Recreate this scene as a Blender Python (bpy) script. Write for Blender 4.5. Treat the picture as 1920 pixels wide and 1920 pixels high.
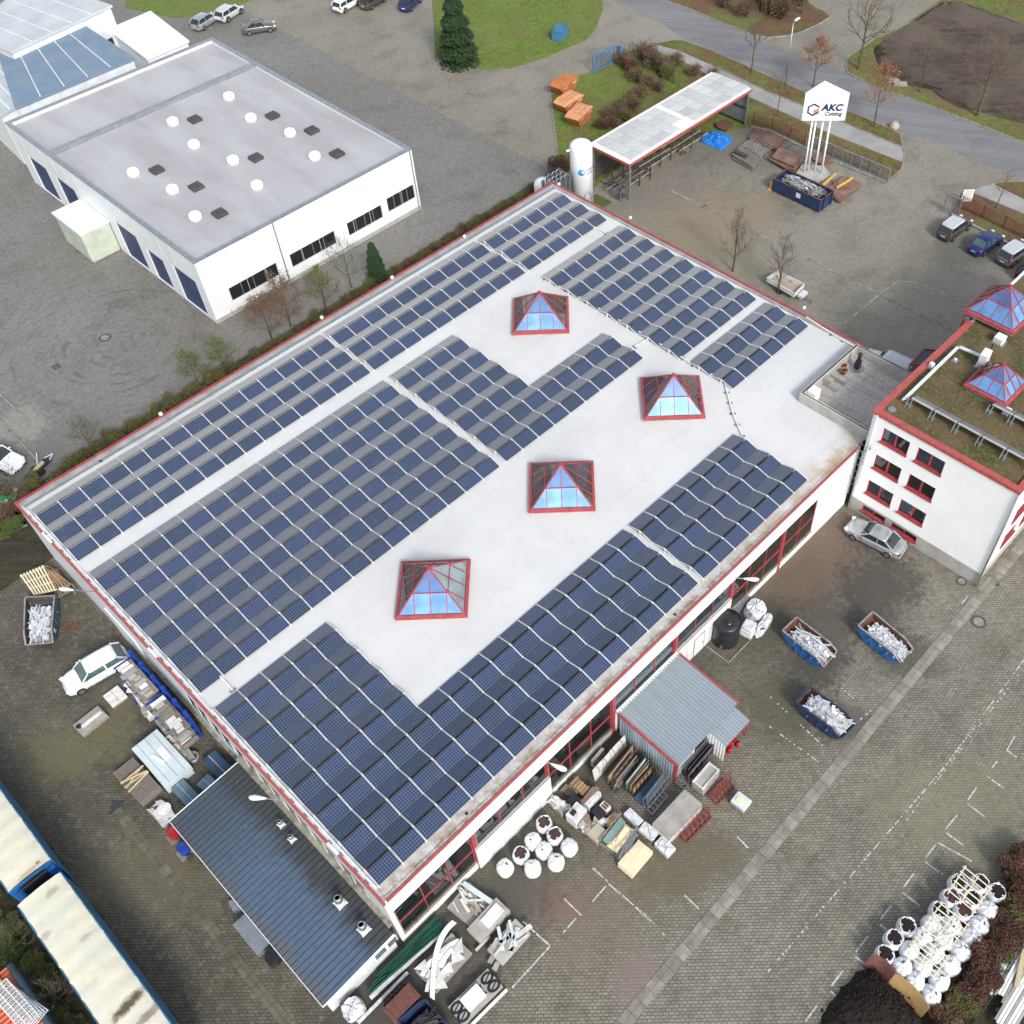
import bpy, bmesh, math, random
from mathutils import Vector, Matrix
rnd = random.Random(7)
for o in list(bpy.data.objects): bpy.data.objects.remove(o)
SC = bpy.context.scene
COL = SC.collection
PI = math.pi

# ---------------------------------------------------------------- camera, world, sun, exposure
FPX, CX, CY = 1891.5876, 1123.5936, 947.7029
PITCH, YAW, ROLL = 0.876027954, 0.7659917, -0.0206884559
CAM = Vector((-5.0004, -21.6596, 62.5))
_F = Vector((math.cos(PITCH)*math.cos(YAW), math.cos(PITCH)*math.sin(YAW), -math.sin(PITCH)))
_r0 = Vector((math.sin(YAW), -math.cos(YAW), 0)); _u0 = _r0.cross(_F)
_R = _r0*math.cos(ROLL)+_u0*math.sin(ROLL); _U = _u0*math.cos(ROLL)-_r0*math.sin(ROLL)
cd = bpy.data.cameras.new('camera'); cam = bpy.data.objects.new('camera', cd); COL.objects.link(cam)
cd.sensor_width = 36; cd.sensor_fit = 'HORIZONTAL'; cd.lens = FPX/1920*36
cd.shift_x = (960-CX)/1920; cd.shift_y = (CY-960)/1920
cd.clip_start = 1; cd.clip_end = 3000
m = Matrix((_R, _U, -_F)).transposed().to_4x4(); m.translation = CAM
cam.matrix_world = m
SC.camera = cam

SUN_AZ, SUN_EL = math.radians(250), math.radians(38)   # direction the light comes from
w = bpy.data.worlds.new('World'); SC.world = w; w.use_nodes = True
nt = w.node_tree; bg = nt.nodes['Background']
sky = nt.nodes.new('ShaderNodeTexSky'); sky.sky_type = 'NISHITA'; sky.sun_disc = False
sky.sun_elevation = SUN_EL; sky.sun_rotation = PI/2-SUN_AZ
sky.air_density = 1.2; sky.dust_density = 2.2; sky.ozone_density = 1.5
hs = nt.nodes.new('ShaderNodeHueSaturation'); hs.inputs['Saturation'].default_value = 0.5
nt.links.new(sky.outputs[0], hs.inputs['Color']); nt.links.new(hs.outputs[0], bg.inputs[0])
bg.inputs[1].default_value = 0.125
sl = bpy.data.lights.new('sun', 'SUN'); sl.energy = 1.5; sl.angle = math.radians(12); sl.color = (1, .97, .93)
so = bpy.data.objects.new('sun', sl); COL.objects.link(so)
sd = Vector((math.cos(SUN_AZ)*math.cos(SUN_EL), math.sin(SUN_AZ)*math.cos(SUN_EL), math.sin(SUN_EL)))
so.rotation_euler = sd.to_track_quat('Z', 'Y').to_euler()
so.location = (0, 0, 80)
SC.view_settings.view_transform = 'Standard'; SC.view_settings.look = 'None'
SC.view_settings.exposure = 0.85; SC.view_settings.gamma = 1

# ---------------------------------------------------------------- helpers
def G(px, py, z=0.0):
    """point of the place seen at photo pixel (px,py) that lies at height z"""
    d = _F + _R*((px-CX)/FPX) - _U*((py-CY)/FPX)
    t = (z-CAM.z)/d.z
    return CAM + d*t
def Q(pts, z=0.0, ox=0, oy=0, s=1.0):
    return [G(ox+a/s, oy+b/s, z) for a, b in pts]

def ordw(n):
    b = 'first second third fourth fifth sixth seventh eighth ninth tenth eleventh twelfth thirteenth fourteenth fifteenth sixteenth seventeenth eighteenth nineteenth'.split()
    if n < 20: return b[n-1]
    T = {2: 'twent', 3: 'thirt', 4: 'fort', 5: 'fift', 6: 'sixt', 7: 'sevent'}[n//10]
    return T+'ieth' if n % 10 == 0 else T+'y-'+b[n % 10-1]
def S(c):  # sRGB 0-255 tuple -> linear
    return tuple((v/255/12.92) if v/255 <= .04045 else ((v/255+.055)/1.055)**2.4 for v in c)

class NT:
    def __init__(s, name):
        s.m = bpy.data.materials.new(name); s.m.use_nodes = True; s.t = s.m.node_tree; s.n = s.t.nodes
        s.b = s.n['Principled BSDF']
    def node(s, t, **k):
        n = s.n.new('ShaderNode'+t)
        for a, v in k.items(): setattr(n, a, v)
        return n
    def link(s, a, b): s.t.links.new(a, b)
    def val(s, sock, v):
        if hasattr(v, 'is_output') or isinstance(v, bpy.types.NodeSocket): s.link(v, sock)
        elif isinstance(v, (tuple, list)) and len(v) == 3 and sock.type == 'RGBA': sock.default_value = (*v, 1)
        else: sock.default_value = v
    def coord(s, kind='Object', loc=(0,0,0), rot=(0,0,0), scale=(1,1,1)):
        c = s.node('TexCoord'); mp = s.node('Mapping')
        s.link(c.outputs[kind], mp.inputs[0])
        mp.inputs[1].default_value = loc; mp.inputs[2].default_value = rot; mp.inputs[3].default_value = scale
        return mp.outputs[0]
    def world(s, rot=(0,0,0), scale=(1,1,1)):
        g = s.node('NewGeometry'); mp = s.node('Mapping'); s.link(g.outputs['Position'], mp.inputs[0])
        mp.inputs[2].default_value = rot; mp.inputs[3].default_value = scale
        return mp.outputs[0]
    def noise(s, vec, scale, detail=4, rough=.55):
        n = s.node('TexNoise'); s.link(vec, n.inputs['Vector']); n.inputs['Scale'].default_value = scale
        n.inputs['Detail'].default_value = detail; n.inputs['Roughness'].default_value = rough
        return n.outputs['Fac']
    def ramp(s, f, a, b, lo=0.0, hi=1.0):
        r = s.node('MapRange'); s.val(r.inputs[0], f)
        for i, v in enumerate((a, b, lo, hi)): r.inputs[i+1].default_value = v
        return r.outputs[0]
    def mix(s, f, a, b, mode='MIX'):
        x = s.node('Mix', data_type='RGBA', blend_type=mode)
        s.val(x.inputs[0], f); s.val(x.inputs[6], a); s.val(x.inputs[7], b)
        return x.outputs[2]
    def math(s, op, a, b=0.0, c=0.0):
        x = s.node('Math', operation=op); s.val(x.inputs[0], a); s.val(x.inputs[1], b); s.val(x.inputs[2], c)
        return x.outputs[0]
    def bump(s, h, strength=.3, dist=.02):
        b = s.node('Bump'); b.inputs['Strength'].default_value = strength; b.inputs['Distance'].default_value = dist
        s.val(b.inputs['Height'], h); s.link(b.outputs[0], s.b.inputs['Normal'])
    def out(s, col, rough=.7, metal=0, spec=None):
        s.val(s.b.inputs['Base Color'], col); s.val(s.b.inputs['Roughness'], rough); s.val(s.b.inputs['Metallic'], metal)
        if spec is not None: s.b.inputs['Specular IOR Level'].default_value = spec
        return s.m

def M(name, c1, c2=None, scale=3.0, rough=.65, metal=0, bump=0.0, lo=.4, hi=.65, c3=None, s3=20, f3=.5, rand=0.0, stretch=(1,1,1), spec=None):
    """general surface: base colour with patches of c2 (wear, dirt) and fine grain c3"""
    t = NT(name); v = t.coord('Object', scale=stretch)
    ri = t.node('ObjectInfo')
    off = t.node('VectorMath', operation='ADD'); t.link(v, off.inputs[0])
    mul = t.node('VectorMath', operation='SCALE'); mul.inputs['Scale'].default_value = 37.0
    comb = t.node('CombineXYZ')
    for i in range(3): t.link(ri.outputs['Random'], comb.inputs[i])
    t.link(comb.outputs[0], mul.inputs[0]); t.link(mul.outputs[0], off.inputs[1]); v = off.outputs[0]
    if c2 is None: c2 = tuple(x*.75 for x in c1)
    col = t.mix(t.ramp(t.noise(v, scale, 5), lo, hi), c1, c2)
    if c3 is None: c3 = tuple(x*.8 for x in c1)
    col = t.mix(t.ramp(t.noise(v, s3, 3), .5, .7, 0, f3), col, c3)
    if rand:
        h = t.node('HueSaturation'); t.link(col, h.inputs['Color'])
        t.link(t.ramp(ri.outputs['Random'], 0, 1, 1-rand, 1+rand), h.inputs['Value']); col = h.outputs[0]
    if bump: t.bump(t.noise(v, s3, 4), bump, .03)
    return t.out(col, rough, metal, spec)

class MB:
    """collects faces in world coordinates; becomes ONE mesh object"""
    def __init__(s): s.v = []; s.f = []; s.mi = []; s.cur = 0
    def add(s, vs, fs, mi=None):
        n = len(s.v); s.v += [tuple(x) for x in vs]; s.f += [tuple(i+n for i in f) for f in fs]
        s.mi += [s.cur if mi is None else mi]*len(fs); return s
    def box(s, c, d, rz=0, mi=None, rx=0, ry=0):
        hx, hy, hz = d[0]/2, d[1]/2, d[2]/2
        R = Matrix.Rotation(rz, 3, 'Z') @ Matrix.Rotation(ry, 3, 'Y') @ Matrix.Rotation(rx, 3, 'X')
        vs = [Vector(c)+R@Vector((x*hx, y*hy, z*hz)) for x, y, z in ((-1,-1,-1),(1,-1,-1),(1,1,-1),(-1,1,-1),(-1,-1,1),(1,-1,1),(1,1,1),(-1,1,1))]
        return s.add(vs, [(0,3,2,1),(4,5,6,7),(0,1,5,4),(1,2,6,5),(2,3,7,6),(3,0,4,7)], mi)
    def bx(s, x0, x1, y0, y1, z0, z1, mi=None):
        return s.box(((x0+x1)/2, (y0+y1)/2, (z0+z1)/2), (abs(x1-x0), abs(y1-y0), abs(z1-z0)), 0, mi)
    def prism(s, poly, z0, z1, mi=None, top=True, bottom=True):
        poly = [Vector((p[0], p[1], 0)) for p in poly]
        a = sum(poly[i].x*poly[(i+1) % len(poly)].y-poly[(i+1) % len(poly)].x*poly[i].y for i in range(len(poly)))
        if a < 0: poly = poly[::-1]
        n = len(poly)
        vs = [(p.x, p.y, z0) for p in poly]+[(p.x, p.y, z1) for p in poly]
        fs = [(i, (i+1) % n, (i+1) % n+n, i+n) for i in range(n)]
        if top: fs.append(tuple(range(n, 2*n)))
        if bottom: fs.append(tuple(range(n-1, -1, -1)))
        return s.add(vs, fs, mi)
    def tube(s, p0, p1, r0, r1=None, n=8, mi=None, cap=True):
        p0, p1 = Vector(p0), Vector(p1); r1 = r0 if r1 is None else r1
        d = (p1-p0)
        if d.length < 1e-6: return s
        d.normalize(); a = d.orthogonal().normalized(); b = d.cross(a)
        vs = []
        for p, r in ((p0, r0), (p1, r1)):
            for i in range(n):
                t = 2*PI*i/n; vs.append(p+a*(r*math.cos(t))+b*(r*math.sin(t)))
        fs = [(i, (i+1) % n, (i+1) % n+n, i+n) for i in range(n)]
        if cap: fs += [tuple(range(n-1, -1, -1)), tuple(range(n, 2*n))]
        return s.add(vs, fs, mi)
    def path(s, pts, r, n=6, mi=None):
        for a, b in zip(pts[:-1], pts[1:]): s.tube(a, b, r, r, n, mi)
        return s
    def bar(s, p0, p1, w, h, mi=None):
        """rectangular bar from p0 to p1, w wide (horizontal), h high; p0,p1 = axis"""
        p0, p1 = Vector(p0), Vector(p1); d = (p1-p0).normalized()
        sd = d.cross(Vector((0,0,1)))
        if sd.length < 1e-4: sd = Vector((1,0,0))
        sd.normalize(); up = sd.cross(d).normalized()
        vs = [p+sd*(a*w/2)+up*(b*h/2) for p in (p0, p1) for a, b in ((-1,-1),(1,-1),(1,1),(-1,1))]
        return s.add(vs, [(0,3,2,1),(4,5,6,7),(0,1,5,4),(1,2,6,5),(2,3,7,6),(3,0,4,7)], mi)
    def lathe(s, c, prof, n=24, mi=None, close=True):
        c = Vector(c); k = len(prof); vs = []
        for r, z in prof:
            for i in range(n):
                t = 2*PI*i/n; vs.append((c.x+r*math.cos(t), c.y+r*math.sin(t), c.z+z))
        fs = [(j*n+i, j*n+(i+1) % n, (j+1)*n+(i+1) % n, (j+1)*n+i) for j in range(k-1) for i in range(n)]
        if close: fs += [tuple(range(n-1, -1, -1)), tuple((k-1)*n+i for i in range(n))]
        return s.add(vs, fs, mi)
    def quad(s, a, b, c, d, mi=None): return s.add([a, b, c, d], [(0,1,2,3)], mi)
    def mesh(s, name, mats, org=(0,0,0), smooth=False):
        me = bpy.data.meshes.new(name); ox, oy, oz = org
        me.from_pydata([(v[0]-ox, v[1]-oy, v[2]-oz) for v in s.v], [], s.f)
        if not isinstance(mats, (list, tuple)): mats = [mats]
        for m in mats: me.materials.append(m)
        if len(mats) > 1: me.polygons.foreach_set('material_index', s.mi)
        if smooth: me.polygons.foreach_set('use_smooth', [True]*len(me.polygons))
        me.update(); return me

def tag(o, label=None, cat=None, group=None, kind=None):
    for k, v in (('label', label), ('category', cat), ('group', group), ('kind', kind)):
        if v: o[k] = v
    return o
def part(name, mb, mats, parent=None, smooth=False, bevel=0, label=None, kind=None):
    org = (0,0,0)
    if parent is not None:
        p = parent
        org = Vector(parent['_o']) if '_o' in parent else Vector((0,0,0))
    me = mb.mesh(name, mats, org, smooth) if isinstance(mb, MB) else mb
    o = bpy.data.objects.new(name, me); COL.objects.link(o)
    if parent is not None:
        o.parent = parent; o['_o'] = tuple(org)
    if bevel:
        md = o.modifiers.new('bevel', 'BEVEL'); md.width = bevel; md.segments = 2; md.limit_method = 'ANGLE'; md.angle_limit = .8
    tag(o, label, None, None, kind)
    return o
def thing(name, label, cat, loc=(0,0,0), rz=0, group=None):
    """Empty at the base of a thing; parts given in world coordinates are shifted to it (rz only for local builds)"""
    o = bpy.data.objects.new(name, None); COL.objects.link(o); o.empty_display_size = .3
    o.location = loc; o.rotation_euler = (0, 0, rz); o['_o'] = tuple(loc)
    return tag(o, label, cat, group)
def local(name, label, cat, loc=(0,0,0), rz=0, group=None):
    o = thing(name, label, cat, loc, rz, group); o['_o'] = (0.0, 0.0, 0.0); return o
def solo(name, mb, mats, label, cat, group=None, smooth=False, bevel=0, kind=None):
    """a thing that is one mesh; origin at the base centre of its points"""
    n = len(mb.v); cx = sum(v[0] for v in mb.v)/n; cy = sum(v[1] for v in mb.v)/n; cz = min(v[2] for v in mb.v)
    o = bpy.data.objects.new(name, mb.mesh(name, mats, (cx, cy, cz), smooth)); COL.objects.link(o); o.location = (cx, cy, cz)
    if bevel:
        md = o.modifiers.new('bevel', 'BEVEL'); md.width = bevel; md.segments = 2; md.limit_method = 'ANGLE'; md.angle_limit = .8
    return tag(o, label, cat, group, kind)
def struct(name, mb, mats, parent=None, smooth=False):
    o = part(name, mb, mats, parent, smooth)
    if parent is None: o['kind'] = 'structure'
    return o
def kids(o): return [c for c in bpy.data.objects if c.parent == o] if False else list(o.children)
def dup(root, loc, rz=None, label=None, group=None, scale=None):
    r = root.copy(); COL.objects.link(r); r.location = loc
    if rz is not None: r.rotation_euler = (0, 0, rz)
    if scale: r.scale = scale
    if label: r['label'] = label
    if group: r['group'] = group
    for ch in KIDS.get(root.name, []) or list(root.children):
        c = ch.copy(); COL.objects.link(c); c.parent = r
        for g in list(ch.children):
            d = g.copy(); COL.objects.link(d); d.parent = c
    return r
KIDS = {}
def sheet(poly, z):
    mb = MB(); n = len(poly); a = sum(poly[i][0]*poly[(i+1) % n][1]-poly[(i+1) % n][0]*poly[i][1] for i in range(n))
    if a < 0: poly = poly[::-1]
    return mb.add([(p[0], p[1], z) for p in poly], [tuple(range(n))])
def inpoly(x, y, poly):
    c = False; j = len(poly)-1
    for i in range(len(poly)):
        if (poly[i][1] > y) != (poly[j][1] > y) and x < (poly[j][0]-poly[i][0])*(y-poly[i][1])/(poly[j][1]-poly[i][1])+poly[i][0]: c = not c
        j = i
    return c
def rects_to_text(body, size, parent, mat, origin, xdir, ydir, name='lettering', bold=0.0, shear=0.0, depth=.02, align='LEFT', wrap=None, sx=1.0):
    cu = bpy.data.curves.new(name, 'FONT'); cu.body = body; cu.size = size; cu.extrude = depth/2
    cu.offset = bold; cu.shear = shear; cu.align_x = align; cu.space_character = 1.02
    to = bpy.data.objects.new('tmp', cu); COL.objects.link(to)
    bpy.context.view_layer.update()
    me = bpy.data.meshes.new_from_object(to.evaluated_get(bpy.context.evaluated_depsgraph_get()))
    bpy.data.objects.remove(to); me.name = name
    xd, yd = Vector(xdir).normalized(), Vector(ydir).normalized(); nd = xd.cross(yd); O = Vector(origin)
    org = Vector(parent['_o'])
    for v in me.vertices:
        p = v.co.copy()
        v.co = (wrap(p.x*sx, p.y, p.z) if wrap else O+xd*(p.x*sx)+yd*p.y+nd*p.z)-org
    me.materials.clear(); me.materials.append(mat)
    o = bpy.data.objects.new(name, me); COL.objects.link(o); o.parent = parent; o['_o'] = tuple(org)
    return o
# ---------------------------------------------------------------- materials of the ground
def paving_mat():
    t = NT('paving')
    v = t.world(rot=(0, 0, PI/2-YAW))
    wv = t.world()
    br = t.node('TexBrick'); t.link(v, br.inputs['Vector'])
    br.inputs['Scale'].default_value = 1.0; br.inputs['Brick Width'].default_value = .31; br.inputs['Row Height'].default_value = .185
    br.inputs['Mortar Size'].default_value = .022; br.inputs['Mortar Smooth'].default_value = .3; br.inputs['Bias'].default_value = -.1
    br.inputs['Color1'].default_value = (.285, .265, .225, 1); br.inputs['Color2'].default_value = (.20, .185, .155, 1)
    br.inputs['Mortar'].default_value = (.085, .078, .055, 1)
    col = br.outputs['Color']
    sp = t.node('SeparateXYZ'); t.link(wv, sp.inputs[0])
    X, Y = sp.outputs[0], sp.outputs[1]
    nbig = t.noise(wv, .055, 5, .6); nmed = t.noise(wv, .28, 6, .65); nfine = t.noise(wv, 2.2, 5, .7)
    # neighbour's lot north-west of the hedge: grey concrete pavers
    grey = t.mix(t.ramp(nfine, .35, .7), (.225, .22, .21), (.17, .165, .16))
    yq = t.math('ADD', Y, t.math('MULTIPLY', nmed, .5))
    zone = t.ramp(yq, 43.0, 43.6)
    zx = t.math('LESS_THAN', X, 64.5)
    col = t.mix(t.math('MULTIPLY', t.math('MULTIPLY', zone, zx), .86), col, grey)
    north = t.math('MULTIPLY', t.ramp(X, 56, 60), t.math('SUBTRACT', 1.0, t.math('MULTIPLY', zone, zx)))
    col = t.mix(t.math('MULTIPLY', north, .62), col, t.mix(t.ramp(nmed, .35, .7), (.30, .28, .235), (.245, .225, .185)))
    # west lane, darker and mossy from age
    west = t.math('MULTIPLY', t.ramp(X, -.3, .3, 1, 0), t.ramp(Y, 42.5, 43.2, 1, 0))
    col = t.mix(t.math('MULTIPLY', west, .8), col, (.40, .38, .33), 'MULTIPLY')
    # broad tonal change, moss, dirt
    col = t.mix(t.ramp(nbig, .35, .65, 0, .5), col, (.72, .66, .55), 'MULTIPLY')
    col = t.mix(t.ramp(nmed, .52, .74, 0, .6), col, (.45, .45, .34), 'MULTIPLY')
    col = t.mix(t.ramp(t.noise(wv, .13, 6, .7), .56, .72, 0, .3), col, (.28, .27, .15))
    col = t.mix(t.ramp(nfine, .5, .75, 0, .35), col, (.10, .09, .07))
    # worn wheel tracks along the lanes, single odd bricks, small oil spots
    for ax, lo_, hi_ in ((0, Y, -13.5), (1, X, -3.0)):
        st = t.node('Mapping'); t.link(wv, st.inputs[0]); st.inputs[3].default_value = (.045, .75, 1) if ax == 0 else (.75, .045, 1)
        zn = t.ramp(lo_, hi_, hi_-1.5); col = t.mix(t.math('MULTIPLY', zn, t.ramp(t.noise(st.outputs[0], 1, 4, .6), .45, .62, 0, .5)), col, (.68, .67, .65), 'MULTIPLY')
    vo = t.node('TexVoronoi'); t.link(wv, vo.inputs['Vector']); vo.inputs['Scale'].default_value = 4.2
    sv = t.node('SeparateXYZ'); t.link(vo.outputs['Color'], sv.inputs[0])
    col = t.mix(t.ramp(sv.outputs[0], .55, 1, 0, .28), col, (.55, .53, .48), 'MULTIPLY'); col = t.mix(t.ramp(sv.outputs[1], .82, 1, 0, .14), col, (.42, .40, .33))
    col = t.mix(t.ramp(t.noise(wv, .8, 3, .5), .67, .74, 0, .35), col, (.07, .065, .06))
    # yard strip in front of the hall is damp and soiled
    dn = t.math('ADD', Y, t.math('MULTIPLY', t.math('SUBTRACT', nmed, .5), 9))
    soil = t.math('MULTIPLY', t.ramp(dn, -8.5, -2, 0, .65), t.math('MULTIPLY', t.ramp(Y, 0, .1, 1, 0), t.ramp(X, 44, 48, 1, 0)))
    col = t.mix(soil, col, (.38, .36, .28), 'MULTIPLY')
    def blob(col, px, py, r, c, f, sx=1.0, ang=0.0, mode='MIX', warp=1.0):
        p = G(px, py)
        mp = t.node('Mapping'); mp.vector_type = 'TEXTURE'; t.link(wv, mp.inputs[0])
        mp.inputs[1].default_value = (p.x, p.y, 0); mp.inputs[2].default_value = (0, 0, ang); mp.inputs[3].default_value = (r*sx, r, 1)
        ln = t.node('VectorMath', operation='LENGTH'); t.link(mp.outputs[0], ln.inputs[0])
        d = t.math('ADD', ln.outputs['Value'], t.math('MULTIPLY', t.math('SUBTRACT', nmed, .5), 2.2*warp))
        d = t.math('ADD', d, t.math('MULTIPLY', t.math('SUBTRACT', nfine, .5), 2.0*warp))
        return t.mix(t.ramp(d, .55, 1.1, f, 0), col, c, mode)
    for a in ((1520, 1060, 4.2, (.13, .085, .06), .75, 1.5, 0), (1650, 1110, 3.2, (.045, .042, .036), .8, 1.8, .5),
              (1420, 1080, 2.5, (.10, .08, .055), .7, 1.3, 0), (1545, 1180, 3.0, (.06, .055, .045), .7, 1.6, .3),
              (1045, 1690, 1.6, (.17, .105, .085), .85, 1.5, -.9), (1190, 1830, 1.2, (.2, .15, .13), .6, 1.5, .3),
              (1450, 1170, 2.6, (.05, .05, .035), .7, 1.0, 0), (1480, 1330, 3.2, (.06, .06, .03), .65, 1.2, .4),
              (1130, 1720, 3.0, (.16, .12, .09), .45, 1.6, .2), (1290, 1620, 2.4, (.10, .085, .05), .7, 2.0, -.4),
              (1220, 1300, 3, (.05, .045, .035), .8, 1.8, 0), (1160, 1400, 2.6, (.05, .045, .035), .8, 1.8, 0),
              (900, 1720, 3.6, (.07, .065, .05), .75, 2.2, 0), (760, 1850, 3.2, (.06, .055, .045), .8, 1.8, 0),
              (1600, 1360, 1.8, (.07, .065, .05), .7, 1.8, -.8), (1700, 1235, 1.8, (.07, .065, .05), .7, 1.8, -.8), (1520, 1245, 1.8, (.06, .055, .045), .7, 1.8, -.8),  # shade at the foot of the three skips, painted into the paving
              (1340, 420, 7, (.24, .18, .10), .5, 1.2, .3), (1250, 340, 5, (.16, .14, .12), .5, 1.6, 0),
              (1810, 470, 3, (.10, .095, .085), .6, 1.3, -.9), (1400, 260, 7, (.10, .095, .08), .55, 1.3, -.5),
              (70, 900, 2.5, (.14, .14, .14), .8, 2, .8), (30, 800, 2.5, (.30, .29, .25), .6, 1.2, 0),
              (300, 1640, 3, (.16, .14, .08), .4, 2, -.9), (150, 1400, 3, (.15, .14, .06), .5, 1.4, 0),
              (1700, 1500, 3, (.22, .21, .13), .3, 1.3, .4), (1850, 1530, 4, (.19, .19, .11), .35, 1.3, .4)):
        col = blob(col, *a)
    # curved tyre marks where lorries turn
    for px, py, f in ((230, 640, .55), (1250, 250, .35), (1500, 330, .25)):
        p = G(px, py); mp = t.node('VectorMath', operation='SUBTRACT'); t.link(wv, mp.inputs[0]); mp.inputs[1].default_value = (p.x, p.y, 0)
        ln = t.node('VectorMath', operation='LENGTH'); t.link(mp.outputs[0], ln.inputs[0])
        ss = t.node('SeparateXYZ'); t.link(mp.outputs[0], ss.inputs[0])
        an = t.math('ARCTAN2', ss.outputs[1], ss.outputs[0])
        cb = t.node('CombineXYZ'); t.val(cb.inputs[0], t.math('MULTIPLY', ln.outputs['Value'], 1.6)); t.val(cb.inputs[1], t.math('MULTIPLY', an, 1.3))
        nn = t.noise(cb.outputs[0], 1.0, 5, .65)
        fade = t.ramp(ln.outputs['Value'], 6, 26, 1, 0)
        col = t.mix(t.math('MULTIPLY', t.math('MULTIPLY', t.ramp(nn, .54, .66), fade), f), col, (.075, .072, .07))
    h = t.math('ADD', br.outputs['Fac'], t.math('MULTIPLY', nfine, -.6))
    b = t.node('Bump'); b.invert = True; b.inputs['Strength'].default_value = .5; b.inputs['Distance'].default_value = .015
    t.val(b.inputs['Height'], h); t.link(b.outputs[0], t.b.inputs['Normal'])
    return t.out(col, t.ramp(nmed, .4, .65, .75, .5))
def asphalt_mat():
    t = NT('asphalt'); v = t.world(); 
    col = t.mix(t.ramp(t.noise(v, 14, 3, .8), .35, .65), (.115, .118, .125), (.19, .19, .195))
    r = t.world(rot=(0, 0, -math.radians(-62)), scale=(1, 1, 1))
    st = t.node('Mapping'); t.link(t.world(rot=(0,0,math.radians(62))), st.inputs[0]); st.inputs[3].default_value = (.03, .45, 1)
    col = t.mix(t.ramp(t.noise(st.outputs[0], 1, 5, .7), .40, .66, 0, .55), col, (.25, .248, .245))
    col = t.mix(t.ramp(t.noise(v, .25, 5, .7), .52, .7, 0, .5), col, (.10, .10, .105))
    t.bump(t.noise(v, 18, 3), .4, .01)
    return t.out(col, .8)
def soil_mat(name, a, b, c, sc=1.2, bump=.6):
    t = NT(name); v = t.world()
    col = t.mix(t.ramp(t.noise(v, sc, 8, .75), .38, .62), a, b)
    col = t.mix(t.ramp(t.noise(v, .12, 5, .6), .45, .65), col, c)
    st = t.node('Mapping'); t.link(t.world(rot=(0, 0, .85)), st.inputs[0]); st.inputs[3].default_value = (.08, .9, 1)
    col = t.mix(t.ramp(t.noise(st.outputs[0], 1, 6, .7), .48, .66, 0, .6), col, tuple(x*1.7 for x in a))
    col = t.mix(t.ramp(t.noise(v, 9, 3, .7), .56, .68, 0, .5), col, tuple(x*2.4 for x in a))
    t.bump(t.noise(v, sc*2, 8, .7), bump, .25)
    return t.out(col, .95)
def grass_mat(name, a, b, leaf, lf):
    t = NT(name); v = t.world()
    col = t.mix(t.ramp(t.noise(v, 1.3, 7, .7), .4, .62), a, b)
    col = t.mix(t.ramp(t.noise(v, .22, 6, .65), .45, .58, 0, lf), col, leaf)
    col = t.mix(t.ramp(t.noise(v, 12, 3, .8), .5, .7, 0, .55), col, tuple(x*.45 for x in a))
    t.bump(t.noise(v, 8, 5, .7), .7, .12)
    return t.out(col, .95)
m_pave = paving_mat(); m_asph = asphalt_mat()
m_field = soil_mat('ploughed_soil', (.080, .052, .042), (.030, .020, .017), (.115, .088, .07), .9, 1)
m_compost = soil_mat('compost', (.016, .010, .008), (.009, .006, .005), (.022, .012, .008), 2.5, 1)
m_bed = soil_mat('bed_soil', (.045, .038, .02), (.02, .016, .01), (.05, .055, .018), 1.6, .8)
m_grass = grass_mat('grass_ground', (.15, .18, .035), (.10, .12, .03), (.17, .10, .055), .85)
m_grassg = grass_mat('lawn_ground', (.15, .21, .03), (.09, .14, .02), (.16, .15, .05), .6)
m_leafy = grass_mat('leaf_litter_ground', (.16, .095, .055), (.10, .07, .04), (.13, .16, .035), .8)
m_hbed = grass_mat('hedge_strip_ground', (.10, .13, .03), (.06, .07, .02), (.12, .08, .04), .9)
m_path = M('path_concrete', (.33, .33, .31), (.25, .25, .235), .35, .85, c3=(.2, .2, .19), s3=14, bump=.2)
m_kerb = M('kerb_stone', (.30, .29, .27), (.18, .17, .15), 2, .85)
m_slab = M('drain_slab', (.27, .25, .21), (.19, .175, .145), 1.3, .85, c3=(.13, .12, .1), s3=9, rand=.18)
m_slabw = M('mossy_drain_slab', (.145, .135, .10), (.10, .10, .06), 1.3, .85, c3=(.09, .085, .06), s3=9, rand=.25)
m_line = M('worn_line_paint', (.72, .72, .68), (.35, .33, .29), 5, .7, s3=18, c3=(.3, .28, .25), f3=.9)

# ---------------------------------------------------------------- ground, roads, verges
far = [(-600, -600), (900, -600), (900, 900), (-600, 900)]
struct('ground', sheet(far, -.03), m_bed)
struct('paving', sheet([(-60, -60), (190, -60), (190, 190), (-60, 190)], 0), m_pave)
up = [(1177, 15), (1240, -22), (1235, 0), (1290, 18), (1340, 40), (1410, 68), (1440, 83), (1590, 138), (1640, 165), (1700, 185), (1800, 223), (1920, 272), (2150, 372)]
dn = [(2150, 440), (1920, 336), (1850, 310), (1762, 272), (1680, 240), (1590, 206), (1512, 172), (1440, 139), (1280, 73), (1240, 43)]
road = Q([(1060, -45), (1180, -60)] + up[2:] + dn + [(1177, 14)])
struct('road', sheet(road, .008), m_asph)
def raised(name, pts, mat, z=.07, kerb=True, hidden=None):
    P = [(p.x, p.y) for p in pts]
    struct(name, MB().prism(P, -.02, z), mat)
    return P
isl = raised('verge', Q([(1238, -2), (1290, 16), (1340, 38), (1410, 66), (1440, 71), (1475, 68), (1505, 60), (1535, 46), (1556, 33), (1545, 22), (1524, 12), (1505, -4), (1490, -40), (1300, -90), (1180, -60)]), m_leafy)
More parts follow.
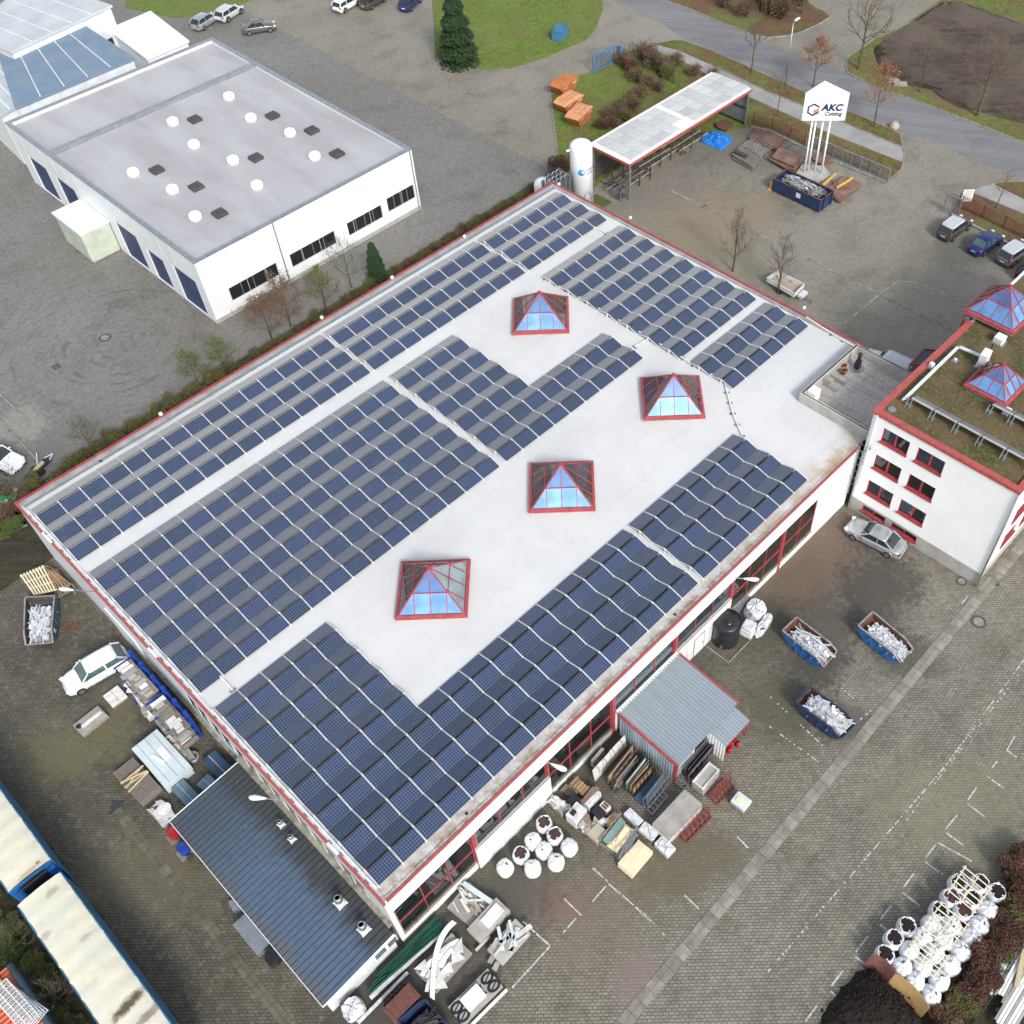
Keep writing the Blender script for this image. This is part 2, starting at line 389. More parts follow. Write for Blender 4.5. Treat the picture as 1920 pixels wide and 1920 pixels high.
v1 = raised('verge', Q([(1226, 82), (1262, 76), (1282, 77), (1330, 94), (1440, 143), (1512, 175), (1590, 209), (1672, 243), (1688, 254), (1692, 276), (1600, 238), (1520, 204), (1440, 172), (1330, 120), (1275, 95), (1240, 86)]), m_grass)
path1 = raised('path', Q([(1218, 84), (1240, 87), (1275, 96), (1330, 121), (1440, 173), (1520, 205), (1600, 239), (1692, 277), (1697, 292), (1694, 305), (1560, 252), (1440, 198), (1400, 180), (1300, 126), (1255, 102), (1232, 97)]), m_path, .05)
v2 = raised('verge', Q([(1262, 106), (1300, 128), (1400, 182), (1440, 200), (1560, 254), (1692, 306), (1690, 318), (1680, 330), (1664, 341), (1560, 300), (1480, 263), (1446, 246), (1408, 238), (1330, 200)]), m_grass)
lawn = raised('lawn', Q([(1200, 90), (1228, 99), (1262, 107), (1330, 200), (1405, 238), (1180, 300), (1110, 355), (1052, 350), (1046, 298), (1042, 262), (1036, 200), (1031, 165), (1062, 148), (1112, 135), (1165, 102)]), m_grassg)
v3 = raised('verge', Q([(1803, 363), (1816, 359), (1831, 366), (1920, 403), (2050, 465), (2050, 545), (1920, 474), (1890, 456), (1830, 425), (1783, 402)]), m_leafy)
path2 = raised('path', Q([(1820, 357), (1848, 350), (1864, 346), (1920, 374), (2050, 440), (2050, 463), (1920, 401), (1831, 364)]), m_path, .05)
v4 = raised('verge', Q([(1864, 345), (1884, 342), (1920, 341), (1980, 358), (2100, 420), (2050, 438), (1920, 373)]), m_leafy)
v5 = raised('verge', Q([(1589, 137), (1586, 124), (1590, 108), (1606, 97), (1640, 74), (1700, 44), (1762, 2), (1790, -30), (2300, -60), (2300, 420), (2150, 366), (1920, 268), (1800, 221), (1700, 183), (1640, 163)]), m_grass)
fld = Q([(1638, 97), (1640, 88), (1680, 62), (1722, 32), (1766, 4), (1800, 3), (1840, 16), (1900, 38), (2000, 80), (2260, 180), (2260, 380), (1990, 272), (1920, 232), (1880, 222), (1850, 213), (1800, 203), (1768, 186), (1745, 168), (1700, 158), (1660, 135), (1645, 118)], .09)
def field():
    mb = MB(); P = [(p.x, p.y) for p in fld]; r = random.Random(3)
    x0, x1 = min(p[0] for p in P), max(p[0] for p in P); y0, y1 = min(p[1] for p in P), max(p[1] for p in P)
    from mathutils import noise
    mb.prism(P, 0, .085)
    st = 1.1; nx = int((x1-x0)/st); ny = int((y1-y0)/st); idx = {}
    vs = []; fs = []
    for i in range(nx+1):
        for j in range(ny+1):
            x, y = x0+i*st, y0+j*st
            if inpoly(x, y, P):
                h = noise.noise((x*.35, y*.12, 1))*.35+noise.noise((x*.9, y*.9, 5))*.2
                idx[i, j] = len(vs); vs.append((x+r.uniform(-.3, .3), y+r.uniform(-.3, .3), .12+max(-.02, h*.7)))
    for i in range(nx):
        for j in range(ny):
            k = [(i, j), (i+1, j), (i+1, j+1), (i, j+1)]
            if all(a in idx for a in k): fs.append(tuple(idx[a] for a in k))
    mb.add(vs, fs)
    return struct('field', mb, m_field, smooth=True)
field()
nb_lawn = raised('lawn', Q([(806, -60), (815, 60), (816, 108), (850, 120), (905, 130), (960, 128), (1012, 112), (1060, 92), (1098, 76), (1116, 55), (1130, 20), (1130, -40)]), m_grassg)
raised('verge', Q([(240, -50), (235, 14), (330, 34), (420, 22), (470, 0), (470, -50)]), m_grassg)
# bed with the hedge along the north-west wall, beds west and south-east
raised('hedge_bed', [Vector((a, b, 0)) for a, b in [(-6, 42.35), (-3, 48.3), (2, 50.2), (5.2, 50.8), (25, 50.9), (25, 42.35)]], m_bed, .06)
raised('hedge_bed', [Vector((a, b, 0)) for a, b in [(25, 42.35), (25, 50.9), (50, 51.2), (64.5, 51.3), (64.5, 42.35)]], m_hbed, .06)
raised('hedge_bed', Q([(-60, 955), (10, 935), (30, 950), (52, 985), (0, 1012), (-60, 1030)]), m_bed, .06)
raised('hedge_bed', [Vector((a, b, 0)) for a, b in ((-19.5, -10), (-14.4, -10), (-14.4, 40), (-19.5, 40))], m_bed, .06)
se_bed = Q([(1935, 1560), (1905, 1600), (1893, 1650), (1862, 1745), (1800, 1830), (1735, 1890), (1690, 1990), (2200, 1990), (2200, 1560)])
raised('hedge_bed', se_bed, m_bed, .06)
# kerbs: rows of kerb stones
def kerb(name, pts, w=.14, h=.12, closed=False, L=1.0, mat=None):
    mb = MB()
    for a, b in zip(pts[:-1], pts[1:]):
        a, b = Vector((a.x, a.y, 0)), Vector((b.x, b.y, 0)); d = (b-a).length; n = max(1, round(d/L))
        for i in range(n):
            p, q = a.lerp(b, (i+.012)/n), a.lerp(b, (i+.988)/n)
            mb.bar(p+Vector((0, 0, h/2-.03)), q+Vector((0, 0, h/2-.03)), w, h+.06)
    return struct(name, mb, mat or m_kerb)
for pts in ([(1238, -2), (1290, 16), (1340, 38), (1410, 66), (1440, 71), (1475, 68), (1505, 60), (1535, 46), (1556, 33)],
            [(1226, 82), (1262, 76), (1282, 77), (1330, 94), (1440, 143), (1512, 175), (1590, 209), (1672, 243), (1688, 254), (1692, 276), (1697, 292), (1690, 318), (1664, 341)],
            [(1706, 43), (1640, 74), (1606, 97), (1590, 108), (1586, 124), (1589, 137), (1640, 163), (1700, 183), (1800, 221), (1920, 268), (2100, 345)],
            [(1803, 363), (1820, 357), (1848, 350), (1864, 345), (1884, 342), (1920, 341), (1990, 360)],
            [(0, 740), (55, 792)], [(18, 810), (55, 792)], [(0, 788), (85, 880)], [(1330, 121), (1440, 173), (1520, 205), (1600, 239), (1692, 277)],
            [(0, 1012), (52, 985)], [(1031, 165), (1042, 262), (1047, 300)]):
    kerb('kerb', Q(pts))
def low_wall():
    mb = MB()
    for a, b in (((1408, 240), (1446, 249)), ((1446, 249), (1480, 266)), ((1480, 266), (1560, 303)), ((1560, 303), (1662, 345))):
        a, b = G(*a), G(*b); mb.bar(a+Vector((0, 0, .12)), b+Vector((0, 0, .12)), .25, .26)
    mb2 = MB()
    for a, b in (((1783, 405), (1830, 428)), ((1830, 428), (1890, 459)), ((1890, 459), (1960, 497))):
        a, b = G(*a), G(*b); mb2.bar(a+Vector((0, 0, .12)), b+Vector((0, 0, .12)), .25, .26)
    solo('low_wall', mb, m_kerb, 'low dark concrete kerb wall below the rusty mesh fence behind the steel plates', 'wall')
    solo('low_wall', mb2, m_kerb, 'low dark concrete kerb wall in front of the parked cars', 'wall')
low_wall()
# concrete drain strips: each slab a piece
def strip(label, p, q, w, L, mat=None):
    p, q = Vector(p), Vector(q); t = thing('drain_channel', label, 'drain channel', (p.x, p.y, 0))
    d = (q-p); n = int(d.length/L); u = d.normalized(); ang = math.atan2(u.y, u.x)
    meshes = []
    for k in range(3):
        mb = MB(); r = random.Random(k)
        mb.box((0, 0, 0), (L-.035, w*.5-.01, .04), mi=0, rx=.06); mb.v = [(a, b-w*.25, c) for a, b, c in mb.v]
        n0 = len(mb.v); mb.box((0, w*.25, 0), (L-.035, w*.5-.01, .04), mi=0, rx=-.06)
        meshes.append(mb.mesh('slab', mat or m_slab))
    for i in range(n):
        c = p+u*((i+.5)*L)
        o = bpy.data.objects.new('slab', meshes[i % 3]); COL.objects.link(o); o.parent = t
        o.location = (c.x-p.x, c.y-p.y, .012+rnd.uniform(-.004, .004)); o.rotation_euler = (0, 0, ang+rnd.uniform(-.006, .006))
    return t
strip('long concrete drain strip along the south-east lane, from the office corner past the bag heap', (-6, -12.52, 0), (90, -12.52, 0), .8, .82)
strip('mossy concrete drain strip along the west lane beside the blue lean-to', (-7.36, -8, 0), (-7.36, 20.6, 0), .62, .78, mat=m_slabw)
strip('narrow drain strip across the north yard parallel to the hall', (70.4, -3, 0), (70.4, 40, 0), .35, 1.0)
def grate(px, py, label, r=.3, round_=False):
    p = G(px, py, .02); t = local('manhole_cover' if round_ else 'drain_grate', label, 'manhole' if round_ else 'grate', (p.x, p.y, 0), rnd.choice([0, .78]))
    if round_:
        part('ring', MB().lathe((0, 0, 0), [(r*1.5, 0), (r*1.5, .03), (r*1.05, .035), (r*1.02, .02)], 28), m_darkstone, t)
        part('lid', MB().lathe((0, 0, 0), [(r, 0), (r, .035), (.01, .035)], 28), m_kerb, t)
    else:
        mb = MB(); mb.bx(-r, r, -r, r, 0, .015)
        part('frame', mb, m_dark, t)
        mb = MB()
        for i in range(7): mb.bx(-r+.03, r-.03, -r+.05+i*(2*r-.1)/6-.012, -r+.05+i*(2*r-.1)/6+.012, .016, .045)
        part('bars', mb, m_steel, t)
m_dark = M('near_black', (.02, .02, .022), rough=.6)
m_darkstone = M('dark_stone', (.09, .085, .075), rough=.85)
m_steel = M('weathered_steel', (.30, .31, .32), (.2, .2, .2), 6, .5, .6)
grate(1835, 1166, 'round manhole cover beside the drain strip near the office corner', .38, True)
grate(197, 633, "white round manhole cover on the neighbour's grey lot", .38, True)
grate(1428, 1611, 'square iron gully grate in the drain strip near the white stacks', .35)
grate(1865, 1092, 'dark gully grate by the office corner', .3)
grate(218, 1513, 'dark gully grate at the top of the west drain strip', .42)
grate(106, 687, "dark gully grate on the neighbour's grey lot", .35)
grate(1803, 1090, 'rusty round cover at the foot of the office wall', .28, True)
grate(1320, 387, 'small square concrete box cover in the north yard', .3)
# painted bay lines, worn into pieces
def lines():
    mb = MB(); r = random.Random(11)
    A = lambda ox, oy, L, w=1: [((ox+a/4, oy+b/4), (ox+c/4, oy+d/4), w) for a, b, c, d in L]
    segs = A(960, 1440, [(605,750,720,855),(725,870,850,975),(850,975,1070,1170,),(960,1080,1060,1165),(705,885,605,1000),(390,980,520,1105),(490,1115,385,1235),(80,1150,287,1335),(287,1335,0,1650),(1295,955,1400,1055),(1690,515,1770,600)])
    segs += A(1440, 1440, [(1640,60,1765,150),(1565,145,1500,240),(1495,270,1625,365),(1420,350,1335,455),(1335,485,1465,580),(1260,570,1185,670),(1275,560,1530,700),(1180,705,1310,800),(1095,790,1015,895),(1010,935,1140,1035),(925,1030,845,1135),(840,1175,890,1215),(750,1260,660,1380),(655,1415,740,1480),(560,1520,475,1635),(470,1675,510,1705),(375,1770,280,1900)])
    segs += A(1440, 960, [(1500,630,1450,690),(1850,1680,1790,1790),(1795,1790,1865,1840),(1720,1870,1680,1920)])
    faint = A(1440, 960, [(0,1370,420,1760),(530,1300,700,1450),(0,1600,400,1890),(690,1560,780,1480)])
    faint += A(960, 1440, [(1130,1240,1200,1290)]) + A(480, 1440, [(1150,1340,1300,1190)])
    worn = [((1920, 1237), (1772, 1437), .35), ((1772, 1437), (1440, 1822), .35), ((1912, 1262), (1700, 1537), .18)]
    north = [((1575, 612), (1655, 547), .45), ((1655, 547), (1680, 528), .4), ((1680, 528), (1712, 528), .4), ((1712, 528), (1745, 540), .35), ((1745, 540), (1800, 565), .2)]
    for (a, b, w) in segs+[(x, y, .28) for x, y, _ in faint]+worn+north:
        a, b = G(*a), G(*b); d = (b-a).length; n = max(2, int(d/.11))
        for i in range(n):
            if r.random() > .55+.42*w: continue
            if w < .9 and r.random() > w+.25: continue
            p, q = a.lerp(b, (i+.08)/n), a.lerp(b, (i+.92)/n)
            sd = (b-a).normalized().cross(Vector((0,0,1)))*.05*r.uniform(.7, 1.15)
            z = Vector((0, 0, .006))
            mb.quad(p-sd+z, q-sd+z, q+sd+z, p+sd+z)
    struct('bay_lines', mb, m_line)['kind'] = 'structure'
lines()
# ---------------------------------------------------------------- building materials
def roof_mat():
    t = NT('roof_membrane'); v = t.world(); sp = t.node('SeparateXYZ'); t.link(v, sp.inputs[0])
    n1 = t.noise(v, .22, 6, .65); n2 = t.noise(v, 2.5, 5, .7)
    col = t.mix(t.ramp(n1, .42, .68, 0, .75), (.62, .62, .61), (.54, .54, .53))
    col = t.mix(t.ramp(t.noise(v, .5, 7, .75), .58, .76, 0, .45), col, (.42, .40, .36))
    # membrane seams
    for s, off in ((sp.outputs[1], .3),):
        f = t.math('FRACT', t.math('DIVIDE', t.math('ADD', s, off), 2.05))
        ln = t.math('LESS_THAN', f, .012)
        col = t.mix(t.math('MULTIPLY', ln, .16), col, (.35, .35, .34))
    # silt and rust-brown leaf dirt collected along the south-east and west edges
    def edge(col, s, a, b, nsc, c, f, x0=-5, x1=60):
        d = t.math('ADD', s, t.math('MULTIPLY', t.math('SUBTRACT', n1, .5), 1.2))
        msk = t.ramp(d, a, b, 1, 0)
        msk = t.math('MULTIPLY', msk, t.ramp(t.noise(v, nsc, 7, .75), .40, .60))
        msk = t.math('MULTIPLY', msk, t.math('MULTIPLY', t.ramp(sp.outputs[0], x0, x0+3), t.ramp(sp.outputs[0], x1, x1+3, 1, 0)))
        return t.mix(t.math('MULTIPLY', msk, f), col, c)
    col = edge(col, sp.outputs[1], .5, 1.35, 1.1, (.40, .36, .30), .8)
    col = edge(col, sp.outputs[1], .35, 1.15, 1.5, (.24, .15, .085), .9, -3, 34)
    col = edge(col, sp.outputs[1], .6, 2.2, .8, (.42, .28, .15), .85, 33, 60)
    inv = t.math('SUBTRACT', 42.1, sp.outputs[1])
    col = edge(col, inv, .55, 1.1, .6, (.36, .35, .33), .9)
    col = edge(col, inv, .4, 1.3, .35, (.34, .22, .13), .75, -3, 16)
    col = t.mix(t.ramp(n2, .5, .8, 0, .25), col, (.55, .55, .53))
    t.bump(t.noise(v, .6, 4), .15, .05)
    return t.out(col, .6)
m_roof = roof_mat()
m_white = M('white_render', (.88, .89, .88), (.83, .84, .83), .5, .7, c3=(.82, .83, .82), s3=5, f3=.25, bump=.03)
m_wpanel = M('white_metal_panel', (.78, .80, .80), (.72, .74, .74), 1.2, .4, c3=(.66, .68, .68), s3=12, f3=.3)
m_wgrey = M('grey_white_wall', (.68, .71, .73), (.56, .58, .59), .8, .6, c3=(.40, .41, .42), s3=6, f3=.4, bump=.05)
m_red = M('red_painted_metal', (.36, .05, .06), (.28, .035, .045), 1.6, .5, c3=(.46, .13, .12), s3=7, f3=.55)
m_redfade = M('faded_red_flashing', (.42, .085, .08), (.33, .06, .055), 2.5, .5, c3=(.48, .17, .15), s3=9, f3=.5)
m_plinth = M('plinth_render', (.42, .40, .38), (.33, .32, .30), 1.2, .85, s3=25)
m_grime = M('grimy_flashing', (.30, .28, .22), (.14, .13, .08), 1.8, .75, c3=(.4, .39, .35), s3=7)
m_galv = M('galvanised_steel', (.42, .45, .47), (.33, .36, .38), 2, .42, .75, c3=(.5, .52, .54), s3=10)
m_concpar = M('parapet_concrete', (.46, .44, .41), (.35, .335, .305), 1, .85, c3=(.28, .26, .22), s3=7, bump=.2)
m_moss = M('green_roof_moss', (.115, .085, .04), (.055, .06, .015), .45, .95, c3=(.18, .12, .06), s3=3.5, f3=.9, bump=1, lo=.42, hi=.6)
def glass_mat(name, col, rough=.04, metal=0.0, spec=.8):
    t = NT(name); v = t.coord('Object')
    c = t.mix(t.ramp(t.noise(v, .8, 3), .4, .6), col, tuple(x*.7 for x in col))
    m = t.out(c, rough, metal); t.b.inputs['Specular IOR Level'].default_value = spec
    t.b.inputs['IOR'].default_value = 1.52; return m
m_dglass = glass_mat('dark_glass', (.012, .014, .016))
m_wglass = glass_mat('window_glass', (.03, .045, .06), .05)
m_skyglass = glass_mat('blue_reflection_glass', (.26, .50, .85), .06, .75)  # blue of the reflected sky put into the pane colour
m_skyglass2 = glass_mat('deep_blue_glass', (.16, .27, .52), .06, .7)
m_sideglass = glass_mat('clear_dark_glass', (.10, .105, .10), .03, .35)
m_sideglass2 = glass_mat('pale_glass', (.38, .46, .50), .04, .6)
def corr_mat(name, c1, c2, ax, sc, rough=.4, metal=.2):
    return M(name, c1, c2, sc, rough, metal, lo=.42, hi=.55, c3=tuple(x*.8 for x in c1), s3=8, f3=.4)
m_blueroof = corr_mat('blue_grey_sheet_roof', (.10, .155, .25), (.085, .08, .06), 'Y', .22)

m_gut = M('grey_gutter', (.33, .33, .32), (.22, .22, .21), .8, .6, c3=(.42, .42, .41))
H = 6.76; RZ = 6.62
# ---------------------------------------------------------------- hall
hall = thing('hall', 'large flat-roofed white factory hall with red roof edge, covered in solar panels', 'hall', (0, 0, 0))
mb = MB(); mb.prism([(.25, .25), (55.35, .25), (55.35, 41.85), (.25, 41.85)], 6.3, RZ)
part('roof', mb, m_roof, hall)
# walls: built round the window openings on the south-east side
BAY = [(0.25, 6.05, 1.0, 4.9, 'glass'), (6.35, 12.3, 3.0, 4.9, 'hi'), (12.45, 18.3, .85, 4.9, 'glass'), (18.6, 24.6, 2.9, 4.9, 'hi'), (24.9, 30.7, 3.0, 4.9, 'hi'), (31.0, 36.8, .95, 4.9, 'glass'), (37.1, 41.1, .95, 4.9, 'glass')]
mb = MB()
mb.bx(0, 45.88, 0, .22, 4.9, H-.1)                       # fascia band
xs = [0]+[v for b in BAY for v in b[:2]]+[45.88]
mb.bx(0, .25, 0, .25, 0, 4.9)
for i in range(len(BAY)):
    x0, x1, z0, z1, _ = BAY[i]
    mb.bx(x0, x1, 0, .22, 0, z0)
mb.bx(41.1, 45.88, 0, .22, 0, 4.9)
mb.bx(0, 55.6, 41.88, 42.1, 0, H-.1); mb.bx(55.38, 55.6, .4, 41.88, 0, H-.1)
part('wall', mb, m_white, hall)
mb = MB(); mb.bx(0, .22, .26, 41.88, 0, H-.1); part('wall', mb, m_wgrey, hall, label='greyish west wall')
mb = MB()                                                 # dark interior seen through the openings
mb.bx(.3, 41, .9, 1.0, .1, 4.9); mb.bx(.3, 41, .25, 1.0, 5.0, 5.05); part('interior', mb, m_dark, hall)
for i in range(len(BAY)-1):
    x = (BAY[i][1]+BAY[i+1][0])/2
    part('column', MB().bx(BAY[i][1]+.01, BAY[i+1][0]-.01, -.05, .25, 0, 4.89), m_red, hall)
# sliding white panels standing proud of the openings
part('cladding_panel', MB().bx(6.1, 12.42, -.16, -.03, .02, 3.06), m_wpanel, hall)
part('cladding_panel', MB().bx(24.75, 30.75, -.16, -.03, .02, 3.06), m_wpanel, hall)
mb = MB()
for x in [7.15+i*1.05 for i in range(5)]: mb.bx(x, x+.012, -.172, -.16, .02, 3.05)
for x in [25.9, 28.4, 29.6]: mb.bx(x, x+.012, -.172, -.16, .02, 3.05)
mb.bx(6.1, 12.42, -.18, -.14, 3.06, 3.1); mb.bx(24.75, 30.75, -.18, -.14, 3.06, 3.1)
part('panel_joints', mb, m_grime, hall)
dr = part('door', MB().bx(26.7, 27.75, -.2, -.17, .1, 2.25), m_wpanel, hall)
mb = MB()
for a in ((26.64, 26.7, .1, 2.3), (27.75, 27.81, .1, 2.3), (26.64, 27.81, 2.25, 2.31)): mb.bx(a[0], a[1], -.2, -.165, a[2], a[3])
part('frame', mb, m_grime, dr); part('handle', MB().box((27.6, -.23, 1.1), (.14, .05, .04)), m_steel, dr)
for x0, x1, z0, z1, k in BAY:
    n = 3 if x1-x0 > 5 else 2
    wdw = part('window', MB().bx(x0, x0+.08, .02, .2, z0, z1), m_grime, hall)
    wf = MB(); zz = [z1-.02, z0+.04]
    for j in range(n+1):
        xx = x0+(x1-x0)*j/n; xx = min(max(xx, x0+.06), x1-.06); wf.bx(xx-.035, xx+.035, .03, .13, z0+.02, z1-.02)
    if k == 'glass': wf.bx(x0+.06, x1-.06, .02, .12, 2.75, 2.85)
    part('frame', wf, m_red, wdw)
    part('sill', MB().bx(x0-.04, x1+.04, -.06, .24, z0-.05, z0+.03), m_grime, wdw)
    for j in range(n):
        for za, zb in (((z0, 2.75), (2.85, z1)) if k == 'glass' else ((z0, z1),)):
            a = x0+(x1-x0)*j/n+.06; b = x0+(x1-x0)*(j+1)/n-.06
            part('pane', MB().bx(a, b, .07, .085, za+.03, zb-.03), m_dglass if k == 'glass' or x0 < 15 else m_wglass, wdw)
# west side: ribbon window, lower ledges
for y0 in [2.2, 4.9, 7.6, 10.3, 13.0, 15.7, 18.4]:
    wdw = part('window', MB().bx(-.04, .0, y0, y0+2.5, 3.15, 3.25), m_grime, hall)
    part('pane', MB().bx(-.025, -.002, y0+.05, y0+2.45, 3.3, 4.7), m_wglass, wdw)
    fr = MB()
    for j in range(3): fr.bx(-.05, -.026, y0+.03+j*1.2, y0+.08+j*1.2, 3.26, 4.75)
    part('frame', fr, m_wpanel, wdw)
part('ledge', MB().bx(-.3, -.0, .3, 15.6, 2.62, 2.86), m_grime, hall)
part('ledge', MB().bx(-.22, -.0, 15.7, 28, 1.0, 1.12), m_grime, hall)
part('door', MB().bx(-.1, -.005, 27.8, 31.8, 0, 3.6), m_wpanel, hall, label='pale roller door in the west wall')
# roof edge: coping and red flashing, gutter along the north-west
mb = MB()
mb.bx(.2, 45.9, -.08, .08, H-.1, H); part('fascia_cap', mb, m_redfade, hall)
mb = MB(); mb.bx(-.08, .08, -.1, 4.0, H-.1, H-.005); mb.bx(-.08, .08, 5.0, 22.9, H-.1, H-.005); mb.bx(-.08, .08, 24.0, 36.7, H-.1, H-.005); mb.bx(-.08, .08, 38.1, 42.2, H-.1, H-.005)
part('fascia_cap', mb, m_redfade, hall)
mb = MB(); mb.bx(-.08, .08, 4.0, 5.0, H-.1, H-.01); mb.bx(-.08, .08, 22.9, 24, H-.1, H-.01); mb.bx(-.08, .08, 36.7, 38.1, H-.1, H-.01)
part('fascia_cap', mb, m_wpanel, hall, label='white stretch of roof edge flashing')
mb = MB(); mb.bx(.1, 55.6, 42.02, 42.2, H-.1, H); part('fascia_cap', mb, m_red, hall)
mb = MB(); mb.bx(55.5, 55.74, 6.2, 42.22, H-.1, H+.002); part('fascia_cap', mb, m_red, hall)
mb = MB(); mb.bx(.12, 55.4, 41.6, 41.98, RZ, RZ+.1); mb.bx(55.18, 55.46, 6.5, 41.7, RZ, RZ+.12)
part('gutter', mb, m_gut, hall)
part('gutter', MB().bx(.1, 55.2, 41.3, 41.59, RZ-.01, RZ+.03), m_galv, hall)
mb = MB(); mb.bx(.12, 45.9, .12, .3, RZ, RZ+.06); mb.bx(.1, .3, .3, 41.5, RZ, RZ+.08); part('upstand', mb, m_roof, hall)
for px, py in ((875, 1526), (1266, 1153), (189, 865), (434, 711)):
    p = G(px, py, RZ)
    o = part('roof_drain', MB().lathe((p.x, p.y, RZ), [(.22, 0), (.22, .02), (.12, .03), (.11, .03)], 14), m_concpar, hall)
    part('outlet', MB().lathe((p.x, p.y, RZ), [(.10, .02), (.10, .06), (.02, .07)], 12), m_dark, o)
# small white roof vents along the north-west edge
for px, py in ((301, 776), (603, 595), (735, 520), (871, 443), (1048, 345), (1182, 408), (1508, 577)):
    p = G(px, py, H+.1)
    part('edge_vent', MB().box((p.x, p.y, H+.1), (.27, .22, .24)), m_wpanel, hall, bevel=.05)

# ---------------------------------------------------------------- solar arrays
def pv_mat():
    t = NT('solar_glass'); c = t.node('TexCoord'); sp = t.node('SeparateXYZ'); t.link(c.outputs['Object'], sp.inputs[0])
    def grid(s, pitch, w):
        f = t.math('FRACT', t.math('ADD', t.math('DIVIDE', s, pitch), 100.0)); f = t.math('ABSOLUTE', t.math('SUBTRACT', f, .5))
        return t.math('GREATER_THAN', f, .5-w)
    g = t.math('MAXIMUM', grid(sp.outputs[0], .161, .055), grid(t.math('ADD', sp.outputs[1], .0), .170, .055))
    ri = t.node('ObjectInfo'); v = t.node('VectorMath', operation='ADD'); t.link(c.outputs['Object'], v.inputs[0]); cb = t.node('CombineXYZ')
    t.val(cb.inputs[0], t.math('MULTIPLY', ri.outputs['Random'], 50)); t.link(cb.outputs[0], v.inputs[1])
    cells = t.node('TexVoronoi'); t.link(v.outputs[0], cells.inputs['Vector']); cells.inputs['Scale'].default_value = 30
    col = t.mix(cells.outputs['Color'], (.010, .020, .055), (.020, .036, .085))
    col = t.mix(t.math('MULTIPLY', t.noise(v.outputs[0], 4, 3), .5), col, (.014, .020, .05))
    h = t.node('HueSaturation'); t.link(col, h.inputs['Color']); t.link(t.ramp(ri.outputs['Random'], 0, 1, .78, 1.3), h.inputs['Value']); t.link(t.ramp(ri.outputs['Random'], 0, 1, .49, .507), h.inputs['Hue'])
    col = t.mix(t.math('MULTIPLY', g, .8), h.outputs[0], (.20, .25, .36))
    col = t.mix(t.ramp(t.noise(v.outputs[0], 1.5, 4), .55, .75, 0, .12), col, (.25, .22, .2))
    m = t.out(col, .3); t.b.inputs['IOR'].default_value = 1.5
    # textured, dusty cover glass: rough grey reflection that grows with the angle of incidence (Fresnel)
    fr = t.node('Fresnel'); fr.inputs['IOR'].default_value = 1.7
    gl = t.node('BsdfGlossy'); gl.inputs['Roughness'].default_value = .55; gl.inputs['Color'].default_value = (1, .90, .80, 1)
    mx = t.node('MixShader'); t.link(t.ramp(fr.outputs[0], .076, .15, 0, .5), mx.inputs[0]); t.link(t.b.outputs[0], mx.inputs[1]); t.link(gl.outputs[0], mx.inputs[2])
    t.link(mx.outputs[0], t.n['Material Output'].inputs['Surface'])
    return m
m_pv = pv_mat()
m_pvframe = M('dark_anodised_frame', (.06, .062, .066), rough=.4, metal=.6)
m_alu = M('bright_aluminium', (.80, .81, .80), (.66, .67, .66), 4, .45, .1)
m_alu2 = M('alu_tray', (.74, .75, .75), (.6, .6, .6), 3, .5, .1)
m_block = M('ballast_block', (.22, .21, .19), (.13, .12, .11), 3, .9)  # ballast blocks and duct feet; also the dark strips shading the ridge gaps
PU, PVP = 1.7255, 2.305
def pv_mesh(sgn):
    mb = MB(); mb.box((0, 0, -.02), (1.655, 1.05, .036), mi=1); mb.box((0, 0, .0015), (1.625, 1.022, .008), mi=0)
    return mb.mesh('solar_panel', [m_pv, m_pvframe])
ME_PV = pv_mesh(1); TILT = math.radians(15.5)
ZB = RZ+.10
RISE = 1.05*math.sin(TILT); RUN = 1.05*math.cos(TILT)
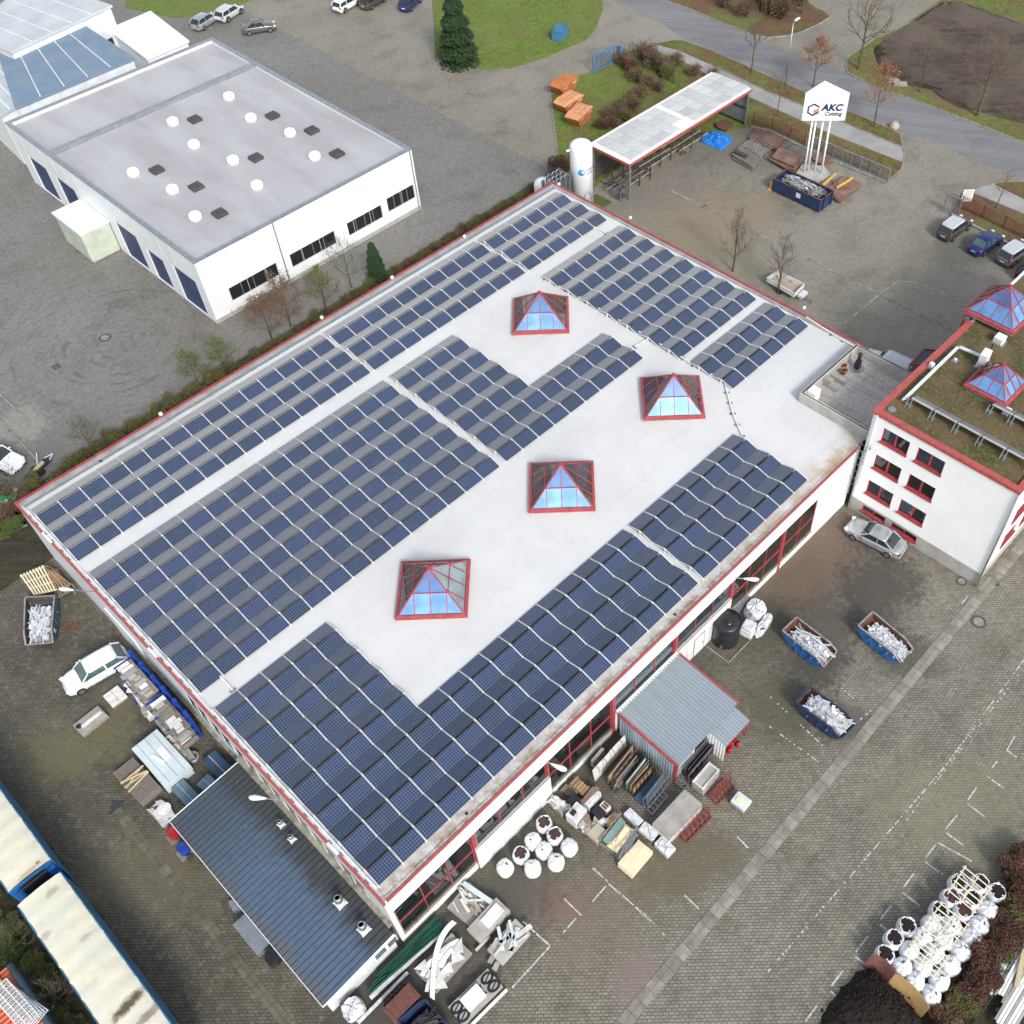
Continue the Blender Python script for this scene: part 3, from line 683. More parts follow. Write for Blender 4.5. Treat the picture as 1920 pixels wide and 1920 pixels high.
def array(label, x0, yr0, cells, tray_w=False, tray_e=False):
    """x0 = west end, yr0 = y of the first ridge, cells = list of (first column, last column, pair index)"""
    t = thing('solar_array', label, 'solar array', (x0, yr0, RZ), group='solar arrays on the flat hall roof')
    rails = {}
    for c0, c1, m_ in cells:
        yr = yr0-m_*PVP
        for c in range(c0, c1):
            for s in (1, -1):
                o = bpy.data.objects.new('solar_panel', ME_PV); COL.objects.link(o); o.parent = t
                yc = yr+s*(.105+RUN/2)
                o.location = ((c+.5)*PU, yc-yr0, ZB+RISE/2-RZ+.02); o.rotation_euler = (-s*TILT, 0, 0)
        for c in range(c0, c1+1): rails.setdefault(c, []).append(yr)
    for c0, c1, m_ in cells:
        yr = yr0-m_*PVP
        part('ridge_gap_shade', MB().bx(x0+c0*PU+.1, x0+c1*PU-.1, yr-.2, yr+.2, RZ+.01, RZ+.05), m_block, t)  # dark strip added beneath the ridge gap to make it read as shade
    for c, ys in rails.items():
        mb = MB(); x = x0+c*PU
        for yr in ys:
            for s in (1, -1):
                a = Vector((x, yr+s*.06, ZB+RISE+.045)); b = Vector((x, yr+s*(.105+RUN+.01), ZB+.045))
                for dx in (-.028, .028):
                    mb.bar(a+Vector((dx, 0, 0)), b+Vector((dx, 0, 0)), .024, .022)
            mb.bx(x-.045, x+.045, yr-.06, yr+.06, RZ+.02, ZB+RISE+.05)
            mb.bx(x-.045, x+.045, yr-.16-RUN, yr-.08-RUN, RZ+.01, ZB+.05)
        mb.bx(x-.03, x+.03, min(ys)-1.12, max(ys)+1.12, RZ+.01, RZ+.05)
        part('mounting_rail', mb, m_alu, t)
    if tray_w or tray_e:
        for flag, c in ((tray_w, min(rails)), (tray_e, max(rails))):
            if not flag: continue
            ys = rails[c]; x = x0+c*PU+(-.16 if flag == tray_w and c == min(rails) else .12)
            mb = MB(); mb.bx(x-.07, x+.07, min(ys)-1.15, max(ys)+1.15, RZ+.12, RZ+.2); part('cable_tray', mb, m_alu2, t)
            for yr in ys:
                for dy in (-.5, .5):
                    part('ballast_block', MB().box((x-.1, yr+dy, RZ+.09), (.16, .3, .14)), m_block, t)
    return t
full = lambda n, rows: [(0, n, m_) for m_ in range(rows)]
array('western section of the narrow solar array along the north-west roof edge, three pairs deep', .42, 39.62, full(15, 3), True)
array('middle section of the narrow solar array along the north-west roof edge', 26.62, 39.62, full(10, 3))
array('short north-eastern end section of the array along the north-west roof edge, at the tank corner', 44.25, 39.62, full(6, 3))
array('largest solar array in the middle of the roof, six pairs deep, reaching the west edge', .42, 31.28, full(15, 6), True)
array('L-shaped solar array between the large middle array and the skylights', 26.9, 31.28, [(0, 4, 0), (0, 4, 1), (0, 4, 2), (0, 4, 3), (0, 9, 4), (0, 9, 5)])
array('L-shaped solar array at the south corner and along the front edge of the roof', .42, 15.92, [(0, 5, i) for i in range(4)]+[(0, 16, i) for i in (4, 5, 6)], True)
array('solar array along the south-east roof edge towards the office', 28.5, 6.68, full(7, 3))
array('seven-pair solar array at the north-east edge of the roof behind the skylights', 44.3, 31.30, full(6, 7))
array('small two-pair solar array north of the roof terrace', 44.4, 14.38, full(6, 2))
# cable ducts between arrays
def duct(label, pts, blocks=True):
    mb = MB(); P = [Vector((*p, RZ+.12)) for p in pts]
    for a, b in zip(P[:-1], P[1:]): mb.bar(a, b, .13, .07)
    t = thing('cable_duct', label, 'cable duct', (P[0].x, P[0].y, RZ)); part('cover', mb, m_alu2, t)
    for a, b in zip(P[:-1], P[1:]):
        n = max(1, int((b-a).length/1.1)); u = (b-a).normalized(); s_ = u.cross(Vector((0, 0, 1)))
        for i in range(n+1):
            p = a.lerp(b, i/n); part('foot', MB().box((p.x, p.y, RZ+.05), (.42, .12, .09), math.atan2(s_.y, s_.x)), m_block, t)
def gz(px, py): p = G(px, py, RZ+.1); return (p.x, p.y)
duct('white cable duct bridging the gap between the large middle array and the south corner array', [gz(413, 1268), gz(436, 1294)])
duct('white cable duct from the small two-pair array to the south-east edge array', [gz(1358, 716), gz(1374, 775), gz(1392, 817)])
duct('short cable duct between the north-east array and the long L-shaped array', [gz(1190, 650), gz(1217, 634)])
duct('short cable duct near the tank corner between two solar arrays', [gz(1112, 425), gz(1137, 437)])
duct('white cable duct with round end along the roof edge beside the two-pair array', [gz(1512, 595), gz(1560, 626), gz(1602, 650)])
duct('thin cable duct along the lower edge of the north-east array', [gz(1022, 522), gz(1120, 577), gz(1218, 634), gz(1262, 660), gz(1300, 684), gz(1358, 716)])

# ---------------------------------------------------------------- pyramid skylights
def skylight(label, cx, cy, z0, hd, rise, rot, base_h=.35, group='red framed pyramid skylights', blue=(0,), x_light=False):
    """hd = half side; rot = rotation; four faces, each 4 bays wide with a cross bar at 45 %"""
    t = local('pyramid_skylight', label, 'skylight', (cx, cy, z0), rot, group)
    mb = MB(); mb.bx(-hd-.02, hd+.02, -hd-.02, hd+.02, 0, base_h); part('curb', mb, m_concpar, t)
    mb = MB(); r = hd+.14
    for a in range(4):
        R_ = Matrix.Rotation(a*PI/2, 3, 'Z')
        vs = [R_@Vector(p) for p in ((-r, -r, base_h-.1), (r, -r, base_h-.1), (r, -r, base_h+.06), (-r, -r, base_h+.06), (-hd+.06, -hd+.06, base_h+.16), (hd-.06, -hd+.06, base_h+.16), (-hd+.06, -hd+.06, base_h-.02), (hd-.06, -hd+.06, base_h-.02))]
        mb.add(vs, [(0, 1, 2, 3), (3, 2, 5, 4), (4, 5, 7, 6)])
    part('base_frame', mb, m_red, t)
    zb = base_h+.15; A = Vector((0, 0, zb+rise)); q_ = hd-.08; k = .46
    cor = [Vector((-q_, -q_, zb)), Vector((q_, -q_, zb)), Vector((q_, q_, zb)), Vector((-q_, q_, zb))]
    mb = MB()
    for c in cor: mb.bar(c, A, .095, .09)
    mb.box(A+Vector((0, 0, .02)), (.26, .26, .12), PI/4)
    part('hip_bar', mb, m_red, t)
    for f in range(4):
        a, b = cor[f], cor[(f+1) % 4]
        P = lambda u, v: (a.lerp(b, u)).lerp(A, v)           # v up the face
        mid = (a+b)/2; nrm = (b-a).cross(A-a).normalized()
        gl = m_skyglass if f in blue else (m_sideglass if f in (3, 2) else (m_sideglass2 if x_light else m_sideglass))  # blue and pale faces carry the sky's reflection as glass colour
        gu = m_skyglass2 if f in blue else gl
        # world-vertical bays: x positions at quarter points run straight up the slope
        def pt(s, v):  # s in [-1,1] along the base, v up; straight glazing bars
            return mid+(b-a)/2*s+(A-mid)*v
        bars = MB()
        for s in (-.5, 0, .5):
            v1 = 1-abs(s); bars.bar(pt(s, 0)+nrm*.02, pt(s, v1)+nrm*.02, .055, .07)
        bars.bar(pt(-(1-k), k)+nrm*.02, pt(1-k, k)+nrm*.02, .06, .07)
        part('glazing_bar', bars, m_red, t)
        def pane(pts, m_):
            c = sum(pts, Vector())/len(pts); n_ = len(pts)
            q2 = [p+(c-p).normalized()*.055 for p in pts]; vs = [p+nrm*.012 for p in q2]+[p-nrm*.012 for p in q2]
            fs = [tuple(range(n_)), tuple(range(2*n_-1, n_-1, -1))]+[(i, i+n_, (i+1) % n_+n_, (i+1) % n_) for i in range(n_)]
            o = part('pane', MB().add(vs, fs), m_, t)
        pane([pt(-1, 0), pt(-.5, 0), pt(-.5, .5)], gl); pane([pt(.5, 0), pt(1, 0), pt(.5, .5)], gl)
        pane([pt(-.5, 0), pt(0, 0), pt(0, k), pt(-.5, k)], gl); pane([pt(0, 0), pt(.5, 0), pt(.5, k), pt(0, k)], gl)
        pane([pt(-.5, k), pt(0, k), pt(0, 1), pt(-.5, .5)], gu); pane([pt(0, k), pt(.5, k), pt(.5, .5), pt(0, 1)], gu)
    # opened casement on the left face
    return t
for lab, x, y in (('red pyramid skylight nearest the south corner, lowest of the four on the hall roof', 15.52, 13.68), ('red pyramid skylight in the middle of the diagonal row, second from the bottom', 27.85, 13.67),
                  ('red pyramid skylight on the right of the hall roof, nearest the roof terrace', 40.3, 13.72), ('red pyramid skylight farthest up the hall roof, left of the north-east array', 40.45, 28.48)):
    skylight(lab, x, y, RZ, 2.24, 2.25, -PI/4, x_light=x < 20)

# ---------------------------------------------------------------- office building
OX0, OX1, OY0, OY1, OZ = 45.9, 76.0, -11.8, -.40, 10.9
off = thing('office_building', 'white office block with mossy flat roof, red fascia and red-framed windows at the right edge', 'building', (OX0, OY0, 0))
rows = [(8.36, 9.77), (5.5, 6.95), (2.6, 4.08)]
cols = [(-3.63, -1.4), (-6.47, -4.27)]
def wall_with_holes(axis, c0, c1, u0, u1, z0, z1, holes, mat, parent, name='wall'):
    """wall slab on plane axis between c0..c1, spanning u0..u1; holes (ua,ub,za,zb) cut out on a grid"""
    us = sorted({u0, u1, *[h[0] for h in holes], *[h[1] for h in holes]}); zs = sorted({z0, z1, *[h[2] for h in holes], *[h[3] for h in holes]})
    mb = MB()
    for i in range(len(us)-1):
        for j in range(len(zs)-1):
            uc, zc = (us[i]+us[i+1])/2, (zs[j]+zs[j+1])/2
            if any(h[0] < uc < h[1] and h[2] < zc < h[3] for h in holes): continue
            if axis == 'x': mb.bx(c0, c1, us[i], us[i+1], zs[j], zs[j+1])
            else: mb.bx(us[i], us[i+1], c0, c1, zs[j], zs[j+1])
    bm = bmesh.new(); me = mb.mesh('tmp', mat); bm.from_mesh(me)
    bmesh.ops.remove_doubles(bm, verts=bm.verts, dist=1e-5)
    seen = {}
    for f in bm.faces: seen.setdefault(tuple(sorted(v.index for v in f.verts)), []).append(f)
    bmesh.ops.delete(bm, geom=[f for l in seen.values() if len(l) > 1 for f in l], context='FACES')
    n = MB(); bm.verts.index_update(); n.add([tuple(v.co) for v in bm.verts], [tuple(v.index for v in f.verts) for f in bm.faces]); bm.free(); bpy.data.meshes.remove(me)
    return part(name, n, mat, parent)
holes = [(a, b, z0, z1) for a, b in cols for z0, z1 in rows]
wall_with_holes('x', OX0, OX0+.4, OY0, OY1, 1.4, OZ-.25, holes, m_white, off)
bh = [(-3.6, -1.5, .5, 1.15), (-6.43, -4.15, .5, 1.15)]
wall_with_holes('x', OX0+.03, OX0+.4, OY0+.03, OY1, 0, 1.4, bh, m_plinth, off, 'plinth')
secols = [(48.0+i*2.9, 50.2+i*2.9) for i in range(9)]
seh = [(a, b, z0, z1) for a, b in secols for z0, z1 in rows]
wall_with_holes('y', OY0, OY0+.4, OX0+.4, OX1, 1.4, OZ-.25, seh, m_white, off)
mb = MB(); mb.bx(OX0+.4, OX1, OY0+.03, OY0+.4, 0, 1.4); part('plinth', mb, m_plinth, off)
mb = MB(); mb.bx(OX0+.4, OX1, OY1-.4, OY1, 0, OZ-.25); mb.bx(OX1-.4, OX1, OY0+.4, OY1-.4, 0, OZ-.25); part('wall', mb, m_white, off)
part('roof', MB().bx(OX0+.3, OX1-.3, OY0+.3, OY1-.3, OZ-.55, OZ-.18), m_moss, off)
def ofc_window(axis, a, b, z0, z1, tilt_open=False, blind=False):
    """two-casement red window set 12 cm back in the wall"""
    if axis == 'x': bxx = lambda u0, u1, d0, d1, za, zb: MB().bx(OX0+d0, OX0+d1, u0, u1, za, zb)
    else: bxx = lambda u0, u1, d0, d1, za, zb: MB().bx(u0, u1, OY0+d0, OY0+d1, za, zb)
    w_ = part('window', bxx(a, b, .3, .34, z0, z1), m_dark, off)
    fr = MB(); m_ = (a+b)/2
    for u0, u1, za, zb in ((a, a+.09, z0, z1), (b-.09, b, z0, z1), (m_-.08, m_+.08, z0, z1), (a, b, z1-.07, z1), (a, b, z0, z0+.09)):
        q = bxx(u0, u1, .12, .2, za, zb); fr.add(q.v, q.f)
    part('frame', fr, m_red, w_)
    sl_ = bxx(a-.05, b+.05, -.1, .12, z0-.1, z0+.03)
    sl_.v = [(x, y, z+(.0 if True else 0)) for x, y, z in sl_.v]
    part('sill', sl_, m_red, w_)
    for u0, u1 in ((a+.09, m_-.08), (m_+.08, b-.09)):
        gl = m_wglass if rnd.random() > .4 else m_dglass
        part('pane', bxx(u0, u1, .155, .17, z0+.09, z1-.07), gl, w_)
    # half-drawn blue curtain or pale blind behind the glass of some
    if blind: part('blind', bxx(m_+.1, b-.12, .2, .22, z0+.1, z1-.1), m_blind, w_)
m_blind = M('blue_blind', (.10, .16, .33), (.07, .11, .25), 6, .8)
for i, (a, b) in enumerate(cols):
    for j, (z0, z1) in enumerate(rows): ofc_window('x', a, b, z0, z1, blind=(i == 0 and j == 2) or (i == 1 and j == 2))
for a, b, z0, z1 in bh: ofc_window('x', a, b, z0, z1)
for a, b in secols[:7]:
    for z0, z1 in rows: ofc_window('y', a, b, z0, z1)
# red fascia and coping
mb = MB()
mb.bx(OX0-.12, OX0+.36, OY0-.12, OY1+.12, OZ-.3, OZ); mb.bx(OX0+.36, OX1, OY0-.12, OY0+.34, OZ-.3, OZ-.002); mb.bx(OX0+.36, 59.2, OY1-.34, OY1+.12, OZ-.3, OZ-.002)
part('fascia', mb, m_redfade, off)
part('downpipe', MB().tube((OX0-.1, OY0-.08, 0), (OX0-.1, OY0-.08, OZ-.3), .07, n=10), m_galv, off, smooth=True)
mb = MB(); mb.tube((OX0-.12, -.75, 5.4), (OX0-.12, -.75, OZ-.35), .06, n=8); mb.tube((OX0-.12, -.75, OZ-.4), (OX0-.02, -.75, OZ-.2), .09, n=8)
part('downpipe', mb, m_wpanel, off)
mb = MB(); mb.path([(OX0-.09, -.45, 0), (OX0-.09, -.45, 6.6), (OX0-.09, -.9, 7.2), (OX0-.09, -.75, 7.6)], .06); part('downpipe', mb, m_galv, off)
# caged ladder between hall and office
t = thing('roof_ladder', 'thin steel cage ladder in the corner between the hall and the office', 'ladder', (45.5, -.35, 0))
mb = MB(); lx = 45.35
for dx in (-.22, .22): mb.tube((lx+dx, -.22, 1.8), (lx+dx, -.22, 7.6), .022, n=5)
for i in range(20): mb.tube((lx-.22, -.22, 2+i*.28), (lx+.22, -.22, 2+i*.28), .016, n=4)
part('rungs', mb, m_galv, t)
mb = MB()
for i in range(6):
    z = 3.6+i*.75; P = [Vector((lx+.35*math.cos(a), -.22-.65*math.sin(a)*1.0, z)) for a in [PI*j/8 for j in range(9)]]; mb.path(P, .016, 4)
for a in (.25, .5, .75): mb.tube((lx+.35*math.cos(PI*a), -.22-.65*math.sin(PI*a), 3.6), (lx+.35*math.cos(PI*a), -.22-.65*math.sin(PI*a), 7.35), .014, n=4)
part('cage', mb, m_galv, t)
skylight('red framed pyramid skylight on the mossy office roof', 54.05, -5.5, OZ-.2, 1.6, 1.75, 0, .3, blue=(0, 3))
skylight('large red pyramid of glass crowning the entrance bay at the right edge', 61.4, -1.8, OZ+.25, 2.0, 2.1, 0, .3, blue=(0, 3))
t = thing('entrance_bay', 'glazed red-framed stair bay under the large glass pyramid', 'glass bay', (59.4, .2, 0))
mb = MB()
for x, y in ((59.45, .2), (61.4, .2), (63.35, .2)): mb.bx(x-.06, x+.06, y-.06, y+.06, 0, OZ+.2)
for z in (2.8, 5.6, 8.4): mb.bx(59.45, 63.35, .17, .23, z-.06, z+.06); mb.bx(59.42, 59.48, -.3, .14, z-.06, z+.06)
part('frame', mb, m_red, t)
for z0, z1 in ((.1, 2.7), (2.9, 5.5), (5.7, 8.3), (8.5, 11.0)):
    for x0, x1 in ((59.55, 61.3), (61.5, 63.25)): part('pane', MB().bx(x0, x1, .18, .2, z0, z1), m_sideglass2, t)
    part('pane', MB().bx(59.44, 59.46, -.28, .1, z0, z1), m_sideglass2, t)
# glass porch roof seen over the fascia
t = thing('glass_porch', 'low red-framed glass porch roof beyond the terrace, over the office back door', 'porch', (57, 0, 0))
mb = MB(); P0, P1, P2, P3 = (G(1706, 684, 3.0), G(1733, 655, 3.0), G(1758, 657, 3.0), G(1735, 682, 3.0))
for a, b in ((P0, P1), (P1, P2), (P2, P3), (P0, P3)): mb.bar(a, b, .14, .16)
for p in (P0, P1): mb.tube(Vector((p.x, p.y, 0)), p, .05, n=6)
part('frame', mb, m_red, t)
part('pane', MB().add([P0, P1, P2, P3], [(0, 1, 2, 3)]), m_wglass, t)
# roof kit on the office
def roofbox(label, px, py, z, d, rz=0, cat='roof vent', lid=True, h=.5):
    p = G(px, py, z+h); t = local('roof_vent', label, cat, (p.x, p.y, z), rz)
    part('housing', MB().bx(-d[0]/2, d[0]/2, -d[1]/2, d[1]/2, .06, h), m_wpanel, t, bevel=.05)
    part('base', MB().bx(-d[0]/2-.12, d[0]/2+.12, -d[1]/2-.12, d[1]/2+.12, 0, .06), m_galv, t)
    mb = MB()
    for i in range(4): mb.bx(-d[0]/2-.012, -d[0]/2, -d[1]/2+.08, d[1]/2-.08, .12+i*.09, .15+i*.09)
    part('louvres', mb, m_grime, t)
ORZ = OZ-.18
roofbox('white louvred vent box below the large entrance pyramid', 1877, 630, ORZ, (.75, .75), cat='vent box', h=.6)
roofbox('white ventilation unit with a black flue on the mossy roof', 1850, 660, ORZ, (.95, .6), .1, 'vent unit', h=1.3)
p = G(1858, 655, ORZ+1.2); solo('flue_pipe', MB().tube((p.x, p.y, ORZ+1.3), (p.x, p.y, ORZ+1.75), .05), m_dark, 'short black flue on top of the white ventilation unit', 'flue')
roofbox('small white box at the left edge of the mossy office roof', 1748, 681, ORZ, (.4, .35), cat='vent box', h=.4)
roofbox('white vent box below the office roof skylight', 1890, 768, ORZ, (.6, .45), cat='vent box', h=.4)
roofbox('tiny round vent on the moss between the pipe run and the ventilation unit', 1792, 672, ORZ, (.22, .22), cat='vent', h=.25)
def pipe_run(label, pts, n=2):
    t = thing('pipe_run', label, 'pipes', tuple(pts[0]))
    for k in range(n):
        mb = MB(); P = [Vector(p)+Vector((.16*k, -.12*k, 0)) for p in pts]
        for a, b in zip(P[:-1], P[1:]): mb.bar(a, b, .11, .1)
        part('pipe', mb, m_alu, t)
pipe_run('pair of white clad pipes running across the mossy roof to the ventilation unit', [G(1692, 750, ORZ+.35), G(1795, 650, ORZ+.35), G(1838, 668, ORZ+.35)])
def solar_thermal(label, a, b, n):
    a, b = Vector(a), Vector(b); t = thing('collector_row', label, 'solar collectors', (a.x, a.y, ORZ))
    u = (b-a).normalized(); s_ = Vector((-u.y, u.x, 0)); s_ = s_ if s_.x < 0 else -s_
    L = (b-a).length/n
    for i in range(n):
        p = a+u*(i*L+.04); q = a+u*((i+1)*L-.04)
        top0, top1 = p+Vector((0, 0, .75)), q+Vector((0, 0, .75)); lo0, lo1 = top0+s_*-.95-Vector((0, 0, .5)), top1+s_*-.95-Vector((0, 0, .5))
        nz = (top1-top0).cross(lo0-top0).normalized()*.06
        vs = [top0, top1, lo1, lo0, top0+nz, top1+nz, lo1+nz, lo0+nz]
        part('collector', MB().add(vs, [(0, 1, 2, 3), (7, 6, 5, 4), (0, 4, 5, 1), (1, 5, 6, 2), (2, 6, 7, 3), (3, 7, 4, 0)]), m_galv, t)
        part('edge_rail', MB().bar(top0+Vector((0, 0, .03)), top1+Vector((0, 0, .03)), .16, .05), m_concpar, t)
    for i in range(n+1):
        p = a+u*min(i*L, (b-a).length-.05); mb = MB()
        for d in (-.14, .14):
            q = p+u*d; mb.bar(q+Vector((0, 0, .7)), q+s_*.35, .06, .05); mb.bx(q.x-.12, q.x+.12, q.y-.12, q.y+.12, ORZ, ORZ+.06)
            mb.bar(q+Vector((0, 0, .5)), q-s_*.6+Vector((0, 0, .1)), .05, .05)
        part('support', mb, m_galv, t)
    return t
zq = Vector((0, 0, 0))
solar_thermal('long row of tilted thin collectors on stands along the front of the mossy office roof', Vector((48.1, -1.9, ORZ)), Vector((48.1, -11.3, ORZ)), 5)
solar_thermal('second row of tilted collectors behind the first on the mossy office roof', Vector((51.4, -6.5, ORZ)), Vector((51.4, -11.4, ORZ)), 3)
def dish():
    p = G(1672, 768, ORZ); t = local('roof_aerial', 'small grey aerial dish at the front corner of the mossy roof', 'aerial', (p.x, p.y, ORZ), .6)
    part('mast', MB().tube((0, 0, 0), (0, 0, .9), .03, n=6), m_galv, t); part('foot', MB().lathe((0, 0, 0), [(.3, 0), (.3, .06), (.05, .1)], 12), m_galv, t)
dish()

# ---------------------------------------------------------------- roof terrace on the hall
ter = thing('roof_terrace', 'roof terrace with weathered boards inside a grey parapet, between hall roof and office', 'terrace', (46.9, .1, RZ))
TZ = 7.55
part('parapet', MB().bx(46.85, 47.15, -.1, 6.3, RZ, TZ), m_concpar, ter); part('parapet', MB().bx(47.15, 54.7, 6.0, 6.3, RZ, TZ), m_concpar, ter)
part('parapet', MB().bx(54.4, 54.7, -.35, 6.0, RZ, TZ), m_concpar, ter); part('parapet', MB().bx(47.15, 54.4, -.36, -.2, RZ, TZ), m_concpar, ter)
mb = MB()
for a in ((46.95, 47.06, 0, 6.2), (47.1, 54.6, 6.08, 6.22), (54.5, 54.62, -.3, 6.0)): mb.bx(*a, TZ, TZ+.02)
part('moss_line', mb, m_moss, ter)
mb = MB(); mb.bx(46.87, 46.93, -.1, 6.3, TZ, TZ+.03); mb.bx(47.09, 47.14, 0, 6.0, TZ, TZ+.03); mb.bx(47.15, 54.4, 6.02, 6.07, TZ, TZ+.03)
part('coping', mb, m_alu2, ter)
ms = []
m_deck = M('weathered_deck_board', (.46, .43, .39), (.34, .32, .29), 1.2, .85, c3=(.28, .22, .16), s3=5, rand=.15, stretch=(.4, 4, 1))
for k in range(29):
    o = part('deck_board', MB().bx(47.2+k*.2485, 47.2+k*.2485+.24, -.15, 5.98, RZ+.08, RZ+.115), m_deck, ter)
m_terra = M('terracotta', (.36, .15, .08), (.28, .11, .06), 4, .8)
m_planter = M('concrete_planter', (.38, .36, .33), (.28, .27, .24), 2, .85)
def pot(label, px, py, r, h, mat=None):
    p = G(px, py, RZ+.1+h); t = local('plant_pot', label, 'plant pot', (p.x, p.y, RZ+.12))
    part('pot', MB().lathe((0, 0, 0), [(r*.7, 0), (r, h), (r*1.1, h), (r*1.1, h*.88), (r*.85, h*.9), (r*.8, h*.8)], 16, close=False), mat or m_terra, t, smooth=True)
    part('soil', MB().lathe((0, 0, 0), [(r*.84, h*.82), (.01, h*.84)], 12), m_bed, t)
pot('square terracotta pot on the roof terrace, the larger of the two', 1583, 693, .27, .5); pot('smaller terracotta pot behind the larger one on the roof terrace', 1584, 684, .2, .35)
pot('white pot at the corner of the terrace planters', 1570, 687, .22, .3, m_white)
for lab, px, py, d in (('low concrete planter wall nearest the terracotta pots', 1572, 706, (.35, 1.6, .45)), ('concrete bench block in the middle of the terrace wall', 1553, 709, (.5, .7, .75)), ('low concrete block beside the bench block', 1560, 722, (.35, 1.1, .35))):
    p = G(px, py, RZ+.1+d[2]); solo('planter', MB().box((p.x, p.y, RZ+.12+d[2]/2), d), m_planter, lab, 'planter', 'concrete blocks on the terrace', bevel=.02)
p = G(1528, 727, 7.9); solo('storage_box', MB().box((p.x, p.y, RZ+.12+.5), (.75, .75, 1.0)), m_white, 'white storage box in the lower corner of the roof terrace', 'box', bevel=.04)
p = G(1607, 690, RZ+.15); t = local('garden_stove', 'tall black terrace stove with flue standing on a round steel plate', 'stove', (p.x, p.y, RZ+.12))
part('plate', MB().lathe((0, 0, 0), [(.6, 0), (.6, .05), (.01, .05)], 24), m_galv, t); part('stove', MB().box((0, 0, .45), (.45, .4, .8)), m_dark, t, bevel=.03)
part('flue', MB().tube((0, 0, .8), (0, 0, 1.5), .16), m_dark, t); part('cap', MB().lathe((0, 0, 1.5), [(.2, 0), (.1, .12)], 12), m_dark, t)

# ---------------------------------------------------------------- blue lean-to
lean = thing('lean_to', 'low lean-to with blue-grey corrugated roof along the west wall of the hall', 'lean-to', (-5.3, 0, 0))
mb = MB(); mb.bx(-5.2, -.4, .05, .2, 0, 2.22); mb.bx(-5.2, -5.05, .2, 15.2, 0, 2.1); mb.bx(-5.05, -.4, 15.05, 15.2, 0, 2.22); part('wall', mb, m_wgrey, lean)
mb = MB(); y = -.1; n = 40; ww = 15.55/n; hi, lo = 2.58, 2.25
vs = []; fs = []
for i in range(n):
    y0 = -.1+i*ww
    for (dy, dz) in ((0, 0), (ww*.72, 0), (ww*.76, -.07), (ww*.96, -.07)):
        vs += [(-.3, y0+dy, hi+dz), (-5.42, y0+dy, lo+dz)]
for i in range(len(vs)//2-1): fs.append((2*i, 2*i+1, 2*i+3, 2*i+2))
mb.add(vs, fs)
def lean_mat():
    t = NT('blue_sheet_roof'); v = t.world(); sp = t.node('SeparateXYZ'); t.link(v, sp.inputs[0])
    n1 = t.noise(v, .35, 6, .7)
    col = t.mix(t.ramp(t.noise(v, 3, 4), .4, .65), (.10, .145, .215), (.082, .118, .17))
    st = t.node('Mapping'); t.link(v, st.inputs[0]); st.inputs[3].default_value = (.35, 1.6, 1)
    d = t.math('ADD', sp.outputs[0], t.math('MULTIPLY', t.math('SUBTRACT', t.noise(st.outputs[0], .8, 6, .7), .5), 3.2))
    col = t.mix(t.ramp(d, -2.3, -1.3, 0, .85), col, (.052, .05, .042))
    d2 = t.math('ADD', sp.outputs[0], t.math('MULTIPLY', t.math('SUBTRACT', n1, .5), 3))
    col = t.mix(t.ramp(d2, -5.3, -4.6, .55, 0), col, (.13, .12, .10))
    col = t.mix(t.ramp(sp.outputs[1], 8.5, 14, 0, .6), col, (.055, .06, .065))
    col = t.mix(t.ramp(t.noise(v, 6, 3), .62, .72, 0, .5), col, (.25, .25, .24))
    return t.out(col, .38, .15)
part('roof_sheet', mb, lean_mat(), lean)
mb = MB(); mb.bx(-5.46, -5.42, -.14, 15.5, lo-.1, lo+.03); mb.bx(-5.42, -.3, -.14, -.1, hi-.38, hi-.3)
mb.add([(-5.42, -.15, lo-.09), (-.3, -.15, hi-.09), (-.3, -.15, hi+.02), (-5.42, -.15, lo+.02)], [(0, 1, 2, 3)])
mb.bar((-5.44, 15.48, lo+.01), (-.3, 15.48, hi+.01), .05, .06); mb.bar((-5.44, -.13, lo+.01), (-.3, -.13, hi+.01), .05, .06)
part('edge_trim', mb, m_wpanel, lean)
for x0, x1 in ((-1.85, -1.0), (-.92, -.2)):
    w_ = part('window', MB().bx(x0*1.0, x1, -.0, .05, 1.1, 1.9), m_wpanel, lean); part('pane', MB().bx(x0+.06, x1-.06, -.02, -.001, 1.16, 1.84), m_sideglass2, w_)
def roof_fan(label, x, y, s=1.0):
    z = 2.25+(x+5.42)/5.12*.33
    t = local('roof_fan', label, 'roof fan', (x, y, z), 0, 'galvanised fans on the blue lean-to roof')
    part('base', MB().bx(-.3*s, .3*s, -.3*s, .3*s, -.02, .1), m_alu2, t)
    part('ring', MB().lathe((0, 0, 0), [(.27*s, .1), (.27*s, .28*s), (.22*s, .34*s)], 20), m_wpanel, t, smooth=True)
    part('cowl', MB().lathe((0, 0, 0), [(.2*s, .3*s), (.24*s, .42*s), (.24*s, .85*s), (.17*s, .95*s), (.14*s, .95*s), (.18*s, .8*s)], 20, close=False), m_galv, t, smooth=True)
    part('grille', MB().lathe((0, 0, 0), [(.17*s, .86*s), (.01, .86*s)], 14), m_dark, t)
    mb = MB()
    for a in range(4): c_, s_ = math.cos(a*PI/2+.78)*.4*s, math.sin(a*PI/2+.78)*.4*s; mb.bx(c_-.04, c_+.04, s_-.04, s_+.04, 0, .08)
    part('feet', mb, m_alu, t)
roof_fan('upper of the two small roof fans on the blue lean-to, by the white lamp', -.85, 10.0, .62); roof_fan('lower of the two small roof fans on the blue lean-to', -.95, 8.75, .62)
roof_fan('larger roof fan on the blue lean-to, second from its lower end', -1.3, 3.55, 1.0); roof_fan('large roof fan nearest the lower end of the blue lean-to', -1.3, 1.35, 1.0)

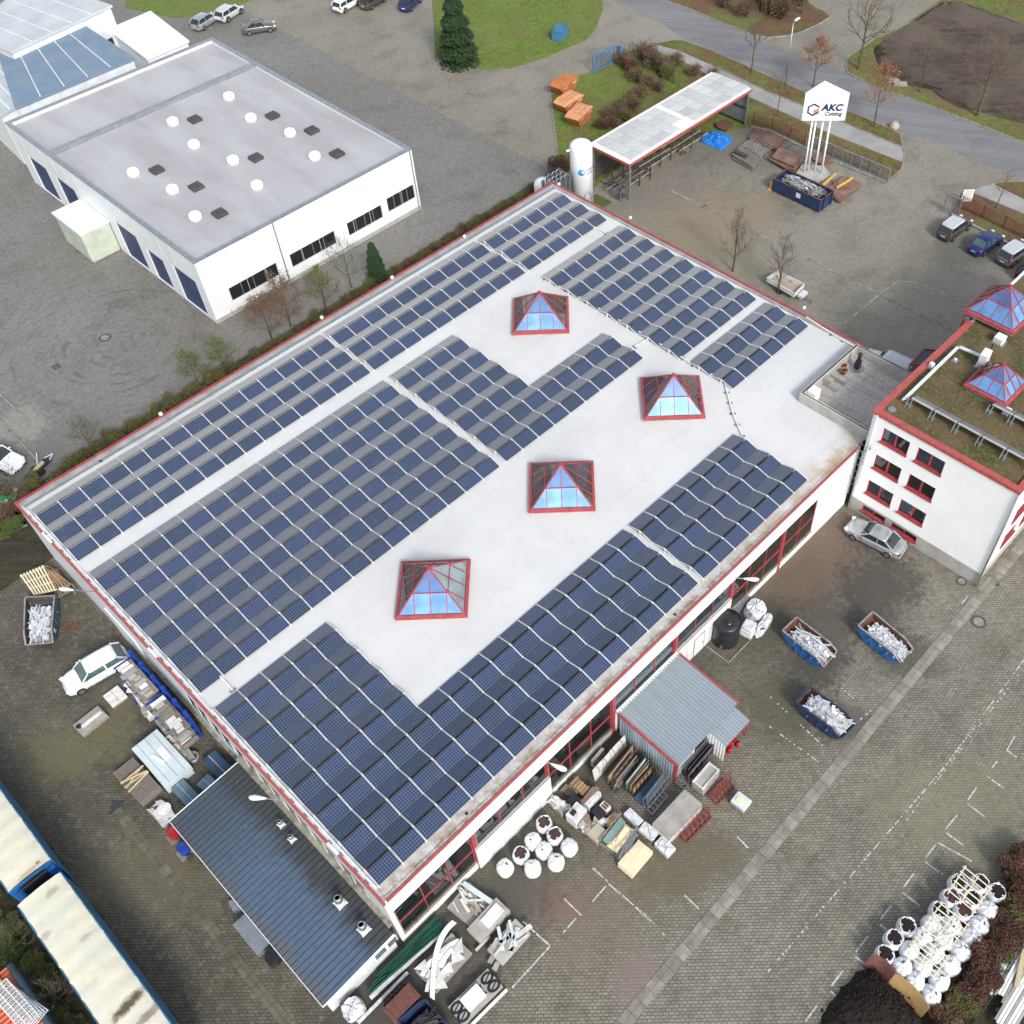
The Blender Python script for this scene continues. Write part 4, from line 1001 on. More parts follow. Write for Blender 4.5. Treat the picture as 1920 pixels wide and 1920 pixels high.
# ---------------------------------------------------------------- corrugated shed in front of the hall
def corrugated(mb, a, b, c, d, n, depth, th=0.0):
    """sheet a-b (start edge) to d-c; ribs run a->d, spaced along a->b"""
    a, b, c, d = map(Vector, (a, b, c, d)); nr = (b-a).cross(d-a).normalized()*depth; vs = []
    for i in range(4*n+1):
        u = i/(4*n); o = nr*(0 if i % 4 in (0, 1) else 1)
        vs += [a.lerp(b, u)+o, d.lerp(c, u)+o]
    mb.add(vs, [(2*i, 2*i+2, 2*i+3, 2*i+1) for i in range(4*n)]); return mb
m_shedroof = M('zinc_sheet', (.40, .45, .48), (.36, .41, .44), .8, .36, .55, c3=(.45, .5, .53), s3=3, f3=.3, stretch=(3, .3, 1))
m_shedwall = M('pale_blue_sheet', (.40, .50, .56), (.30, .37, .41), 1.2, .5, .25, c3=(.14, .16, .16), s3=2.2, f3=.35, stretch=(1, 1, .25))
shed = thing('corrugated_shed', 'pale blue corrugated shed with metal roof and red corner trim against the hall front', 'shed', (18.6, -5.2, 0))
X0, X1, Y0, Y1, ZL, ZH = 18.7, 24.65, -5.2, -.3, 2.5, 2.95
mb = MB()
corrugated(mb, (X0, Y1, 0), (X0, Y0, 0), (X0, Y0, ZL), (X0, Y1, ZH), 22, .04); part('wall', mb, m_shedwall, shed)
mb = MB(); corrugated(mb, (X0, Y0, 0), (X1, Y0, 0), (X1, Y0, ZL), (X0, Y0, ZL), 26, .04); part('wall', mb, m_shedwall, shed)
mb = MB(); corrugated(mb, (X1, Y0, 0), (X1, Y1, 0), (X1, Y1, ZH), (X1, Y0, ZL), 22, .04); part('wall', mb, m_shedwall, shed)
mb = MB(); corrugated(mb, (X1+.08, Y1+.05, ZH+.05), (X0-.06, Y1+.05, ZH+.05), (X0-.06, Y0-.25, ZL+.03), (X1+.08, Y0-.25, ZL+.03), 24, .075); part('roof_sheet', mb, m_shedroof, shed)
part('verge_trim', MB().bar((X0-.12, Y1, ZH+.04), (X0-.12, Y0-.3, ZL+.02), .14, .18), m_red, shed); part('verge_trim', MB().bar((X1+.13, Y1, ZH+.04), (X1+.13, Y0-.3, ZL+.02), .1, .16), m_red, shed)
part('corner_trim', MB().bx(X0-.05, X0+.18, Y0-.08, Y0+.12, 0, ZL), m_red, shed)
part('ridge_flashing', MB().bx(X0-.1, X1+.1, -.33, -.06, ZH+.02, ZH+.1), m_wpanel, shed)
w_ = part('window', MB().bx(20.4, 21.9, Y0-.08, Y0-.03, 1.4, 2.1), m_wpanel, shed); part('pane', MB().bx(20.5, 21.8, Y0-.1, Y0-.085, 1.48, 2.02), m_dglass, w_)
part('door', MB().bx(22.0, 22.7, Y0-.08, Y0-.03, .05, 2.1), m_wpanel, shed)
can = thing('canopy', 'small corrugated lean-to canopy sheltering red gas cylinders beside the shed', 'canopy', (21.9, -6.8, 0))
mb = MB(); corrugated(mb, (24.45, -5.3, 2.4), (21.85, -5.3, 2.4), (21.85, -6.75, 2.15), (24.45, -6.75, 2.15), 11, .06); part('roof_sheet', mb, m_shedroof, can)
mb = MB(); corrugated(mb, (21.9, -5.3, 0), (21.9, -6.7, 0), (21.9, -6.7, 2.1), (21.9, -5.3, 2.3), 6, .03); part('side_sheet', mb, m_wpanel, can)
part('post', MB().bx(24.32, 24.4, -6.68, -6.6, 0, 2.12), m_red, can); part('post', MB().bx(21.95, 22.03, -6.72, -6.64, 0, 2.12), m_red, can)
part('fringe', MB().bx(21.9, 24.4, -6.75, -6.72, 1.95, 2.13), m_red, can)
m_gasred = M('red_enamel', (.42, .02, .025), (.3, .015, .02), 4, .35)
for i, (px, py) in enumerate(((1365, 1398), (1372, 1392), (1378, 1386), (1384, 1392), (1368, 1404))):
    p = G(px, py, .5); t = local('gas_cylinder', ('red gas cylinder under the small canopy, %s of the five' % ['second from the shed', 'middle one', 'rearmost', 'outermost', 'frontmost'][i]), 'gas cylinder', (p.x, p.y, 0), 0, 'red gas cylinders by the shed')
    part('bottle', MB().lathe((0, 0, 0), [(.13, 0), (.15, .04), (.15, .45), (.1, .56), (.04, .6)], 14), m_gasred, t, smooth=True); part('valve_guard', MB().lathe((0, 0, 0), [(.09, .56), (.09, .68), (.075, .68), (.075, .58)], 12, close=False), m_gasred, t)
# ---------------------------------------------------------------- vehicles
m_tyre = M('tyre_rubber', (.018, .018, .018), rough=.85)
m_rim = M('wheel_rim', (.45, .46, .47), (.3, .3, .3), 9, .35, .8)
m_lampr = M('red_lamp', (.35, .012, .015), rough=.25); m_lampw = M('clear_lamp', (.75, .77, .8), rough=.15)
m_plate = M('number_plate', (.75, .75, .72), rough=.5); m_plastic = M('black_plastic', (.03, .03, .032), rough=.6)
m_carglass = glass_mat('car_glass', (.02, .028, .03), .03, 0, .9)
m_carglass2 = glass_mat('green_car_glass', (.07, .12, .115), .04, 0, .9)
def paint(name, c, metal=.3, rough=.28):
    t = NT(name); v = t.coord('Object'); col = t.mix(t.ramp(t.noise(v, 2, 4), .45, .7, 0, .3), c, tuple(x*.8 for x in c))
    m = t.out(col, rough, metal); t.b.inputs['Coat Weight'].default_value = .6; t.b.inputs['Coat Roughness'].default_value = .06; return m
def car(label, p, ang, L, Wd, Hh, body, kind='hatch', roofmat=None, glass=None, group=None, trim=True):
    """front towards local +x. loft of cross sections; p = centre on the ground"""
    t = local('parked_car', label, 'car', (p[0], p[1], 0), ang, group); glass = glass or m_carglass
    W2 = Wd/2; g0 = .2
    if kind == 'saloon': hood, ws0, rf0, rf1, bk, tail = .30, .28, .42, .70, .86, .95
    elif kind == 'suv': hood, ws0, rf0, rf1, bk, tail = .34, .25, .38, .90, .985, 1.0
    else: hood, ws0, rf0, rf1, bk, tail = .30, .25, .40, .86, .98, 1.0
    belt = Hh*.63 if kind != 'suv' else Hh*.62
    X = lambda f: L/2-f*L
    # body side profile: (f, half-width factor, z of shoulder, z top centre)
    st = [(0.0, .62, .46, .5), (.012, .78, .52, .6), (.045, .90, belt-.22, belt-.16), (.12, .965, belt-.12, belt-.04), (ws0-.01, .985, belt-.03, belt+.04), (.45, 1, belt, belt+.02), (.72, 1, belt+.02, belt+.03), (.88, .98, belt+.03, belt+.08), (.955, .93, belt+.02, belt+.07), (.99, .82, belt-.1, belt-.02), (1.0, .68, .5, .56)]
    prof = lambda w, zs, zt: [(0, g0), (w*.80, g0), (w*.97, g0+.1), (w, .48), (w*.985, zs-.12), (w*.93, zs), (w*.80, zs+(zt-zs)*.6), (0, zt)]
    vs = []; n = None
    for f, wf, zs, zt in st:
        pr = prof(W2*wf, zs, zt); full_ = [(y, z) for y, z in pr]+[(-y, z) for y, z in reversed(pr[1:-1])]; n = len(full_)
        vs += [(X(f), y, z) for y, z in full_]
    fs = [(i*n+j, i*n+(j+1) % n, (i+1)*n+(j+1) % n, (i+1)*n+j) for i in range(len(st)-1) for j in range(n)]
    fs += [tuple(range(n-1, -1, -1)), tuple((len(st)-1)*n+j for j in range(n))]
    part('body', MB().add(vs, fs), body, t, smooth=True)
    # greenhouse: glass loft and painted roof with pillars
    wb, wr = W2*.90, W2*.72; zr = Hh
    gz = [(ws0, wb, belt-.02, belt), (rf0, wr+.06, belt, zr-.05), (rf1, wr+.04, belt, zr-.05), (bk, wb-.04, belt, belt+.04)]
    vs = []
    for i, (f, w_, zb, zt) in enumerate(gz):
        vs += [(X(f), wb*.99 if i in (1, 2) else w_, belt-.05), (X(f), w_, zt), (X(f), -w_, zt), (X(f), -(wb*.99 if i in (1, 2) else w_), belt-.05)]
    fs = []
    for i in range(3): fs += [(4*i, 4*i+4, 4*i+5, 4*i+1), (4*i+1, 4*i+5, 4*i+6, 4*i+2), (4*i+2, 4*i+6, 4*i+7, 4*i+3)]
    part('windows', MB().add(vs, fs), glass, t)
    mb = MB(); zc = zr-.045
    ring = []
    for f, w_, dz in ((rf0-.012, wr+.05, -.03), (rf0+.05, wr+.065, .015), ((rf0+rf1)/2, wr+.07, .035), (rf1-.04, wr+.06, .01), (rf1+.012, wr+.03, -.04)):
        ring.append([(X(f), w_, zc+dz), (X(f), w_*.8, zc+dz+.035), (X(f), 0, zc+dz+.05), (X(f), -w_*.8, zc+dz+.035), (X(f), -w_, zc+dz), (X(f), -w_, zc+dz-.04), (X(f), w_, zc+dz-.04)])
    vs = [v for r_ in ring for v in r_]; fs = [(i*7+j, i*7+(j+1) % 7, (i+1)*7+(j+1) % 7, (i+1)*7+j) for i in range(4) for j in range(7)]+[tuple(range(6, -1, -1)), tuple(28+j for j in range(7))]
    part('roof', MB().add(vs, fs), roofmat or body, t, smooth=True)
    mb = MB()
    for s in (1, -1):
        mb.bar((X(ws0), s*wb, belt), (X(rf0), s*(wr+.06), zr-.04), .07, .06); mb.bar((X(bk), s*(wb-.04), belt+.03), (X(rf1), s*(wr+.04), zr-.05), .12, .07)
        mb.bar((X((rf0+rf1)/2+.02), s*(wb+.0), belt), (X((rf0+rf1)/2+.02), s*(wr+.075), zr-.06), .09, .03)
    part('pillars', mb, body, t)
    if kind == 'suv':
        mb = MB()
        for s in (1, -1): mb.bar((X(rf0+.05), s*(wr-.02), zr+.06), (X(rf1-.03), s*(wr-.02), zr+.06), .04, .04)
        part('roof_rails', mb, m_alu, t)
    rw = .33 if kind != 'suv' else .36
    for fx in (.185, .80):
        for s in (1, -1):
            wh = part('wheel', MB().tube((X(fx), s*(W2-.23), rw), (X(fx), s*(W2+.012), rw), rw, n=20), m_tyre, t)
            mb = MB(); mb.tube((X(fx), s*(W2+.008), rw), (X(fx), s*(W2+.022), rw), rw*.64, n=16)
            part('rim', mb, m_rim, wh)
            mb = MB()
            for k in range(5):
                a = k*2*PI/5+.3; b = a+.62; mb.add([(X(fx)+rw*.55*math.cos(a), s*(W2+.0235), rw+rw*.55*math.sin(a)), (X(fx)+rw*.55*math.cos(b), s*(W2+.0235), rw+rw*.55*math.sin(b)), (X(fx)+rw*.2*math.cos((a+b)/2), s*(W2+.0235), rw+rw*.2*math.sin((a+b)/2))], [(0, 1, 2)])
            part('spokes', mb, m_plastic, wh)
    mb = MB()
    for fx in (.185, .80):
        for s in (1, -1):
            for k in range(8):
                a, b = PI*k/8, PI*(k+1)/8; R_ = rw+.06
                mb.bar((X(fx)+R_*math.cos(a), s*(W2-.01), rw+R_*math.sin(a)), (X(fx)+R_*math.cos(b), s*(W2-.01), rw+R_*math.sin(b)), .05, .05)
    part('wheel_arches', mb, m_plastic if kind == 'suv' else body, t)
    for s in (1, -1):
        part('headlight', MB().box((X(.035), s*W2*.70, belt-.24), (.30, .34, .15), s*-.35), m_lampw, t, bevel=.04)
        part('tail_light', MB().box((X(.975), s*W2*.74, belt-.10), (.18, .34, .17), s*.3), m_lampr, t, bevel=.03)
        part('mirror', MB().box((X(ws0+.075), s*(W2+.07), belt+.06), (.12, .2, .13), 0), body, t, bevel=.03)
        part('door_handle', MB().box((X(.60), s*(W2*.985+.012), belt-.13), (.16, .03, .03)), body, t)
    part('number_plate', MB().box((X(1.004), 0, .62), (.02, .5, .11)), m_plate, t); part('number_plate', MB().box((X(-.004), 0, .42), (.02, .5, .11)), m_plate, t)
    part('bumper', MB().box((X(.996), 0, .38), (.12, Wd*.8, .2)), m_plastic if kind == 'suv' else body, t, bevel=.05)
    part('bumper', MB().box((X(.006), 0, .33), (.12, Wd*.74, .16)), m_plastic, t, bevel=.05)
    mb = MB()
    for f in (.335, .59, .82): mb.bx(X(f)-.008, X(f)+.008, W2*.995, W2*1.004, .3, belt-.05); mb.bx(X(f)-.008, X(f)+.008, -W2*1.004, -W2*.995, .3, belt-.05)
    part('door_seams', mb, m_plastic, t)
    return t
pw = paint('white_car_paint', (.80, .82, .83), 0, .3); ps = paint('silver_car_paint', (.45, .48, .50), .6, .3); pb = paint('blue_car_paint', (.02, .035, .16), .4, .25)
pg = paint('grey_car_paint', (.16, .155, .15), .5, .3); pbr = paint('dark_brown_car_paint', (.10, .09, .085), .5, .3); pk = paint('black_car_paint', (.015, .017, .02), .3, .25); psh = paint('pale_roof_paint', (.62, .63, .64), .3, .3)
def pose(a, b, z=.5):
    a, b = G(*a, z), G(*b, z); c = (a+b)/2; return (c.x, c.y), math.atan2(a.y-b.y, a.x-b.x), (a-b).length
c, a, L = pose((118, 1290), (238, 1222), .6); car('white family hatchback parked by the west wall, nose to the lower left', c, a, 4.55, 1.85, 1.52, pw, 'hatch', glass=m_carglass2)
c, a, L = pose((1596, 985), (1688, 1032), .5); car('silver saloon car parked by the office wall', c, a, 4.75, 1.8, 1.45, ps, 'saloon')
c, a, L = pose((1808, 414), (1772, 440), .6); car('dark grey SUV with pale roof, leftmost of the cars parked by the fence', c, a, 4.3, 1.8, 1.62, pbr, 'suv', roofmat=psh, group='cars parked along the fence')
c, a, L = pose((1868, 442), (1828, 470), .5); car('dark blue saloon between two SUVs by the fence', c, a, 4.4, 1.78, 1.42, pb, 'saloon', glass=m_carglass2, group='cars parked along the fence')
c, a, L = pose((1924, 460), (1882, 488), .6); car('grey SUV with silver roof at the right edge, beside the blue saloon', c, a, 4.4, 1.85, 1.66, pg, 'suv', roofmat=psh, group='cars parked along the fence')
p = G(1940, 505, .5); car('black car cut off by the right edge of the frame below the grey SUV', (p.x, p.y), a, 4.5, 1.8, 1.5, pk, 'hatch', group='cars parked along the fence')
p = G(1672, 668, 1.9); t = car('light van whose roof shows just behind the roof terrace', (p.x, p.y), math.radians(94), 4.9, 1.9, 1.9, psh, 'suv'); t['category'] = 'van'
# the pick-up and the green car at the left edge
p = G(-12, 856, .8); t = car('white pick-up truck cut off by the left edge of the frame', (p.x, p.y), math.radians(-68), 5.2, 1.95, 1.75, pw, 'suv'); t['category'] = 'pick-up'
p = G(-20, 925, .5)
pgreen = paint('green_car_paint', (.02, .18, .06), .1, .3); t = car('white and green car cut off by the left edge below the pick-up', (p.x, p.y), math.radians(-60), 4.4, 1.8, 1.5, pgreen, 'hatch', roofmat=pw)
# flatbed trailer beside the north-east wall
def trailer():
    A = Q([(1438, 521), (1458, 508), (1508, 533), (1490, 551)], .95)
    t = thing('car_trailer', 'small white open trailer with drawbar parked beside a bare tree behind the roof edge', 'trailer', (A[0].x, A[0].y, 0))
    fl = MB().prism(A, .5, .56); part('floor', fl, m_ply, t)
    for i in range(4):
        a, b = A[i].copy(), A[(i+1) % 4].copy(); a.z = b.z = .75; part('side_board', MB().bar(a, b, .05, .42), m_alu2, t)
        a.z = b.z = .97; part('rail', MB().bar(a, b, .09, .04), m_alu, t)
    c = (A[2]+A[3])/2; d = (c-(A[0]+A[1])/2); d.z = 0; d.normalize(); c.z = .45
    sd_ = d.cross(Vector((0, 0, 1))); mb = MB(); mb.bar(c+sd_*.5, c+d*1.3, .07, .08); mb.bar(c-sd_*.5, c+d*1.3, .07, .08); mb.bar(c+d*1.2, c+d*1.8, .09, .09); part('drawbar', mb, m_galv, t)
    part('tool_box', MB().box(c+d*.45+Vector((0, 0, .1)), (1.0, .5, .3), math.atan2(sd_.y, sd_.x)), m_alu2, t)
    part('jockey_wheel', MB().tube(c+d*1.5+Vector((0, 0, -.45)), c+d*1.5+Vector((0, 0, .2)), .05), m_steel, t)
    mid = (A[0]+A[1]+A[2]+A[3])/4
    for s in (1, -1):
        q_ = mid+sd_*s*.85; q_.z = .3; part('wheel', MB().tube(q_-sd_*.1, q_+sd_*.1, .3, n=16), m_tyre, t)
m_ply = M('weathered_plywood', (.42, .35, .27), (.30, .26, .21), 2, .8)
trailer()
def hitch():
    p = G(72, 876, .5); t = local('flat_trailer', 'small trailer frame with a wooden beam on a grey kerb by the left hedge', 'trailer', (p.x, p.y, 0), math.radians(20))
    part('deck', MB().bx(-1.3, 1.1, -.35, .35, .35, .48), m_dark, t); part('beam', MB().bx(-.9, .6, -.12, .1, .48, .66), m_pine, t)
    mb = MB(); mb.bar((1.0, -.3, .5), (1.7, 0, .5), .06, .06); mb.bar((1.0, .3, .5), (1.7, 0, .5), .06, .06); mb.bar((.2, .3, .5), (1.0, .9, .9), .05, .05); part('drawbar', mb, m_alu2, t)
    for s in (1, -1): part('wheel', MB().tube((-.2, s*.38, .25), (-.2, s*.55, .25), .25, n=14), m_tyre, t)
m_pine = M('fresh_pine', (.62, .50, .32), (.50, .38, .22), 3, .75, stretch=(1, 6, 1), s3=9, rand=.12)
hitch()
# swap-body trailers with cream tarpaulin roofs
def tarp_mat():
    t = NT('cream_tarpaulin'); v = t.world(); n1 = t.noise(v, .5, 6, .65)
    col = t.mix(t.ramp(n1, .38, .66), (.66, .62, .47), (.58, .58, .50))
    col = t.mix(t.ramp(t.noise(v, 1.6, 6, .7), .55, .75, 0, .5), col, (.42, .38, .26))
    def spot(col, px, py, r, sx, ang, c, f):
        p = G(px, py, 4.0); mp = t.node('Mapping'); mp.vector_type = 'TEXTURE'; t.link(v, mp.inputs[0]); mp.inputs[1].default_value = (p.x, p.y, 4.0); mp.inputs[2].default_value = (0, 0, ang); mp.inputs[3].default_value = (r*sx, r, 3)
        ln = t.node('VectorMath', operation='LENGTH'); t.link(mp.outputs[0], ln.inputs[0]); d = t.math('ADD', ln.outputs['Value'], t.math('MULTIPLY', t.math('SUBTRACT', t.noise(v, 2.2, 5, .7), .5), 1.6))
        return t.mix(t.ramp(d, .5, 1.05, f, 0), col, c)
    for a in ((240, 1885, .38, 3.2, .15, (.10, .06, .03), .95), (285, 1895, .3, 2.5, .15, (.30, .22, .17), .8), (86, 1753, .28, 1.4, 0, (.38, .33, .25), .8), (160, 1758, .25, 1.6, 0, (.40, .37, .32), .7),
              (97, 1672, .3, 1.6, .2, (.42, .36, .22), .8), (55, 1635, .2, 4.5, .1, (.38, .30, .15), .6), (70, 1617, .12, 1.2, 0, (.22, .14, .07), .9), (270, 1910, .3, 2, .1, (.25, .2, .15), .7)):
        col = spot(col, *a)
    t.bump(t.noise(v, .9, 5, .6), .5, .12); return t.out(col, .65)
m_tarp = tarp_mat(); m_curtain = M('blue_curtain', (.035, .16, .30), (.03, .10, .17), .6, .5, c3=(.08, .2, .3)); m_bblue = M('bright_blue_paint', (.015, .14, .45), (.01, .08, .28), 2, .4)
def swap(label, y0, y1, x0=-14.08, x1=-11.42, head=False, grp='box trailers with cream roofs'):
    t = thing('box_trailer', label, 'trailer', (x0, y0, 0), group=grp); H_ = 3.95
    mb = MB(); n = int((y1-y0)/.6); vs = []; K = [(-.0, -.06), (.12, .0), (.5, .05), (.88, .0), (1.0, -.06)]
    r = random.Random(int(y0*7)); nx = 9
    for i in range(2*n+1):
        y = y0+(y1-y0)*i/(2*n)
        for j in range(nx):
            u = j/(nx-1); x = x0+(x1-x0)*u; z = H_+.10*math.sin(PI*u)-(.05 if j in (0, nx-1) else 0)+(.03 if i % 4 == 0 else -.015)+r.uniform(-.014, .014)
            vs.append((x, y, z))
    fs = [(i*nx+j, i*nx+j+1, (i+1)*nx+j+1, (i+1)*nx+j) for i in range(2*n) for j in range(nx-1)]
    part('tarpaulin_roof', MB().add(vs, fs), m_tarp, t, smooth=True)
    part('curtain', MB().bx(x1-.04, x1, y0, y1, .9, H_-.04), m_curtain, t); part('curtain', MB().bx(x0, x0+.04, y0, y1, .9, H_-.04), m_curtain, t)
    part('end_wall', MB().bx(x0+.04, x1-.04, y1-.05, y1, .9, H_-.04), m_bblue, t); part('end_wall', MB().bx(x0+.04, x1-.04, y0, y0+.05, .9, H_-.04), m_bblue, t)
    mb = MB(); mb.bx(x0-.03, x0+.03, y0, y1, H_-.1, H_-.02); mb.bx(x1-.03, x1+.03, y0, y1, H_-.1, H_-.02); mb.bx(x0, x1, y0-.03, y0+.03, H_-.1, H_-.01); mb.bx(x0, x1, y1-.03, y1+.03, H_-.1, H_-.01)
    part('cant_rail', mb, m_curtain, t)
    part('chassis', MB().bx(x0+.2, x1-.2, y0+.1, y1-.1, .6, .9), m_plastic, t)
    for yy in (y0+2, y0+3.3, y1-1.8):
        for s in (x0+.15, x1-.15): part('wheel', MB().tube((s-.14, yy, .5), (s+.14, yy, .5), .5, n=16), m_tyre, t)
    if head:
        for k, (a, b) in enumerate(((x0+.1, x0+.55), (x0+.75, x1-.75), (x1-.55, x1-.1))):
            part('end_panel', MB().bx(a, b, y0-.09, y0-.03, 1.0, H_-.25), m_bblue if k != 1 else m_dark, t)
        mb = MB(); mb.tube((x0+.3, y0-.25, H_-.25), (x1-.3, y0-.25, H_-.25), .05); mb.tube((x0+.65, y0-.12, 1), (x0+.65, y0-.12, H_-.3), .04); mb.tube((x1-.65, y0-.12, 1), (x1-.65, y0-.12, H_-.3), .04); part('locking_bars', mb, m_dark, t)
        mb = MB(); mb.add([(x1+.02, y0-.9, .9), (x1+.02, y0, .9), (x1+.02, y0, 2.6), (x1+.02, y0-.3, 2.2)], [(0, 1, 2, 3)]); mb.add([(x1, y0-.9, .9), (x1, y0, .9), (x1, y0, 2.6), (x1, y0-.3, 2.2)], [(3, 2, 1, 0)]); part('tarpaulin_flap', mb, m_bblue, t)
    return t
swap('box trailer with sandy cream roof and blue rear end, farther up the west lane', 17.55, 31.0, head=True)
swap('box trailer with stained cream roof and a burnt brown patch, at the bottom left', 3.1, 16.45)
def orange_container():
    # low container with orange corrugated top in the bottom left corner
    P = Q([(0, 1778), (112, 1925)], 2.7); x1 = (P[0].x+P[1].x)/2; t = thing('orange_container', 'container with orange corrugated roof and grey-blue edge in the bottom left corner', 'container', (x1-2.6, -4, 0))
    m_or = M('orange_paint', (.55, .10, .035), (.42, .09, .04), 1.2, .5, c3=(.3, .1, .05), s3=6); m_edge = M('blue_grey_edge', (.12, .19, .22), (.07, .11, .13), 1, .5)
    mb = MB(); corrugated(mb, (x1-.35, -4, 2.7), (x1-.35, 14.5, 2.7), (x1-2.9, 14.5, 2.7), (x1-2.9, -4, 2.7), 62, -.05); part('roof_sheet', mb, m_or, t)
    part('side_wall', MB().bx(x1-.3, x1-.2, -4, 14.5, 0, 2.6), m_edge, t); part('edge_roll', MB().tube((x1-.22, -4, 2.62), (x1-.22, 14.5, 2.62), .2, n=10), m_edge, t, smooth=True)
    part('side_wall', MB().bx(x1-3, x1-2.9, -4, 14.5, 0, 2.6), m_edge, t); part('end_wall', MB().bx(x1-2.9, x1-.3, 14.4, 14.5, 0, 2.6), m_edge, t)
    p = G(30, 1885, 2.9)
    for k in range(4):
        tt = local('steel_grating', ['white slatted steel frame lying on top of the stack on the orange container', 'second white slatted frame of the stack on the orange container', 'third white slatted frame down in the stack on the orange container', 'lowest white slatted frame on the orange container'][k], 'steel grating', (p.x+.06*k, p.y-.05*k, 2.74+.13*(3-k)), math.radians(96+3*k), 'white slatted frames on the orange container')
        mb = MB()
        for s in (-.5, -.17, .17, .5): mb.bx(-1.5, 1.5, s-.03, s+.03, 0, .06)
        part('long_bars', mb, m_alu, tt); mb = MB()
        for i in range(13): mb.bx(-1.5+i*.25-.02, -1.5+i*.25+.02, -.5, .5, .062, .1)
        part('cross_bars', mb, m_alu, tt)
    p = G(2, 1835, 2.9); solo('plank', MB().bar(Vector((p.x-.2, p.y+2, 2.8)), Vector((p.x-.1, p.y-.6, 2.82)), .16, .1), m_pine, 'pale timber lying on the orange container behind the white frames', 'timber')
orange_container()

# ---------------------------------------------------------------- skips and scrap
m_rust = M('rusty_steel', (.15, .065, .04), (.08, .04, .03), 1.6, .85, c3=(.25, .12, .06), s3=8, bump=.2)
m_rustred = M('red_brown_steel', (.17, .055, .045), (.10, .045, .035), 1.4, .75, c3=(.24, .13, .1), s3=7)
m_skipblue = M('skip_blue', (.02, .15, .42), (.015, .09, .26), 1.5, .5, c3=(.12, .22, .35), s3=7)
m_skipnavy = M('skip_navy', (.018, .04, .12), (.014, .025, .06), 1.5, .5, c3=(.06, .08, .14), s3=7)
m_skipteal = M('skip_slate', (.05, .12, .18), (.03, .06, .09), 1.5, .5)
m_rim2 = M('worn_rim', (.30, .31, .33), (.2, .15, .12), 4, .6)
m_scrapw = M('bright_scrap', (.74, .76, .77), (.52, .54, .56), 6, .35, .35, c3=(.9, .9, .9), s3=16, rand=.1)
m_scrapg = M('grey_scrap', (.38, .39, .40), (.2, .2, .21), 5, .45, .4)
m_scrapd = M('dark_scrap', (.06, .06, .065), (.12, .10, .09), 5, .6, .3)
def hull(mb, bot, top, z0, z1, th=.06):
    """open box: bot/top = 4 corners each (xy). outer and inner skins with a rim"""
    B = [Vector((*p, z0)) for p in bot]; T = [Vector((*p, z1)) for p in top]; ct = sum(T, Vector())/4; cb = sum(B, Vector())/4
    Ti = [p+(ct-p).normalized()*th*1.5 for p in T]; Bi = [p+(cb-p).normalized()*th*1.5+Vector((0, 0, .05)) for p in B]
    return B, T, Ti, Bi
